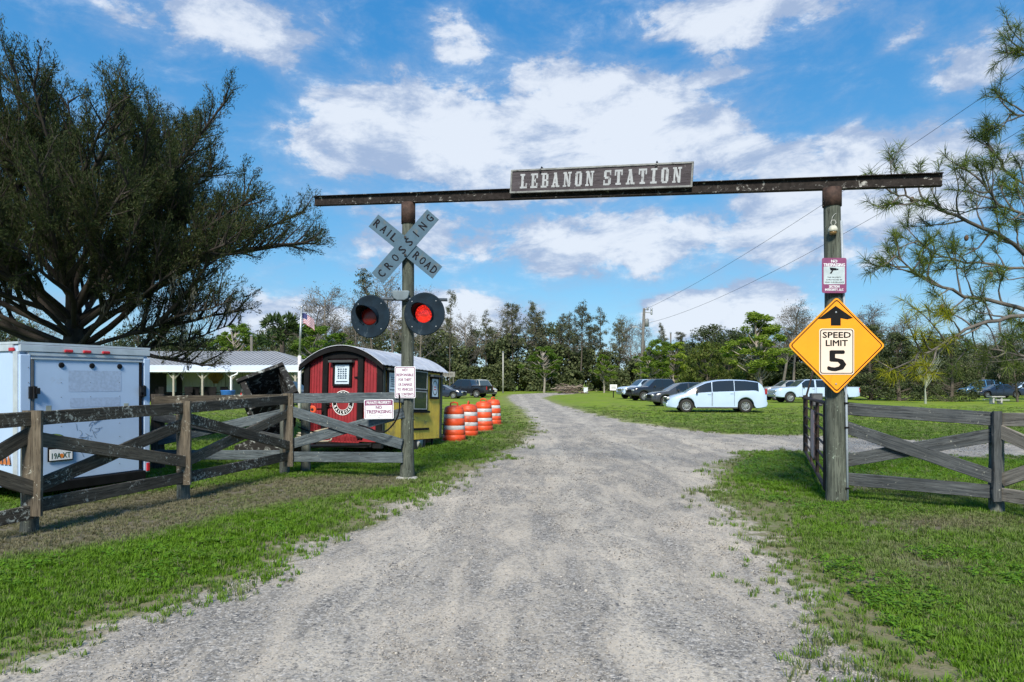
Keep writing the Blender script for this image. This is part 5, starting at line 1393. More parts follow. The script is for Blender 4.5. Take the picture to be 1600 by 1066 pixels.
def car(label, cat, name, loc, heading, body_mat, L, W, top, belt, wheels, wr, glass, ws, rw, group, bot=.24, cargo=None, trim=PLAST, grille=BLACK, two_tone=None, light_z=.72, tail_z=(.75, 1.15), tumble=.30):
    """local +x is the front; stations run from the front (s=0) to the rear (s=L)"""
    t = thing(name, label, cat, loc, (0, 0, heading), group)
    xs = set(np.linspace(0, L, 46).tolist()) | {.03, .09, .2, L - .03, L - .09, L - .2}
    for a, b in glass: xs |= {a, b}
    xs |= set(ws) | set(rw)
    for wx in wheels: xs |= {wx + (wr + .07) * math.cos(q) for q in np.linspace(0, math.pi, 11)}
    xs = sorted(x for x in xs if 0 <= x <= L)
    xs = [x for i, x in enumerate(xs) if i == 0 or x - xs[i - 1] > .004 or any(abs(x - q) < 1e-6 for g in glass for q in g)]
    rows = []; 
    for s in xs:
        hw = W / 2 * (1 - .20 * max(0, 1 - s / .45) ** 2.2 - .12 * max(0, 1 - (L - s) / .35) ** 2.2)
        tz = smooth_pts(top, s, .07); bz = smooth_pts(belt, s, .15)
        bz = min(bz, tz - .02)
        b0 = bot + .06 * max(0, 1 - s / .4) + .08 * max(0, 1 - (L - s) / .4)
        for wx in wheels:
            q = (wr + .07) ** 2 - (s - wx) ** 2
            if q > 0: b0 = max(b0, wr + math.sqrt(q))
        ex = max(0, tz - bz); rwid = hw * .96 - tumble * ex
        if cargo and cargo[0] < s < cargo[1]: rwid = hw * .97
        m1 = b0 + .30 * (bz - b0); m2 = b0 + .72 * (bz - b0)
        half = [(hw * .93, b0), (hw * .995, b0 + .05 if m1 > b0 + .06 else b0 + .01), (hw, m1), (hw * .995, m2), (hw * .965, bz), (rwid, tz - .055 if ex > .12 else (bz + tz) / 2), (rwid * .88, tz - .012), (rwid * .5, tz), (0, tz + .008)]
        full = half + [(-y, z) for y, z in reversed(half[:-1])]
        rows.append([(L / 2 - s, y, z) for y, z in full])
    nc = len(rows[0]); V = [v for r in rows for v in r]
    kinds = {}
    def put(k, f): kinds.setdefault(k, []).append(f)
    for i in range(len(xs) - 1):
        sm = (xs[i] + xs[i + 1]) / 2
        for j in range(nc - 1):
            f = (i * nc + j, i * nc + j + 1, (i + 1) * nc + j + 1, (i + 1) * nc + j)
            jj = min(j, nc - 2 - j); k = 'body'
            if jj == 4:
                for gi, (a, b) in enumerate(glass):
                    if a <= sm <= b: k = ('side_window', gi, j > nc // 2)
            if jj in (6, 7) or (jj == 5):
                if ws[0] < sm < ws[1]: k = ('windscreen',) if jj != 5 else k
                if rw[0] < sm < rw[1]: k = ('rear_window',) if jj != 5 else k
            if two_tone and jj <= two_tone[0]: k = 'lower'
            put(k, f)
    def sub(fs):
        used = sorted({i for f in fs for i in f}); mp = {u: n for n, u in enumerate(used)}
        m = MB(); m.v = [V[u] for u in used]; m.f = [tuple(mp[i] for i in f) for f in fs]; m.m = [0] * len(fs); return m
    body = sub(kinds['body'])
    for r in (rows[0], rows[-1]): b0 = len(body.v); body.v += r; body.f.append(tuple(range(b0, b0 + nc))); body.m.append(0)
    bo = link('body', body.mesh('body', True), body_mat, t)
    es = bo.modifiers.new('edges', 'EDGE_SPLIT'); es.split_angle = R(38)
    if 'lower' in kinds: link('lower_body', sub(kinds['lower']).mesh('lower_body', True), two_tone[1], t)
    for k, fs in kinds.items():
        if isinstance(k, tuple): link(k[0], sub(fs).mesh(k[0], True), CLEARG if k[0] == 'windscreen' else GLASS, t)
    def bx(nm, c, s, m, par=t, bev=0):
        q = MB(); q.box(c, s); o = link(nm, q.mesh(nm), m, par)
        if bev: soften(o, bev, 2)
        return o
    # undercarriage and wheel wells
    q = MB(); q.box((0, 0, bot + .14), (L * .93, W * .80, .22)); q.box((0, 0, bot + .42), (L * .90, W * .78, .40)); link('undercarriage', q.mesh('undercarriage'), PLAST, t)
    for wx in wheels:
        for s in (-1, 1): make_wheel(t, L / 2 - wx, s * (W / 2 - .14), wr, .24, s)
    hf = lerp_pts(top, .05)
    bx('grille', (L / 2 + .005, 0, light_z - .06), (.05, W * .46, .26), grille, bev=.015)
    bx('bumper', (L / 2 + .015, 0, bot + .20), (.09, W * .80, .17), trim, bev=.03); bx('bumper', (-L / 2 - .01, 0, bot + .26), (.09, W * .84, .17), trim, bev=.03)
    for s in (-1, 1):
        bx('headlight', (L / 2 - .045, s * W * .345, light_z + .03), (.15, W * .17, .13), HEADL, bev=.03)
        bx('tail_light', (-L / 2 + .04, s * W * .415, sum(tail_z) / 2), (.11, .16, tail_z[1] - tail_z[0]), TAILL, bev=.02)
        mx = L / 2 - glass[0][0] - .12; mz = lerp_pts(belt, glass[0][0]) + .06
        bx('wing_mirror', (mx, s * (W / 2 + .06), mz), (.10, .17, .14), PLAST if body_mat is not None else trim, bev=.03)
        for a, b in glass[:2]:
            hx = L / 2 - b + .12; bx('door_handle', (hx, s * (W / 2 + .002), lerp_pts(belt, b) - .12), (.17, .025, .03), trim if trim is CHROME else body_mat)
        for q_ in sorted({g[0] for g in glass[:2]} | {g[1] for g in glass[:2]}):
            z1 = lerp_pts(belt, q_); near = any(abs(q_ - wx) < wr + .08 for wx in wheels); z0 = bot + .12 if not near else wr * 2 + .15
            if z1 - z0 > .2: bx('door_gap', (L / 2 - q_, s * (W / 2 - .004), (z0 + z1) / 2), (.014, .022, z1 - z0 - .05), PLAST)
    for s in (-1, 1): bx('sill_strip', (0, s * (W / 2 - .012), bot + .045), ((wheels[1] - wheels[0]) - 2 * wr - .25, .03, .07), PLAST)
    bx('number_plate', (-L / 2 - .05, 0, bot + .45), (.01, .30, .15), WHITE)
    if cargo:
        bx('bed_floor', (L / 2 - (cargo[0] + cargo[1]) / 2 , 0, lerp_pts(top, cargo[0] + .3) + .012), (cargo[1] - cargo[0] - .16, W * .80, .012), PLAST)
        bx('tailgate', (-L / 2 + .0, 0, lerp_pts(top, L - .2) - .27), (.05, W * .74, .50), body_mat, bev=.02)
    return t

PARK = 'vehicles parked on the lawn beyond the drive'
def hd(px, dx, dy): return math.atan2(dy, dx)
WHT_CAR = paint('white_car_paint', (.42, .54, .72)); BLK_CAR = paint('black_car_paint', (.012, .013, .018)); NAVY = paint('dark_blue_car_paint', (.015, .022, .045))
GRY = paint('charcoal_car_paint', (.035, .038, .045)); SILV = paint('silver_car_paint', (.34, .36, .38)); TAN = paint('pale_grey_car_paint', (.40, .40, .36))
def pickup(label, name, loc, heading, mat, L=5.9, H=1.93, trim=CHROME, W=2.0, cab='crew'):
    k = L / 5.9
    hood = 1.22
    c0 = 1.45 * k; c1 = 3.95 * k
    top = [(0, .98), (.10, 1.12), (.5, hood), (c0, hood + .05), (c0 + .72, H - .03), (c0 + 1.1, H), (c1 - .15, H - .02), (c1 + .06, H - .50), (c1 + .08, 1.27), (L - .05, 1.27), (L, 1.22)]
    belt = [(0, .95), (.5, 1.12), (c0, 1.20), (c1, 1.24), (L, 1.22)]
    return car(label, 'pickup truck', name, loc, heading, mat, L, W, top, belt, (.98 * k, L - 1.25 * k), .40, [(c0 + .42, c0 + 1.25 * k), (c0 + 1.36 * k, c1 - .18)], (c0 + .02, c0 + .74), (c1 - .10, c1 + .05), PARK,
               bot=.42, cargo=(c1 + .1, L), trim=trim, grille=CHROME if trim is CHROME else BLACK, light_z=.92, tail_z=(.82, 1.18), tumble=.22)
def suv(label, name, loc, heading, mat, L=4.7, H=1.70, cat='car', W=1.86):
    top = [(0, .72), (.08, .88), (.5, .98), (1.15, 1.06), (2.0, H - .06), (2.6, H), (L - 1.0, H - .03), (L - .35, H - .22), (L - .05, 1.15), (L, 1.0)]
    belt = [(0, .70), (.6, .92), (1.2, 1.02), (L - .4, 1.10), (L, 1.0)]
    return car(label, cat, name, loc, heading, mat, L, W, top, belt, (.88, L - .92), .345, [(1.62, 2.45), (2.55, 3.40), (3.48, L - .55)], (1.16, 1.95), (L - .40, L - .08), PARK, bot=.26, light_z=.72, tail_z=(.85, 1.15), trim=PLAST)
def sedan(label, name, loc, heading, mat, L=4.8, H=1.45):
    top = [(0, .62), (.1, .76), (.5, .86), (1.25, .96), (2.1, H - .04), (2.6, H), (3.3, H - .03), (4.1, 1.08), (L - .1, 1.0), (L, .9)]
    belt = [(0, .60), (.6, .82), (1.3, .92), (L - .6, .98), (L, .88)]
    return car(label, 'car', name, loc, heading, mat, L, 1.82, top, belt, (.90, L - 1.05), .33, [(1.75, 2.5), (2.6, 3.45)], (1.28, 2.05), (3.45, 4.05), PARK, bot=.22, light_z=.62, tail_z=(.70, .92))
def vehicles():
    # minivan
    L = 5.15
    top = [(0, .55), (.05, .72), (.35, .90), (.90, 1.05), (1.45, 1.36), (2.0, 1.62), (2.6, 1.74), (3.3, 1.77), (4.1, 1.74), (4.7, 1.66), (4.92, 1.52), (5.10, 1.15), (L, .90)]
    belt = [(0, .53), (.5, .84), (1.0, 1.0), (2.2, 1.10), (4.6, 1.19), (L, .90)]
    v = car('white minivan seen from its left side, nearest of the parked vehicles on the right lawn', 'minivan', 'minivan', (0, 0, 0), 0, WHT_CAR, L, 2.0, top, belt, (.98, 4.05), .36,
            [(1.40, 2.30), (2.34, 3.46), (3.49, 4.72)], (.92, 1.95), (4.80, 5.04), PARK, bot=.22, trim=WHT_CAR, grille=PLAST, light_z=.74, tail_z=(.98, 1.28), tumble=.26)
    c = gp(1109, 643); v.location = (c.x, 37.2, 0); v.rotation_euler.z = R(180 - 6); v.scale = (1.0, 1, 1)
    def place(o, px, d, ang, s=1.0): o.location = ((px - 800) / F * d, d, 0); o.rotation_euler.z = R(ang); o.scale = (s, s, s) if not hasattr(s, '__len__') else s
    place(suv('charcoal hatchback with raked windscreen, mostly hidden behind the white minivan', 'parked_car', (0, 0, 0), 0, GRY, 4.7, 1.62), 1066, 47, 186)
    place(pickup('black pickup truck between the white pickup and the charcoal hatchback', 'pickup_truck', (0, 0, 0), 0, BLK_CAR, trim=PLAST), 1031, 61, 194)
    place(pickup('white pickup truck at the left end of the right hand row', 'pickup_truck', (0, 0, 0), 0, WHT_CAR), 1011, 68, 196)
    place(pickup('white crew cab pickup truck behind the speed limit post', 'pickup_truck', (0, 0, 0), 0, WHT_CAR, 6.7, 1.86), 1270, 55, 181)
    place(pickup('silver pickup truck, its front showing between the minivan and white crew cab pickup', 'pickup_truck', (0, 0, 0), 0, SILV, 5.6, 1.80), 1238, 62, 181)
    # left group
    place(pickup('black pickup truck with red tail light, parked left of the drive beyond the barrels', 'pickup_truck', (0, 0, 0), 0, BLK_CAR, 5.6, 1.95, PLAST), 728, 74, 160)
    place(suv('boxy off road car with pale roof, facing the drive beside the black pickup', 'parked_suv', (0, 0, 0), 0, TAN, 4.5, 1.98), 754, 80, -62)
    place(sedan('dark blue sedan just right of the caboose trailer', 'parked_car', (0, 0, 0), 0, NAVY, 4.8, 1.42), 690, 69, -12)
    place(suv('white car glimpsed above the dark blue sedan', 'parked_car', (0, 0, 0), 0, WHT_CAR, 4.6, 1.72), 676, 84, -10)
    place(suv('dark car between the flagpole and the black bucket', 'parked_car', (0, 0, 0), 0, BLK_CAR, 4.6, 1.75), 452, 49, -16)
    # far right under the oaks
    place(sedan('dark blue sedan parked under the oaks at the far right', 'parked_car', (0, 0, 0), 0, NAVY, 4.9, 1.45), 1558, 72, 178)
    place(suv('white car parked at the far right edge under the oaks', 'parked_car', (0, 0, 0), 0, WHT_CAR, 4.7, 1.7), 1598, 76, 182)
    v = suv('small blue van behind the dark blue sedan at the far right', 'parked_van', (0, 0, 0), 0, paint('mid_blue_paint', (.06, .17, .33)), 4.6, 1.95, 'van'); place(v, 1532, 82, 175)
vehicles()

# ------------------------------------------------------------------ open sided pavilion
def pavilion():
    d = 56.0; t = thing('pavilion', 'long low open fronted building with grey metal roof and white fascia behind the fence', 'building', ((300 - 800) / F * d, d, 0))
    X = lambda px, dd=d: (px - 800) / F * dd
    x0, x1 = X(60), X(473); ze, zr = 2.42, zat(549, 63)
    roofm = simple('grey_metal_roofing', (.36, .36, .37), .5, .2, .08, .6, (.28, .28, .285), .05)
    fas = simple('pale_blue_white_fascia', (.58, .64, .72), .5, 0, .05, 1)
    wallm = simple('cream_metal_siding', (.44, .46, .40), .6, 0, .07, 1.2)
    postm = simple('pale_timber_post', (.30, .28, .24), .75, 0, .15, 3)
    # roof: ribbed front slope + hipped right end, one thick piece
    mb = MB(); yb = d + 7; xr = X(431, 63)
    def slope(xa, xb, top_a, top_b): pass
    n = 60
    for i in range(n):
        a, b = x0 + (x1 - x0) * i / n, x0 + (x1 - x0) * (i + 1) / n
        def top(x):   # the hip cuts the top edge
            lim = xr
            if x <= lim: return 1.0
            return max(0.0, 1 - (x - lim) / (x1 + .4 - lim))
        for (u, v, o) in ((a, a + (b - a) * .8, 0), (a + (b - a) * .8, b, .035)):
            P = lambda x, s: (x, d + (yb - d) * s, ze + .62 + (zr - ze - .62) * s + o)
            mb.add([P(u, 0), P(v, 0), P(v, top(v)), P(u, top(u))], [(0, 1, 2, 3)])
    mb.add([(x1, d, ze + .62), (x1 + .3, yb + 4, ze + .62), (xr, yb, zr)], [(0, 1, 2)])
    link('roof', mb.mesh('roof', fix=False), roofm, t)
    mb = MB(); mb.add([(x0, yb, zr), (xr, yb, zr), (x1 + .3, yb + 7, ze + .5), (x0, yb + 7, ze + .5)], [(0, 1, 2, 3)]); link('back_roof', mb.mesh('back_roof'), roofm, t)
    def bx(nm, c, s, m, par=t):
        q = MB(); q.box(c, s); return link(nm, q.mesh(nm), m, par)
    # lean-to awning strip in front
    mb = MB(); mb.add([(x0, d - .05, ze + .62), (x1 + .25, d - .05, ze + .62), (x1 + .3, d - 1.6, ze + .16), (x0, d - 1.6, ze + .16), (x0, d - 1.6, ze + .10), (x1 + .3, d - 1.6, ze + .10), (x1 + .25, d - .05, ze + .54), (x0, d - .05, ze + .54)], [(0, 1, 2, 3), (3, 2, 5, 4), (4, 5, 6, 7), (0, 3, 4, 7), (1, 6, 5, 2)])
    link('awning', mb.mesh('awning'), fas, t)
    bx('gutter', ((x0 + x1) / 2, d - 1.66, ze + .08), (x1 - x0 + .3, .12, .12), fas)
    # walls at the back, panels
    for a, b in ((285, 334), (335, 352), (353, 378), (379, 420), (421, 470)):
        q = MB(); xa, xb = X(a, d + 4), X(b, d + 4); k = max(2, int((xb - xa) / .3))
        for i in range(k):
            u, v = xa + (xb - xa) * i / k, xa + (xb - xa) * (i + 1) / k
            q.add([(u, d + 4, 0), (v - .05, d + 4, 0), (v - .05, d + 4, ze + .5), (u, d + 4, ze + .5)], [(0, 1, 2, 3)]); q.add([(v - .05, d + 4, 0), (v, d + 4.03, 0), (v, d + 4.03, ze + .5), (v - .05, d + 4, ze + .5)], [(0, 1, 2, 3)])
        link('wall_panel', q.mesh('wall_panel'), wallm, t)
    bx('back_wall', (X(200, d + 8), d + 9, 1.2), (14, .1, 2.6), simple('dark_interior', (.03, .03, .03), .8))  # near-black sheets added so the open bays read as shaded
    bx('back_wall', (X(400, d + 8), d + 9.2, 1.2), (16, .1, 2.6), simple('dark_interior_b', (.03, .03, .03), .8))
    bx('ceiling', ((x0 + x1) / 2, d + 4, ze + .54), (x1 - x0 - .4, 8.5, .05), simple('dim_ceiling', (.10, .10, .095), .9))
    bx('white_window_frame', (X(268, d + 3), d + 3, 1.55), (.8, .08, 1.5), fas)
    for px in (100, 150, 200, 272, 317, 363, 415, 462):
        x = X(px, d - 1.3); p = bx('post', (x, d - 1.35, (ze + .1) / 2), (.15, .15, ze + .1), postm)
        for s in (-1, 1):
            q = MB(); q.tube([(x + s * .03, d - 1.35, ze - .55), (x + s * .62, d - 1.35, ze + .10)], .055, 4); link('post_brace', q.mesh('post_brace'), postm, t)
    q = MB(); q.tube([(X(372, d - 1.7), d - 1.75, ze + .06), (X(371, d - 1.7), d - 1.75, ze - .12), (X(361, d - 1.7), d - 1.72, ze - .35), (X(361, d - 1.7), d - 1.72, .05)], .07, 8); link('downspout', q.mesh('downspout'), WHITE, t)
    # scallop shaped sign
    s = thing('shell_sign', 'dull golden scallop shaped sign on the cream pavilion wall', 'sign', (X(337, d + 3.9), d + 3.9, zat(592, d + 3.9)))
    pts = [(-.30, -.52), (.30, -.52), (.36, -.30), (.78, .0), (.95, .30), (.80, .52), (.45, .62), (0, .66), (-.45, .62), (-.80, .52), (-.95, .30), (-.78, .0), (-.36, -.30)]
    q = MB(); q.prism([(x * .72, z * .80) for x, z in pts], -.06, .02); link('shell_plate', q.mesh('shell_plate'), simple('dull_gold', (.34, .20, .045), .55, 0, .2, 4), s)
    for k in range(-3, 4):
        q = MB(); q.tube([(k * .05, -.075, -.34), (k * .17, -.075, .44 - abs(k) * .03)], .018, 4); link('shell_rib', q.mesh('shell_rib'), simple('brown_shell_line', (.12, .05, .02), .6), s)
    # things under the roof
    b = thing('blue_tub', 'blue plastic tub by the white downspout of the pavilion', 'tub', (X(353, 53), 53.4, 0))
    q = MB(); q.lathe([(.42, .0), (.55, .95), (.60, 1.0), (.50, 1.0), (.46, .9), (0, .9)], 18); link('tub', q.mesh('tub', True), simple('blue_plastic', (.03, .16, .55), .45), b); q = MB(); q.lathe([(.63, .28), (.63, .34), (.5, .34)], 18); link('tub_band', q.mesh('tub_band'), WHITE, b)
    b = thing('gas_can', 'small red can right of the blue tub', 'can', (X(375, 53), 53.5, 0)); q = MB(); q.lathe([(.16, .0), (.16, .75), (.10, .85), (.05, .88), (.05, .95)], 12); link('can', q.mesh('can'), simple('red_plastic', (.5, .03, .03), .5), b); q = MB(); q.tube([(.04, 0, .9), (.2, 0, 1.0)], .03, 6); link('spout', q.mesh('spout'), BLACK, b)
    labs = ['black patio chair under the pavilion, first from the left of the cream wall', 'second black patio chair along the pavilion wall', 'third black patio chair along the pavilion wall', 'black patio chair below the golden shell sign', 'black patio chair just left of the blue tub', 'black patio chair in the dark left bay of the pavilion', 'black patio chair beside the open window of the pavilion', 'black patio chair right of the red can']
    bpy.context.view_layer.update()
    for c_ in t.children_recursive:
        if c_.parent == t: c_.matrix_parent_inverse = t.matrix_basis.inverted()
    ch = thing('patio_chair', labs[0], 'chair', group='black chairs under the pavilion')
    q = MB(); q.box((0, 0, .48), (.52, .5, .05)); link('seat', q.mesh('seat'), BLACK, ch); q = MB(); q.box((0, .24, .82), (.52, .05, .62)); link('backrest', q.mesh('backrest'), BLACK, ch)
    for sx in (-.23, .23):
        for sy in (-.22, .22): q = MB(); q.tube([(sx, sy, 0), (sx, sy, .47)], .022, 5); link('leg', q.mesh('leg'), BLACK, ch)
        q = MB(); q.box((sx * 1.1, 0, .70), (.05, .5, .04)); link('armrest', q.mesh('armrest'), BLACK, ch)
    for i, (px, r) in enumerate(((292, 0), (302, .5), (312, -.4), (330, .2), (343, -.2), (240, .3), (258, 2.6), (388, .4))):
        p = (X(px, 55.2), 55.2 + .4 * (i % 3), 0)
        o = ch if i == 0 else dup(ch, None, p, r, 1.0, labs[i])
        o.location = p; o.rotation_euler.z = r; o.scale = (1.3, 1.3, 1.12)
pavilion()

# ------------------------------------------------------------------ poles, wires, small things afar
def poles():
    m = simple('grey_utility_wood', (.12, .115, .105), .85, 0, .2, 3); d = 92
    t = thing('utility_pole', 'tall utility pole with transformer can and lamp arm above the right hand pickups', 'utility pole', ((1001 - 800) / F * d, d, 0))
    bx_ = Vector(((1001 - 800) / F * d, d, 0)); tp = Vector(((1006.5 - 800) / F * d, d, zat(482, d)))
    q = MB(); q.tube([bx_, tp], [.26, .17], 10); link('pole', q.mesh('pole', True), m, t, True)
    a = lambda x, y: at(x, y, d)
    q = MB(); q.tube([a(1006, 484), a(1012, 482)], .07, 6); q.tube([a(1006, 488), a(1018, 489)], .06, 6); link('crossarm', q.mesh('crossarm'), STEEL, t, True)
    for x, y in ((1012, 482), (1018, 489), (1018, 484)):
        q = MB(); c = a(x, y); q.lathe([(.10, -.25), (.16, -.1), (.10, 0), (.16, .1), (.08, .25)], 8, c); link('insulator', q.mesh('insulator', True), STEEL, t, True)
    q = MB(); c = a(1010.5, 504); q.lathe([(.0, -.55), (.28, -.55), (.30, .4), (.2, .5), (0, .52)], 14, c); link('transformer', q.mesh('transformer', True), simple('transformer_grey', (.20, .22, .23), .5), t, True)
    q = MB(); q.tube([a(1003, 514), a(995, 511.5)], .05, 6); q.box(a(991.5, 511), (.75, .28, .16)); link('lamp_arm', q.mesh('lamp_arm'), STEEL, t, True)
    wires = [('overhead_wire', 'upper overhead wire rising from the utility pole to the upper right corner', (1007, 484), (1700, 38), .75), ('overhead_wire', 'lower overhead wire sagging from the transformer towards the right pine', (1012, 505), (1720, 128), 1.2)]
    for nm, lab, (x0, y0), (x1, y1), sag in wires:
        p0 = a(x0, y0); p1 = at(x1, y1, 24); w = thing(nm, lab, 'wire', p0); q = MB(); pts = []
        for i in range(25): s = i / 24; p = p0.lerp(p1, s); p.z -= sag * 4 * s * (1 - s); pts.append(p)
        q.tube(pts, [.017 * (1 - .45 * i / 24) for i in range(25)], 5); o = link('cable', q.mesh('cable'), BLACK, w, True)
    for px, top, dd, bot, lab, r in ((786, 550, 104, 607, 'thin pale pole standing alone in front of the left woods', .13), (1048, 520, 88, 600, 'thin grey pole beside the young pines behind the parked pickups', .12), (393, 524, 80, 600, 'grey utility pole top behind the pavilion roof', .2)):
        p = Vector(((px - 800) / F * dd, dd, 0)); t = thing('pole', lab, 'pole', p)
        q = MB(); q.tube([p, (p.x, p.y, zat(top, dd))], [r, r * .8], 8); link('shaft', q.mesh('shaft', True), simple('pale_pole_paint', (.34, .34, .32), .7) if px == 786 else m, t, True)
        q = MB(); q.lathe([(r * 1.1, -.1), (r * 1.1, .02), (0, .1)], 8, (p.x, p.y, zat(top, dd))); link('cap', q.mesh('cap'), STEEL, t, True)
    # little white sign
    dd = 73; p = Vector(((958.5 - 800) / F * dd, dd, 0)); t = thing('lawn_sign', 'small white sign on a black stake beside the white pickup', 'sign', p)
    q = MB(); q.box((0, 0, zat(605.5, dd)), (.75, .04, .62)); link('panel', q.mesh('panel'), WHITE, t); q = MB(); q.box((0, .04, .6), (.10, .05, 1.2)); link('stake', q.mesh('stake'), BLACK, t)
    q = MB(); 
    for k in range(3): q.box((0, -.022, zat(605.5, dd) + .15 - .15 * k), (.5, .003, .05))
    link('printed_lines', q.mesh('printed_lines'), INK, t)
    dd = 100; p = Vector(((915 - 800) / F * dd, dd, 0)); t = thing('white_bin', 'white box shaped bin next to the brush pile', 'bin', p); q = MB(); q.box((0, 0, .42), (.62, .5, .84)); soften(link('bin', q.mesh('bin'), simple('bluish_white_plastic', (.55, .62, .68), .5), t), .05); q = MB(); q.box((0, 0, .87), (.68, .56, .06)); link('lid', q.mesh('lid'), WHITE, t)
    # grey banner board left of the drive
    dd = 96; t = thing('board_sign', 'long weathered grey board sign above the cars behind the caboose', 'sign', at(696, 585, dd)); t.location.z = 0
    z = zat(585, dd); q = MB(); q.box((0, 0, z), (2.7, .08, .72)); link('board', q.mesh('board'), simple('weathered_light_board', (.20, .20, .19), .8), t)
    for sx in (-1.1, 1.1): q = MB(); q.box((sx, .09, z / 2), (.14, .1, z)); link('leg', q.mesh('leg'), m, t)
    q = MB(); rr = random.Random(2)
    for k in range(9): q.box((-1.0 + .24 * k, -.045, z), (.12, .004, rr.uniform(.2, .42)))
    link('faded_letters', q.mesh('faded_letters'), simple('faded_dark_letters', (.06, .055, .05), .8), t)
    # picnic bench far right
    dd = 51; p = Vector(((1556 - 800) / F * dd, dd, 0)); t = thing('picnic_table', 'pale concrete picnic table on the grass at the far right', 'table', p); cm = simple('pale_concrete', (.36, .36, .35), .85)
    q = MB(); q.box((0, 0, .55), (1.0, .6, .07)); link('tabletop', q.mesh('tabletop'), cm, t)
    for s in (-1, 1): q = MB(); q.box((0, s * .62, .32), (1.0, .22, .06)); link('bench', q.mesh('bench'), cm, t); q = MB(); q.box((s * .3, 0, .26), (.12, .4, .52)); link('leg', q.mesh('leg'), cm, t)
    # house glimpsed far right
    dd = 120; t = thing('distant_house', 'small pale house glimpsed between trunks behind the far right cars', 'house', ((1528 - 800) / F * dd, dd, 0))
    q = MB(); q.box((0, 0, 1.3), (12, 6, 2.6)); link('wall', q.mesh('wall'), simple('pale_house_wall', (.42, .38, .34), .7), t)
    q = MB(); q.prism([(-6.5, 2.6), (6.5, 2.6), (4.5, 4.1), (-4.5, 4.1)], -3.4, 3.4); link('roof', q.mesh('roof'), simple('brown_shingle', (.16, .12, .10), .8), t)
    for x in (-3.5, 0, 3.2): q = MB(); q.box((x, -3.02, 1.4), (1.2, .06, 1.1)); link('window', q.mesh('window'), GLASS, t)
    # brush pile
    dd = 100; t = thing('brush_pile', 'heap of grey brown cut logs and sticks at the edge of the woods', 'brush pile', ((891 - 800) / F * dd, dd, 0)); rr = random.Random(8)
    bm_ = simple('dead_wood', (.11, .085, .065), .9, 0, .3, 2); bm2 = simple('pale_dead_wood', (.24, .20, .16), .9, 0, .3, 2)
    for k in range(90):
        u = rr.gauss(0, 1) ; x = max(-2.1, min(2.1, u * 1.0)); zmax = 1.25 * (1 - (x / 2.3) ** 2); z = rr.uniform(0, max(.1, zmax)); y = rr.uniform(-1, 1)
        a = Vector((x, y, z)); a2 = rr.uniform(-.5, .5) + (math.pi if rr.random() < .5 else 0); l = rr.uniform(.5, 1.5); r = rr.uniform(.025, .10)
        b = a + Vector((l * math.cos(a2), rr.uniform(-.5, .5), l * rr.uniform(-.35, .45))); b.z = max(.03, b.z)
        q = MB(); q.tube([a, a.lerp(b, .5) + Vector((0, 0, rr.uniform(-.05, .08))), b], [r, r * .9, r * .7], 5); link('log', q.mesh('log'), bm_ if rr.random() < .6 else bm2, t)
poles()
# ------------------------------------------------------------------ trees
BARK = simple('grey_brown_bark', (.085, .072, .058), .9, 0, .35, 3, (.16, .155, .14), .03, .6)
BARKD = simple('dark_cedar_bark', (.026, .021, .017), .9, 0, .4, 4, (.10, .10, .09), .02, .6)
BARKP = simple('pale_pine_bark', (.30, .27, .24), .9, 0, .25, 2, (.14, .12, .10), .05, .4)
TWIG = simple('grey_twigs', (.15, .135, .12), .9, 0, .25, .6)
L_CEDAR = leaf_mat('cedar_foliage', [(.014, .022, .010), (.034, .052, .017), (.060, .082, .025), (.095, .085, .040)], .3, .7, .9, .55)
L_OAK = leaf_mat('evergreen_foliage', [(.026, .038, .020), (.045, .066, .028), (.072, .094, .038), (.10, .115, .055)], .2, .65, .25, .5)
L_PINE = leaf_mat('pine_foliage', [(.045, .055, .035), (.075, .088, .050), (.11, .12, .07), (.16, .14, .10)], .2, .65, .3, .5)
L_BRIGHT = leaf_mat('young_pine_foliage', [(.075, .13, .018), (.14, .23, .030), (.21, .31, .045), (.29, .37, .065)], .45, .6, .5, .55)
L_SPARSE = leaf_mat('sparse_dry_foliage', [(.085, .08, .062), (.13, .12, .095), (.18, .16, .125), (.24, .215, .175)], .25, .7, .4, .7)
L_WILLOW = leaf_mat('yellow_green_foliage', [(.035, .060, .012), (.07, .11, .018), (.12, .15, .030), (.16, .17, .05)], .3, .65, .3, .5)
L_PALM = leaf_mat('palm_foliage', [(.02, .04, .014), (.04, .07, .02), (.06, .095, .03)], .2, .5, .5, .6)
L_NEEDLE = leaf_mat('long_pine_needles', [(.035, .055, .018), (.075, .11, .025), (.13, .18, .03), (.21, .26, .04)], .35, .5, .9, .45)
L_SUNLIT = leaf_mat('sunlit_pine_needles', [(.14, .17, .012), (.26, .28, .015), (.36, .34, .02)], .4, .5, .9, .6)  # sunlight on the low branch, painted into its needle colour
L_MOSS = leaf_mat('hanging_moss', [(.07, .075, .06), (.12, .125, .10), (.17, .17, .14)], .3, .8, .9, .6)

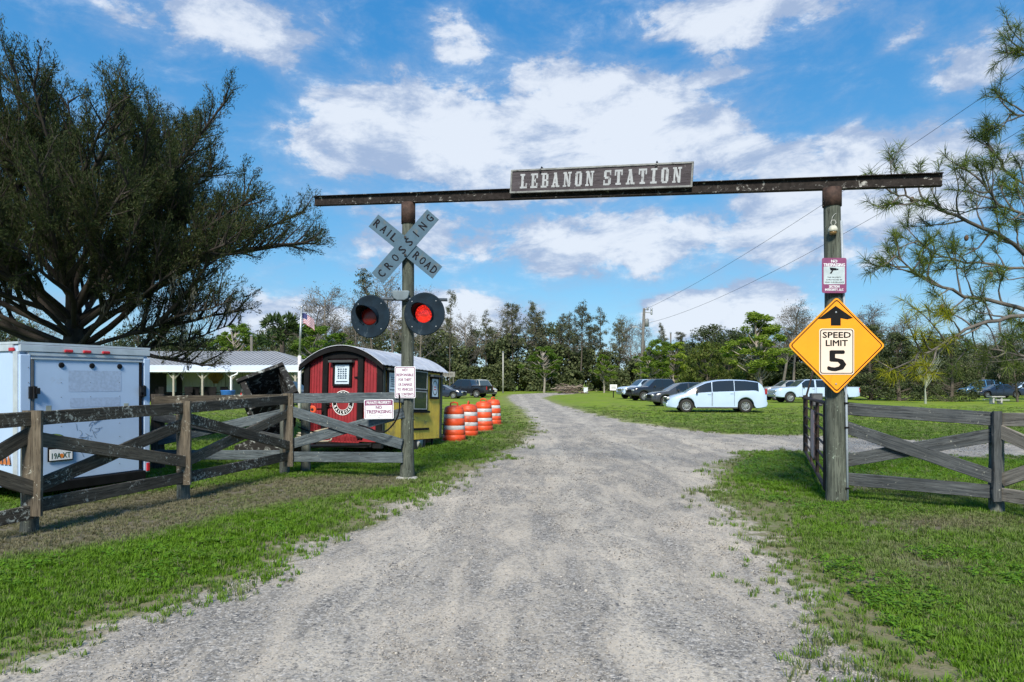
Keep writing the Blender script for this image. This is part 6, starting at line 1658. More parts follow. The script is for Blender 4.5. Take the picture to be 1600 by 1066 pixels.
def unit(v): return v / np.maximum(np.linalg.norm(v, axis=-1, keepdims=True), 1e-9)
def leaves(rng, P, size, asp=2.2, dirs=None, jit=1.0):
    """rhombic leaves at P; long axis roughly along dirs"""
    P = np.asarray(P, float); n = len(P); a = rng.normal(size=(n, 3))
    if dirs is not None: a = dirs + a * jit * .5
    a = unit(a); b = unit(np.cross(a, rng.normal(size=(n, 3))))
    s = (np.asarray(size) * rng.uniform(.6, 1.35, n))[:, None]
    V = np.stack([P - a * s * asp / 2, P + b * s / 2, P + a * s * asp / 2, P - b * s / 2], 1).reshape(-1, 3)
    i = np.arange(n)[:, None] * 4
    return V, i + np.array([[0, 1, 2, 3]])
def skeleton(rng, p, d, L, r, nseg, wig, trop, out, level=0, kids=None, lens=None):
    """grows one limb; appends (points, radii, level)"""
    pts = [np.array(p, float)]; d = np.array(d, float); d /= np.linalg.norm(d); rad = [r]
    for i in range(nseg):
        d = d + rng.normal(0, wig, 3) + np.array([0, 0, trop]); d /= np.linalg.norm(d)
        pts.append(pts[-1] + d * L / nseg); rad.append(r * (1 - .8 * (i + 1) / nseg))
    out.append((pts, rad, level)); return pts, d
def tubes(out, sides=(8, 6, 4, 3, 3)):
    mb = MB()
    for pts, rad, lv in out: mb.tube(pts, rad, sides[min(lv, len(sides) - 1)], cap=False)
    return mb
def along(pts, s):
    q = s * (len(pts) - 1); i = min(int(q), len(pts) - 2); f = q - i
    return pts[i] * (1 - f) + pts[i + 1] * f, unit(pts[i + 1] - pts[i])

# ---- the big cedar behind the trailer
def cedar():
    rng = np.random.default_rng(5); base = Vector(((118 - 800) / F * 16.5, 16.5, 0))
    t = thing('cedar_tree', 'huge dark spreading cedar with a thick forked trunk behind the white trailer', 'tree', base)
    out = []; trunk, d = skeleton(rng, (0, 0, -.1), (.02, 0, 1), 6.2, .42, 10, .05, 0, out)
    for i in range(len(out[0][1])): out[0][1][i] = max(.06, .44 - .045 * i) + (.15 if i == 0 else 0)
    LP_, LD_ = [], []; moss = []
    limbs = []
    def add_limb(az, el, L, z0, r):
        dd = (math.cos(az) * math.cos(el), math.sin(az) * math.cos(el), math.sin(el))
        z0 = z0 - .1 + 1.3 * max(0, el - .35) / 1.0 + rng.uniform(-.15, .25); q0, _ = along(trunk, min(.98, (z0 + .1) / 6.2)); p = (q0[0], q0[1], z0)
        r = r * .42; L = L * (.80 if el > .9 else .88 if el > .7 else 1.0) - max(0, z0 - 3.0) * .8
        pts, _ = skeleton(rng, p, dd, L, r, 9, .075, .012 if el > .5 else .03, out, 0); limbs.append((pts, L, el))
    # (azimuth deg, elevation deg, length, start height, radius); azimuth 0 = right in the photo, -90 = towards the viewer
    for az, el, L, z0, r in ((0, 22, 5.9, 2.4, .22), (-40, 24, 5.2, 2.4, .16), (-75, 26, 5.0, 2.4, .15), (-115, 28, 5.2, 2.4, .15), (-140, 24, 5.6, 2.4, .16), (-90, 55, 5.6, 2.6, .15), (8, 34, 6.6, 2.6, .24), (-14, 30, 6.2, 2.5, .20), (-3, 47, 7.4, 2.8, .22), (20, 52, 7.4, 2.8, .20), (-30, 42, 6.6, 2.7, .2),
                             (-55, 30, 5.6, 2.5, .18), (-70, 50, 6.6, 2.8, .19), (-95, 35, 5.4, 2.6, .18), (-8, 66, 7.4, 2.9, .22), (35, 32, 6.0, 2.6, .18), (60, 45, 6.6, 2.8, .18), (95, 35, 5.8, 2.6, .17),
                             (130, 45, 6.6, 2.8, .2), (170, 20, 6.0, 2.3, .22), (182, 36, 7.0, 2.6, .24), (-172, 50, 7.2, 2.8, .22), (178, 66, 7.4, 2.9, .24), (-130, 40, 6.2, 2.7, .18), (-150, 58, 7.0, 2.8, .2),
                             (150, 75, 7.2, 2.9, .2), (-110, 68, 6.6, 2.8, .18), (-165, 28, 6.4, 2.5, .2), (-20, 16, 4.8, 2.3, .15), (190, 10, 5.6, 2.3, .2), (12, 58, 7.6, 2.9, .18), (-60, 66, 6.6, 2.9, .18), (-2, 12, 4.6, 2.2, .12)):
        add_limb(R(az + rng.normal(0, 3)), R(el), L * rng.uniform(.94, 1.05), z0, r)
    for pts, L, el in list(limbs):
        for q_ in range(3):
            p, dd = along(pts, rng.uniform(.22, .6)); pr = unit(np.cross(dd, rng.normal(size=3)))
            d2 = unit(dd + pr * rng.uniform(.35, .7) + np.array([0, 0, .1])); L2 = L * rng.uniform(.38, .60)
            q, _ = skeleton(rng, p, d2, L2, .065, 7, .08, .03, out, 1); limbs.append((q, L2, el))
    twigs = []
    for pts, L, el in limbs:
        n1 = int(L * 4.0)
        for i in range(n1):
            s = .30 + .70 * (i + rng.uniform(0, 1)) / n1; p, dd = along(pts, min(s, .999)); perp = unit(np.cross(dd, rng.normal(size=3)))
            if perp[2] < -.3 and rng.uniform() < .6: perp = -perp
            d2 = unit(dd * rng.uniform(.75, 1.2) + perp * rng.uniform(.6, 1.0) + np.array([0, 0, .18]))
            L2 = (1.5 - .8 * s) * rng.uniform(.5, 1.2)
            q, _ = skeleton(rng, p, d2, L2, .030, 5, .10, .05, out, 2)
            n2 = int(L2 * 9) + 2
            for j in range(n2):
                u = .10 + .9 * (j + rng.uniform(0, 1)) / n2; pp, d3 = along(q, min(u, .999)); pr = unit(np.cross(d3, rng.normal(size=3)))
                d4 = unit(d3 * 1.0 + pr * rng.uniform(.4, 1.0) + np.array([0, 0, .30])); L3 = rng.uniform(.22, .50) * (1.25 - .5 * u)
                twigs.append((pp, d4, L3, el))
        p, dd = along(pts, .999); twigs.append((p, dd, .5, el))
    tw = []
    for k, (p, d4, L3, el) in enumerate(twigs):
        if k % 3 == 0: tw.append(([p, p + d4 * L3 * .6, p + d4 * L3], [.007, .005, .003], 3))
        if el < .42 and p[2] < 3.3 and rng.uniform() < .5: continue      # the low skirts are thin
        n = int(34 * L3 / .35); s = rng.uniform(0, 1, n) ** .8
        w = (.030 + .045 * (1 - s))[:, None]
        P = p + d4 * (s * L3)[:, None] + rng.normal(size=(n, 3)) * w; LP_.append(P); LD_.append(np.repeat(d4[None], n, 0))
        if el < .45 and p[2] < 4.0 and rng.uniform() < .12: moss.append(p)
    t.scale = (.92, .95, 1)
    link('branches', tubes(out).mesh('branches', True, fix=False), BARKD, t)
    tag(link('twigs', tubes(tw).mesh('twigs', False, fix=False), BARKD, t), kind='stuff')
    P = np.concatenate(LP_); D = np.concatenate(LD_); V, Fc = leaves(rng, P, .015, 5.2, D, .8)
    print('cedar', len(P), len(twigs))
    tag(link('foliage', fastmesh('foliage', V, Fc), L_CEDAR, t), kind='stuff')
    # hanging moss
    MP = []
    for m in moss[:130]:
        k = rng.integers(10, 34); L0 = rng.uniform(.15, .6); z = -rng.uniform(0, 1, k) ** .7 * L0
        MP.append(np.stack([m[0] + rng.normal(0, .035, k), m[1] + rng.normal(0, .035, k), m[2] + z], 1))
    MP = np.concatenate(MP); V, Fc = leaves(rng, MP, .022, 5, np.repeat(np.array([[0, 0, 1.0]]), len(MP), 0), .5)
    tag(link('hanging_moss', fastmesh('moss', V, Fc), L_MOSS, t), kind='stuff')
cedar()

# ---- the pine reaching in from the right
def near_pine():
    rng = np.random.default_rng(12); d0 = 11.5; base = Vector(((1790 - 800) / F * d0, d0, 0))
    t = thing('pine_tree', 'long needled pine whose open branches reach in over the right fence', 'tree', base)
    out = []; trunk, _ = skeleton(rng, (0, 0, -.1), (0, 0, 1), 9.5, .21, 12, .02, 0, out)
    def w(x, y, d): v = at(x, y, d) - base; return np.array(v)
    mains = [
        [(1790, 430, 11.5), (1680, 425, 11.3), (1600, 398, 11.1), (1555, 362, 10.9), (1495, 338, 10.7), (1455, 318, 10.6), (1412, 305, 10.5), (1390, 300, 10.4)],
        [(1790, 520, 11.5), (1660, 500, 11.2), (1590, 482, 11.0), (1520, 462, 10.8), (1475, 452, 10.6), (1430, 428, 10.5), (1395, 398, 10.3)],
        [(1790, 540, 11.5), (1680, 520, 11.0), (1600, 492, 10.6), (1540, 502, 10.4), (1495, 520, 10.2), (1455, 548, 10.0), (1432, 552, 9.9)],
        [(1790, 330, 11.5), (1690, 320, 11.8), (1620, 300, 12.0), (1570, 262, 12.1), (1545, 232, 12.2)],
        [(1790, 230, 11.5), (1690, 210, 11.3), (1620, 180, 11.2), (1575, 178, 11.1)],
        [(1790, 130, 11.5), (1690, 110, 11.2), (1620, 92, 11.0), (1590, 78, 10.9)],
        [(1790, 380, 11.5), (1700, 360, 10.8), (1620, 345, 10.4), (1560, 318, 10.2), (1535, 285, 10.1)],
        [(1790, 470, 11.5), (1690, 440, 12.2), (1600, 420, 12.6), (1530, 412, 12.8), (1470, 402, 13.0), (1430, 375, 13.1)],
        [(1790, 600, 11.5), (1700, 590, 11.8), (1620, 560, 12.1), (1560, 545, 12.2), (1500, 548, 12.3)],
        [(1790, 250, 11.5), (1850, 200, 11.0), (1950, 160, 10.8)], [(1790, 400, 11.5), (1880, 380, 12.0), (1990, 340, 12.4)], [(1790, 500, 11.5), (1880, 520, 10.5), (1980, 500, 10.0)],
        [(1790, 60, 11.5), (1750, 0, 11.5), (1720, -60, 11.4)], [(1790, 160, 11.5), (1760, 100, 12.6), (1740, 50, 13.2)]]
    tips = []
    for mi, poly in enumerate(mains):
        pts = [w(*q) for q in poly]; r0 = .045 if mi < 3 else .038
        fine = []
        for i in range(len(pts) - 1):
            for k in range(3): fine.append(pts[i] * (1 - k / 3) + pts[i + 1] * (k / 3) + rng.normal(0, .018, 3))
        fine.append(pts[-1]); n = len(fine); out.append((fine, [r0 * (1 - .82 * i / n) for i in range(n)], 1)); tips.append((fine[-1], unit(fine[-1] - fine[-2]), mi))
        vis0 = .28
        for i in range(16 if mi in (0, 1, 2, 7, 6) else 10):
            s = vis0 + (1 - vis0) * (i + rng.uniform(.2, .8)) / 16 if mi in (0, 1, 2, 7, 6) else vis0 + (1 - vis0) * (i + .5) / 10
            p, dd = along(fine, min(s, .99)); side = unit(np.cross(dd, np.array([0, 1, 0]))) * (1 if i % 2 else -1)
            d2 = unit(dd * .9 + side * rng.uniform(.45, .85) + rng.normal(0, .25, 3) + np.array([0, 0, .12])); L2 = rng.uniform(.45, 1.15) * (1.15 - .55 * s)
            q, de = skeleton(rng, p, d2, L2, .017, 6, .13, .07, out, 2); tips.append((q[-1], de, mi))
            for j in range(2):
                u = rng.uniform(.35, .85); pp, d3 = along(q, u); d4 = unit(d3 + unit(np.cross(d3, rng.normal(size=3))) * rng.uniform(.5, .9) + np.array([0, 0, .15])); L3 = rng.uniform(.15, .42)
                q3, de3 = skeleton(rng, pp, d4, L3, .009, 3, .10, .10, out, 3); tips.append((q3[-1], de3, mi))
    link('branches', tubes(out, (12, 7, 5, 4)).mesh('branches', True, fix=False), simple('pine_branch_bark', (.11, .10, .09), .9, 0, .3, 8), t)
    V = []; G = []
    for p, dd, mi in tips:
        n = int(rng.uniform(38, 72)); wp = p + base
        s = rng.uniform(0, 1, n); o = p - dd * (s * .20)[:, None]
        a = unit(dd * rng.uniform(.15, 1.3, n)[:, None] + unit(rng.normal(size=(n, 3))) * .95 + np.array([0, 0, -.05])); L = rng.uniform(.12, .235, n)[:, None]
        b = unit(np.cross(a, rng.normal(size=(n, 3)))) * .0030
        m = o + a * L * .55; e = o + a * L + np.array([0, 0, -.018])
        tri = np.stack([o - b, o + b, m + b, m - b], 1), np.stack([m - b, m + b, e, e], 1)
        sunlit = mi == 2 and (p[0] + base[0]) < at(1490, 0, 10.2).x  # outer tips of the low branch take the painted sunlit colour
        (G if sunlit else V).append((o, m, e, b))
    for nm, lst, mat in (('needles', V, L_NEEDLE), ('sunlit_needles', G, L_SUNLIT)):
        if not lst: continue
        o, m, e, b = (np.concatenate([q[i] for q in lst]) for i in range(4)); n = len(o)
        VV = np.stack([o - b, o + b, m + b, m - b, e], 1).reshape(-1, 3); i = np.arange(n)[:, None] * 5
        FF = np.concatenate([i + np.array([[0, 1, 2]]), i + np.array([[0, 2, 3]]), i + np.array([[3, 2, 4]])], 1).reshape(-1, 3)
        tag(link(nm, fastmesh(nm, VV, FF), mat, t), kind='stuff')
    print('pine tips', len(tips))
    cones = [(1472, 480), (1425, 312), (1510, 372), (1548, 430)]
    for x, y in cones:
        q = MB(); c = at(x, y, 10.6); q.lathe([(0, -.05), (.025, -.035), (.034, 0), (.024, .035), (0, .05)], 8, c); link('pine_cone', q.mesh('pine_cone', True), simple('cone_brown', (.09, .06, .04), .9), t, True)
near_pine()

# ---- treeline kinds (each made once, then copied)
def proto(name, seed, kind):
    rng = np.random.default_rng(seed); out = []; P = []; D = []; size = .16; asp = 1.8; mat = L_OAK; bark = BARK
    if kind in ('pine', 'thinpine'):
        H = 18.0; tr, _ = skeleton(rng, (0, 0, -.3), (rng.normal(0, .03), rng.normal(0, .03), 1), H, .26, 10, .02, 0, out); z0 = .52 if kind == 'pine' else .42
        nb = 34 if kind == 'pine' else 26; mat = L_PINE
        for i in range(nb):
            s = z0 + (1 - z0) * (i + rng.uniform()) / nb; p, _ = along(tr, min(s, .999)); az = rng.uniform(0, 6.28); el = rng.uniform(-.1, .55) + .5 * (s - z0)
            L = (3.6 if kind == 'pine' else 2.6) * math.sin(min(1, (1.04 - s) / (1 - z0) * 1.15 + .18) * 1.57) * rng.uniform(.55, 1.1)
            q, de = skeleton(rng, p, (math.cos(az) * math.cos(el), math.sin(az) * math.cos(el), math.sin(el)), L, .06, 4, .12, .05, out, 2)
            for k in range(int(3 + L * 1.6)):
                c, _ = along(q, min(.999, rng.uniform(.4, 1.0))); c = c + rng.normal(0, .28, 3); r = rng.uniform(.30, .58); n = int(24 * (r / .45) ** 2)
                P.append(c + rng.normal(size=(n, 3)) * r * np.array([1, 1, .6]) * .62)
        size, asp = .13, 2.4; bark = BARK
    elif kind == 'bare':
        H = 15.0; tr, _ = skeleton(rng, (0, 0, -.3), (rng.normal(0, .05), 0, 1), H, .25, 10, .045, 0, out); mat = L_SPARSE; bark = TWIG
        for i in range(30):
            s = .35 + .65 * (i + rng.uniform()) / 30; p, _ = along(tr, min(s, .999)); az = rng.uniform(0, 6.28); el = rng.uniform(.35, 1.0); L = (4.4 - 3.0 * s) * rng.uniform(.7, 1.2) + .6
            q, _ = skeleton(rng, p, (math.cos(az) * math.cos(el), math.sin(az) * math.cos(el), math.sin(el)), L, .055, 5, .14, .03, out, 2)
            for k in range(7):
                u = rng.uniform(.25, 1); pp, dd = along(q, min(u, .999)); d2 = unit(dd + unit(np.cross(dd, rng.normal(size=3))) * .8); L2 = rng.uniform(.6, 1.5)
                q2, _ = skeleton(rng, pp, d2, L2, .028, 3, .16, .05, out, 3); n = rng.integers(4, 15)
                P.append(q2[-1] + rng.normal(size=(n, 3)) * .34)
                for _k in range(3):
                    pp3, dd3 = along(q2, rng.uniform(.2, .99)); d3 = unit(dd3 + unit(np.cross(dd3, rng.normal(size=3))) * .9); out.append(([pp3, pp3 + d3 * .35, pp3 + d3 * .7], [.018, .014, .008], 3))
        size, asp = .11, 1.6
    elif kind in ('oak', 'cedarbush', 'willow', 'youngpine', 'underbush'):
        H, Wd, zc, mat, size = {'oak': (11.0, 4.6, .30, L_OAK, .17), 'cedarbush': (7.0, 3.1, .04, L_OAK, .10), 'willow': (7.0, 3.8, .05, L_WILLOW, .13), 'youngpine': (8.5, 2.2, .34, L_BRIGHT, .085), 'underbush': (5.0, 3.6, .0, L_OAK, .15)}[kind]
        if kind == 'youngpine': bark = BARKP
        tr, _ = skeleton(rng, (0, 0, -.3), (rng.normal(0, .04), 0, 1), H * .93, .22 if kind != 'youngpine' else .12, 8, .03, 0, out)
        nc = {'oak': 120, 'cedarbush': 120, 'willow': 110, 'youngpine': 60, 'underbush': 70}[kind]
        for i in range(nc):
            s = rng.uniform(zc, 1.0); 
            if kind == 'oak': prof = math.sin(math.pi * min(1, (s - zc) / (1 - zc) * .86 + .12)) ** .6
            elif kind == 'cedarbush': prof = (1 - (s - zc) / (1 - zc)) ** .55 * (.72 + .28 * min(1, s * 5))
            elif kind == 'youngpine': prof = math.sin(math.pi * min(1, (s - zc) / (1 - zc) * .80 + .16)) ** .7 * (.35 + .65 * rng.uniform())
            else: prof = (1 - ((s - zc) / (1 - zc)) ** 2.2) ** .5
            az = rng.uniform(0, 6.28); lob = 1 + .22 * math.sin(3 * az + seed) + .15 * math.sin(5 * az + s * 9 + seed); rr = Wd * prof * lob * rng.uniform(.55, 1.0)
            c = np.array([rr * math.cos(az), rr * math.sin(az), s * H + rng.normal(0, .2)]); p, _ = along(tr, max(.05, min(.98, s - .10)))
            if i % (2 if kind != 'youngpine' else 1) == 0: out.append(([p, (p + c) / 2 + np.array([0, 0, -.15]), c], [.055, .04, .02], 3))
            r = {'oak': .85, 'cedarbush': .52, 'willow': .62, 'youngpine': .36, 'underbush': .8}[kind] * rng.uniform(.6, 1.3)
            n = int({'oak': 62, 'cedarbush': 80, 'willow': 62, 'youngpine': 210, 'underbush': 62}[kind] * (r / .7) ** .5)
            g = unit(rng.normal(size=(n, 3))) * rng.uniform(.35, 1, (n, 1)) * r
            P.append(c + g * np.array([1, 1, .75 if kind != 'youngpine' else .95]))
            if kind == 'willow': D.append(np.repeat(np.array([[0, 0, 1.0]]), n, 0) + g * .5)
        asp = {'oak': 1.5, 'cedarbush': 2.0, 'willow': 3.0, 'youngpine': 2.4, 'underbush': 1.6}[kind]
    elif kind == 'palm':
        H = 5.0; tr, _ = skeleton(rng, (0, 0, -.2), (0, 0, 1), H, .2, 6, .02, 0, out); out[0] = (out[0][0], [.2] * 7, 0); mat = L_PALM; size, asp = .14, 5
        for i in range(34):
            az = rng.uniform(0, 6.28); el = rng.uniform(-.5, 1.2); dd = np.array([math.cos(az) * math.cos(el), math.sin(az) * math.cos(el), math.sin(el)]); o = tr[-1]
            e = o + dd * 1.3; n = 26; f = unit(dd + rng.normal(size=(n, 3)) * .55); P.append(e + f * .45 + np.array([0, 0, -.1])); D.append(f * 2); out.append(([o, e], [.03, .015], 3))
    P = np.concatenate(P); Dd = np.concatenate(D) if D and len(D) and sum(map(len, D)) == len(P) else None
    V, Fc = leaves(rng, P, size * np.ones(len(P)), asp, Dd)
    t = thing(name, None, None); link('trunk', tubes(out, (8, 6, 4, 3)).mesh('trunk', True, fix=False), bark, t); c = link('crown', fastmesh('crown', V, Fc), mat, t); tag(c, kind='stuff')
    t['_h'] = H; return t
PROT = {}
def plant(kind, var, px, d, top_px, label, group=None, wide=1.0, cat='tree', name=None, rot=None, x_abs=None):
    key = (kind, var)
    nm = name or {'pine': 'pine_tree', 'thinpine': 'pine_tree', 'bare': 'bare_tree', 'oak': 'evergreen_tree', 'cedarbush': 'cedar_tree', 'willow': 'willow_shrub', 'youngpine': 'young_pine_tree', 'underbush': 'shrub', 'palm': 'palm_tree'}[kind]
    first = key not in PROT
    if first: PROT[key] = proto(nm, 100 + var * 17 + sum(map(ord, kind)), kind)
    src = PROT[key]; H = zat(top_px, d); s = H / float(PH[key] if key in PH else src['_h'])
    if first: PH[key] = float(src['_h']); del src['_h']; o = src; s = H / PH[key]
    else: o = dup(src); s = H / PH[key]; o.name = nm
    x = (px - 800) / F * d if x_abs is None else x_abs
    o.location = (x, d, 0); o.scale = (s * wide, s * wide, s); o.rotation_euler = (0, 0, rot if rot is not None else (px * .37 + d) % 6.28)
    if 'group' in o.keys(): del o['group']
    tag(o, label, cat, group); return o
PH = {}
def treeline():
    G = 'tall trees along the edge of the far woods'
    # clearly separate trees, left to right
    T = [
     ('oak', 0, 20, 60, 500, 'dark tree behind the cedar trunk at the far left edge', .9), ('oak', 1, 215, 75, 512, 'rounded tree just above the right end of the white trailer', 1),
     ('bare', 0, 60, 78, 480, 'thin branched tree seen under the cedar limbs at the far left', 1.1),
     ('oak', 2, 300, 90, 520, 'low dark tree above the middle of the pavilion roof', 1.1), ('bare', 1, 270, 100, 500, 'grey twiggy tree behind the left part of the pavilion', 1),
     ('youngpine', 0, 372, 84, 505, 'bright green pine just left of the grey pole behind the pavilion', 1.7), ('oak', 0, 432, 82, 513, 'dark round crowned tree between the grey pole and the flagpole', .9),
     ('youngpine', 1, 352, 92, 522, 'lower light green pine over the pavilion roof ridge', 1.8), ('palm', 0, 441, 74, 520, 'fan palm just left of the flagpole', 1),
     ('youngpine', 1, 497, 66, 507, 'bright green pine right of the flag, above the caboose roof', 1.9), ('youngpine', 0, 530, 72, 520, 'yellow green pine left of the crossing signals, above the caboose', 1.8),
     ('bare', 2, 520, 108, 462, 'bare grey tree right of the flag, tallest on the left skyline', 1.3), ('bare', 0, 482, 112, 474, 'bare tree directly behind the flag', 1.3), ('bare', 3, 553, 104, 478, 'bare tree just left of the dark signal lamp', 1.1),
     ('thinpine', 0, 583, 96, 424, 'tallest dark topped tree rising behind the crossbuck and the left signal', .9), ('bare', 1, 612, 100, 436, 'grey bare tree between the two signals', .9),
     ('thinpine', 2, 703, 100, 456, 'leaning grey cypress right of the glowing signal', .55), ('bare', 0, 655, 110, 470, 'bare tree behind the glowing signal', 1.1),
     ('bare', 2, 732, 124, 500, 'grey tree left of the gap above the black pickup', 1.0), ('thinpine', 1, 759, 126, 488, 'dark topped pine above the off road car', .8),
     ('pine', 0, 803, 130, 477, 'broad crowned pine above the thin pale pole', .85), ('pine', 1, 841, 132, 478, 'twin of the broad crowned pine, right above the young pine', .85), ('thinpine', 0, 872, 136, 492, 'slim pine between the broad pine and the tall pair over the brush pile', .8),
     ('thinpine', 2, 888, 134, 490, 'thin pine just left of the tallest pine over the brush pile', .7), ('pine', 2, 907, 130, 478, 'tallest tufted pine over the brush pile', .8), ('thinpine', 1, 938, 132, 484, 'tufted pine right of the brush pile skyline', .9),
     ('pine', 1, 968, 134, 503, 'open crowned pine left of the tall utility pole', .85), ('bare', 3, 986, 132, 520, 'small grey tree against the tall utility pole', 1),
     ('thinpine', 0, 1036, 84, 506, 'slender pine with a tufted top right of the utility pole', .55), ('youngpine', 0, 1024, 80, 530, 'young light green pine behind the black pickup', 1.7), ('youngpine', 1, 1052, 84, 535, 'young light green pine left of the willow like shrub', 1.8),
     ('youngpine', 2, 1010, 92, 548, 'small young pine behind the white pickup at the left of the row', 1.5),
     ('pine', 0, 1066, 120, 520, 'dark pine above the charcoal hatchback', .8), ('oak', 1, 1108, 112, 512, 'rounded dark tree over the white minivan', 1.2), ('oak', 2, 1143, 106, 520, 'dark green tree right of the rounded tree over the minivan', 1.2),
     ('willow', 0, 1108, 74, 539, 'fluffy yellow green willow like shrub behind the white minivan', 1.15), ('willow', 1, 1132, 82, 552, 'smaller yellow green shrub behind the rear of the minivan', 1.0),
     ('youngpine', 2, 1189, 66, 489, 'tall young pine with pale trunk behind the minivan tail', 2.0), ('bare', 1, 1222, 92, 482, 'bare tree left of the yellow diamond sign', 1.2), ('bare', 2, 1240, 96, 492, 'bare grey tree just behind the left corner of the yellow diamond', 1.2),
     ('youngpine', 0, 850, 108, 541, 'single bright round young pine on the lawn in front of the woods', 1.9), ('youngpine', 2, 944, 108, 555, 'small bright young pine left of the little white sign', 1.8),
     ('cedarbush', 0, 1362, 62, 512, 'dark green cedar behind the right corner of the diamond sign', 1.1), ('cedarbush', 1, 1405, 60, 524, 'broad dark cedar left of the pale branched sapling', 1.15), ('cedarbush', 2, 1486, 58, 533, 'rounded dark cedar right of the pale branched sapling', 1.15),
     ('cedarbush', 0, 1322, 66, 530, 'dark cedar directly behind the right gatepost', 1.2), ('cedarbush', 2, 1447, 66, 538, 'dark cedar behind the pale branched sapling', 1.1),
     ('bare', 3, 1372, 96, 488, 'bare tree above the dark cedars right of the diamond sign', 1.5), ('bare', 0, 1404, 92, 500, 'grey bare tree over the broad dark cedar', 1.5), ('bare', 2, 1345, 100, 500, 'bare tree peeping over the diamond sign', 1.4),
     ('bare', 1, 1530, 84, 528, 'mossy grey tree left of the far right oak', 2.2), ('bare', 3, 1555, 90, 520, 'mossy grey bare tree above the parked sedan at far right', 2.2),
     ('oak', 0, 1590, 56, 524, 'large dark oak at the right edge of the picture', .95), ('oak', 2, 1655, 62, 500, 'large dark oak beyond the right edge fence', 1.1), ('oak', 1, 1560, 104, 556, 'dark tree behind the distant house', 1.2)]
    for kind, var, px, d, top, lab, wide in T: plant(kind, var, px, d, top, lab, None, wide)
    # pale branched leafless sapling
    rng = np.random.default_rng(77); d = 52; t = thing('bare_sapling', 'pale leafless vase shaped sapling in front of the dark cedars', 'tree', ((1446 - 800) / F * d, d, 0)); out = []
    skeleton(rng, (0, 0, -.1), (0, 0, 1), 1.7, .10, 4, .02, 0, out)
    for k in range(22):
        az = rng.uniform(0, 6.28); el = rng.uniform(.85, 1.4); q, _ = skeleton(rng, (0, 0, rng.uniform(1.1, 1.7)), (math.cos(az) * math.cos(el), math.sin(az) * math.cos(el) * .6, math.sin(el)), rng.uniform(1.6, 2.7), .035, 5, .05, .02, out, 2)
        for j in range(4): p, dd = along(q, rng.uniform(.3, .95)); skeleton(rng, p, unit(dd + rng.normal(0, .35, 3)), rng.uniform(.4, .9), .014, 2, .05, 0, out, 3)
    link('branches', tubes(out).mesh('branches', True, fix=False), simple('pale_green_bark', (.26, .29, .23), .8), t)
    # the far woods: understorey mass and trunks behind
    rng = np.random.default_rng(9)
    def mass(name, lab, pts, n, size, mat, hfun, depth, dark=False):
        xs = rng.uniform(0, 1, n); P = []
        a = np.array(pts, float); seg = np.linspace(0, 1, len(a)); x = np.interp(xs, seg, a[:, 0]); y = np.interp(xs, seg, a[:, 1]); h = np.interp(xs, seg, a[:, 2])
        hz = h * (.62 + .75 * (fbm(x * .16, x * 0 + 3, 4, 71) - .25)); z = rng.uniform(0, 1, n) ** .9 * hz
        yy = y + rng.uniform(-.5, .5, n) * depth + (z / np.maximum(h, .1)) * depth * .35
        P = np.stack([x, yy, z], 1); clump = fbm(x * .55, z * .55 + yy * .2, 3, 81); P = P[clump > .40]
        V, Fc = leaves(rng, P, size * np.ones(len(P)), 1.6); o = link(name, fastmesh(name, V, Fc), mat); tag(o, lab, 'woods', kind='stuff')
    W_ = lambda px, d, top: ((px - 800) / F * d, d, zat(top, d))
    mass('woodland', 'dark evergreen understorey along the edge of the far woods', [W_(-250, 95, 520), (W_(150, 100, 535)), W_(400, 105, 530), W_(600, 112, 515), W_(720, 122, 512), W_(800, 130, 505), W_(900, 134, 512), W_(1000, 130, 530), W_(1100, 120, 540), W_(1220, 105, 530), W_(1330, 92, 520), W_(1500, 96, 535), W_(1700, 96, 520), W_(2000, 90, 510)], 120000, .36, L_OAK, None, 9)
    mass('scrub', 'grey brown leafless scrub and vines filling the far woods', [W_(-250, 104, 500), W_(400, 112, 515), W_(600, 118, 490), W_(720, 126, 492), W_(800, 135, 488), W_(900, 139, 498), W_(1000, 136, 515), W_(1100, 126, 530), W_(1220, 112, 510), W_(1330, 100, 505), W_(1500, 104, 525), W_(2000, 98, 500)], 60000, .24, L_SPARSE, None, 10)
    mass('dark_thicket', 'deep green thicket low along the foot of the far woods', [W_(-250, 92, 575), W_(500, 106, 565), W_(720, 118, 556), W_(800, 124, 555), W_(900, 127, 560), W_(1000, 124, 565), W_(1100, 114, 565), W_(1220, 100, 560), W_(1330, 86, 560), W_(1520, 90, 575)], 90000, .34, L_OAK, None, 4)
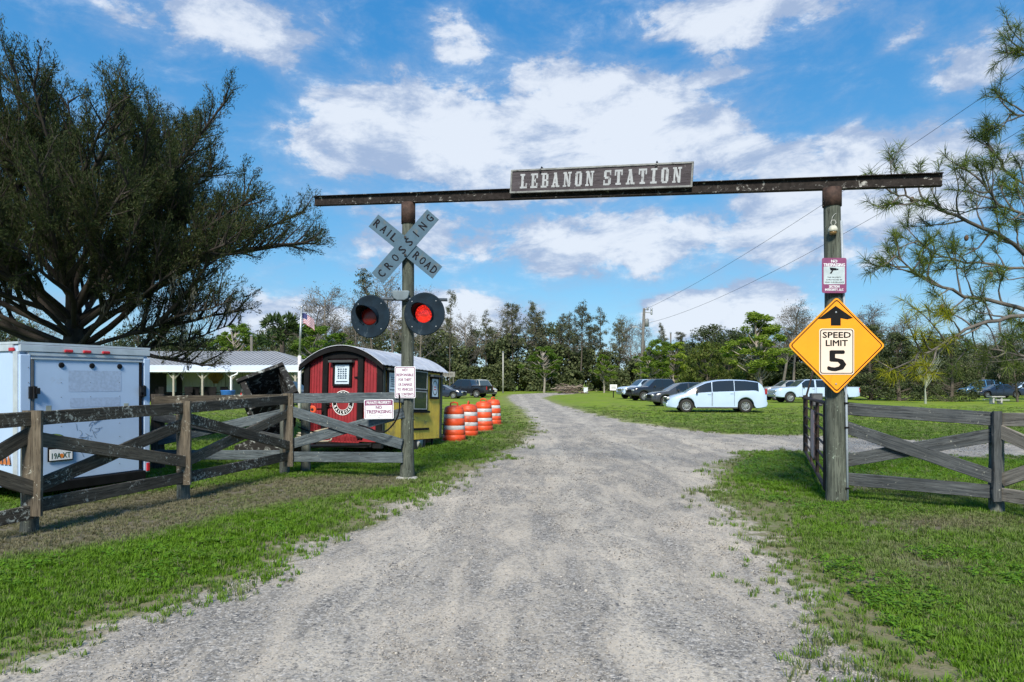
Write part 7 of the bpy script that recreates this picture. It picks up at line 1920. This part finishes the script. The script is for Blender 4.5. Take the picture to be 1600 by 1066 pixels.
    # repeated individual trunks and crowns inside the wood
    k = 0
    kinds = [('oak', 0), ('pine', 2), ('bare', 0), ('bare', 1), ('thinpine', 1), ('bare', 3), ('oak', 2), ('pine', 0), ('bare', 2)]
    marks = [(-60, 'the left edge of the picture'), (70, 'the white trailer'), (150, 'the cedar trunk'), (235, 'the right end of the white trailer'), (300, 'the pavilion roof'), (350, 'the low light green pine'), (393, 'the grey pole behind the pavilion'), (432, 'the dark round crowned tree'),
             (470, 'the flagpole'), (534, 'the caboose roof top'), (582, 'the dark signal lamp'), (636, 'the left gatepost'), (700, 'the glowing signal'), (745, 'the off road car'), (786, 'the thin pale pole'), (850, 'the round young pine'),
             (891, 'the brush pile'), (944, 'the small young pine'), (1003, 'the utility pole'), (1060, 'the charcoal hatchback'), (1110, 'the white minivan'), (1189, 'the pale trunked young pine'), (1240, 'the diamond sign corner'),
             (1308, 'the right gatepost'), (1362, 'the green cedar by the diamond'), (1446, 'the pale sapling'), (1486, 'the rounded dark cedar'), (1560, 'the far right parked sedan'), (1650, 'the right edge of the picture')]
    kn = {'oak': 'dark leafy tree', 'pine': 'open pine', 'bare': 'grey bare tree', 'thinpine': 'slim pine'}
    for px in range(-160, 1760, 34):
        if 1500 < px < 1560: continue
        kd, v = kinds[(k * 5) % 9]; k += 1
        d = float(np.interp(px, [-250, 600, 800, 1000, 1330, 2000], [108, 120, 142, 138, 108, 104])) + (k % 3) * 4
        top = float(np.interp(px, [-250, 300, 560, 700, 800, 950, 1080, 1220, 1400, 2000], [500, 525, 492, 495, 488, 500, 525, 505, 508, 500])) + ((k * 37) % 17) + (8 if kd == 'oak' else 0)
        X_ = px + (k * 13) % 11; m_ = min(marks, key=lambda q: abs(q[0] - X_)); side = 'left of' if X_ < m_[0] - 6 else 'right of' if X_ > m_[0] + 6 else 'behind'
        plant(kd, v, X_, d, top, '%s in the far woods, %s %s' % (kn[kd], side, m_[1]), 'trees within the far woods', 1.25 if kd == 'oak' else 1.0)
treeline()
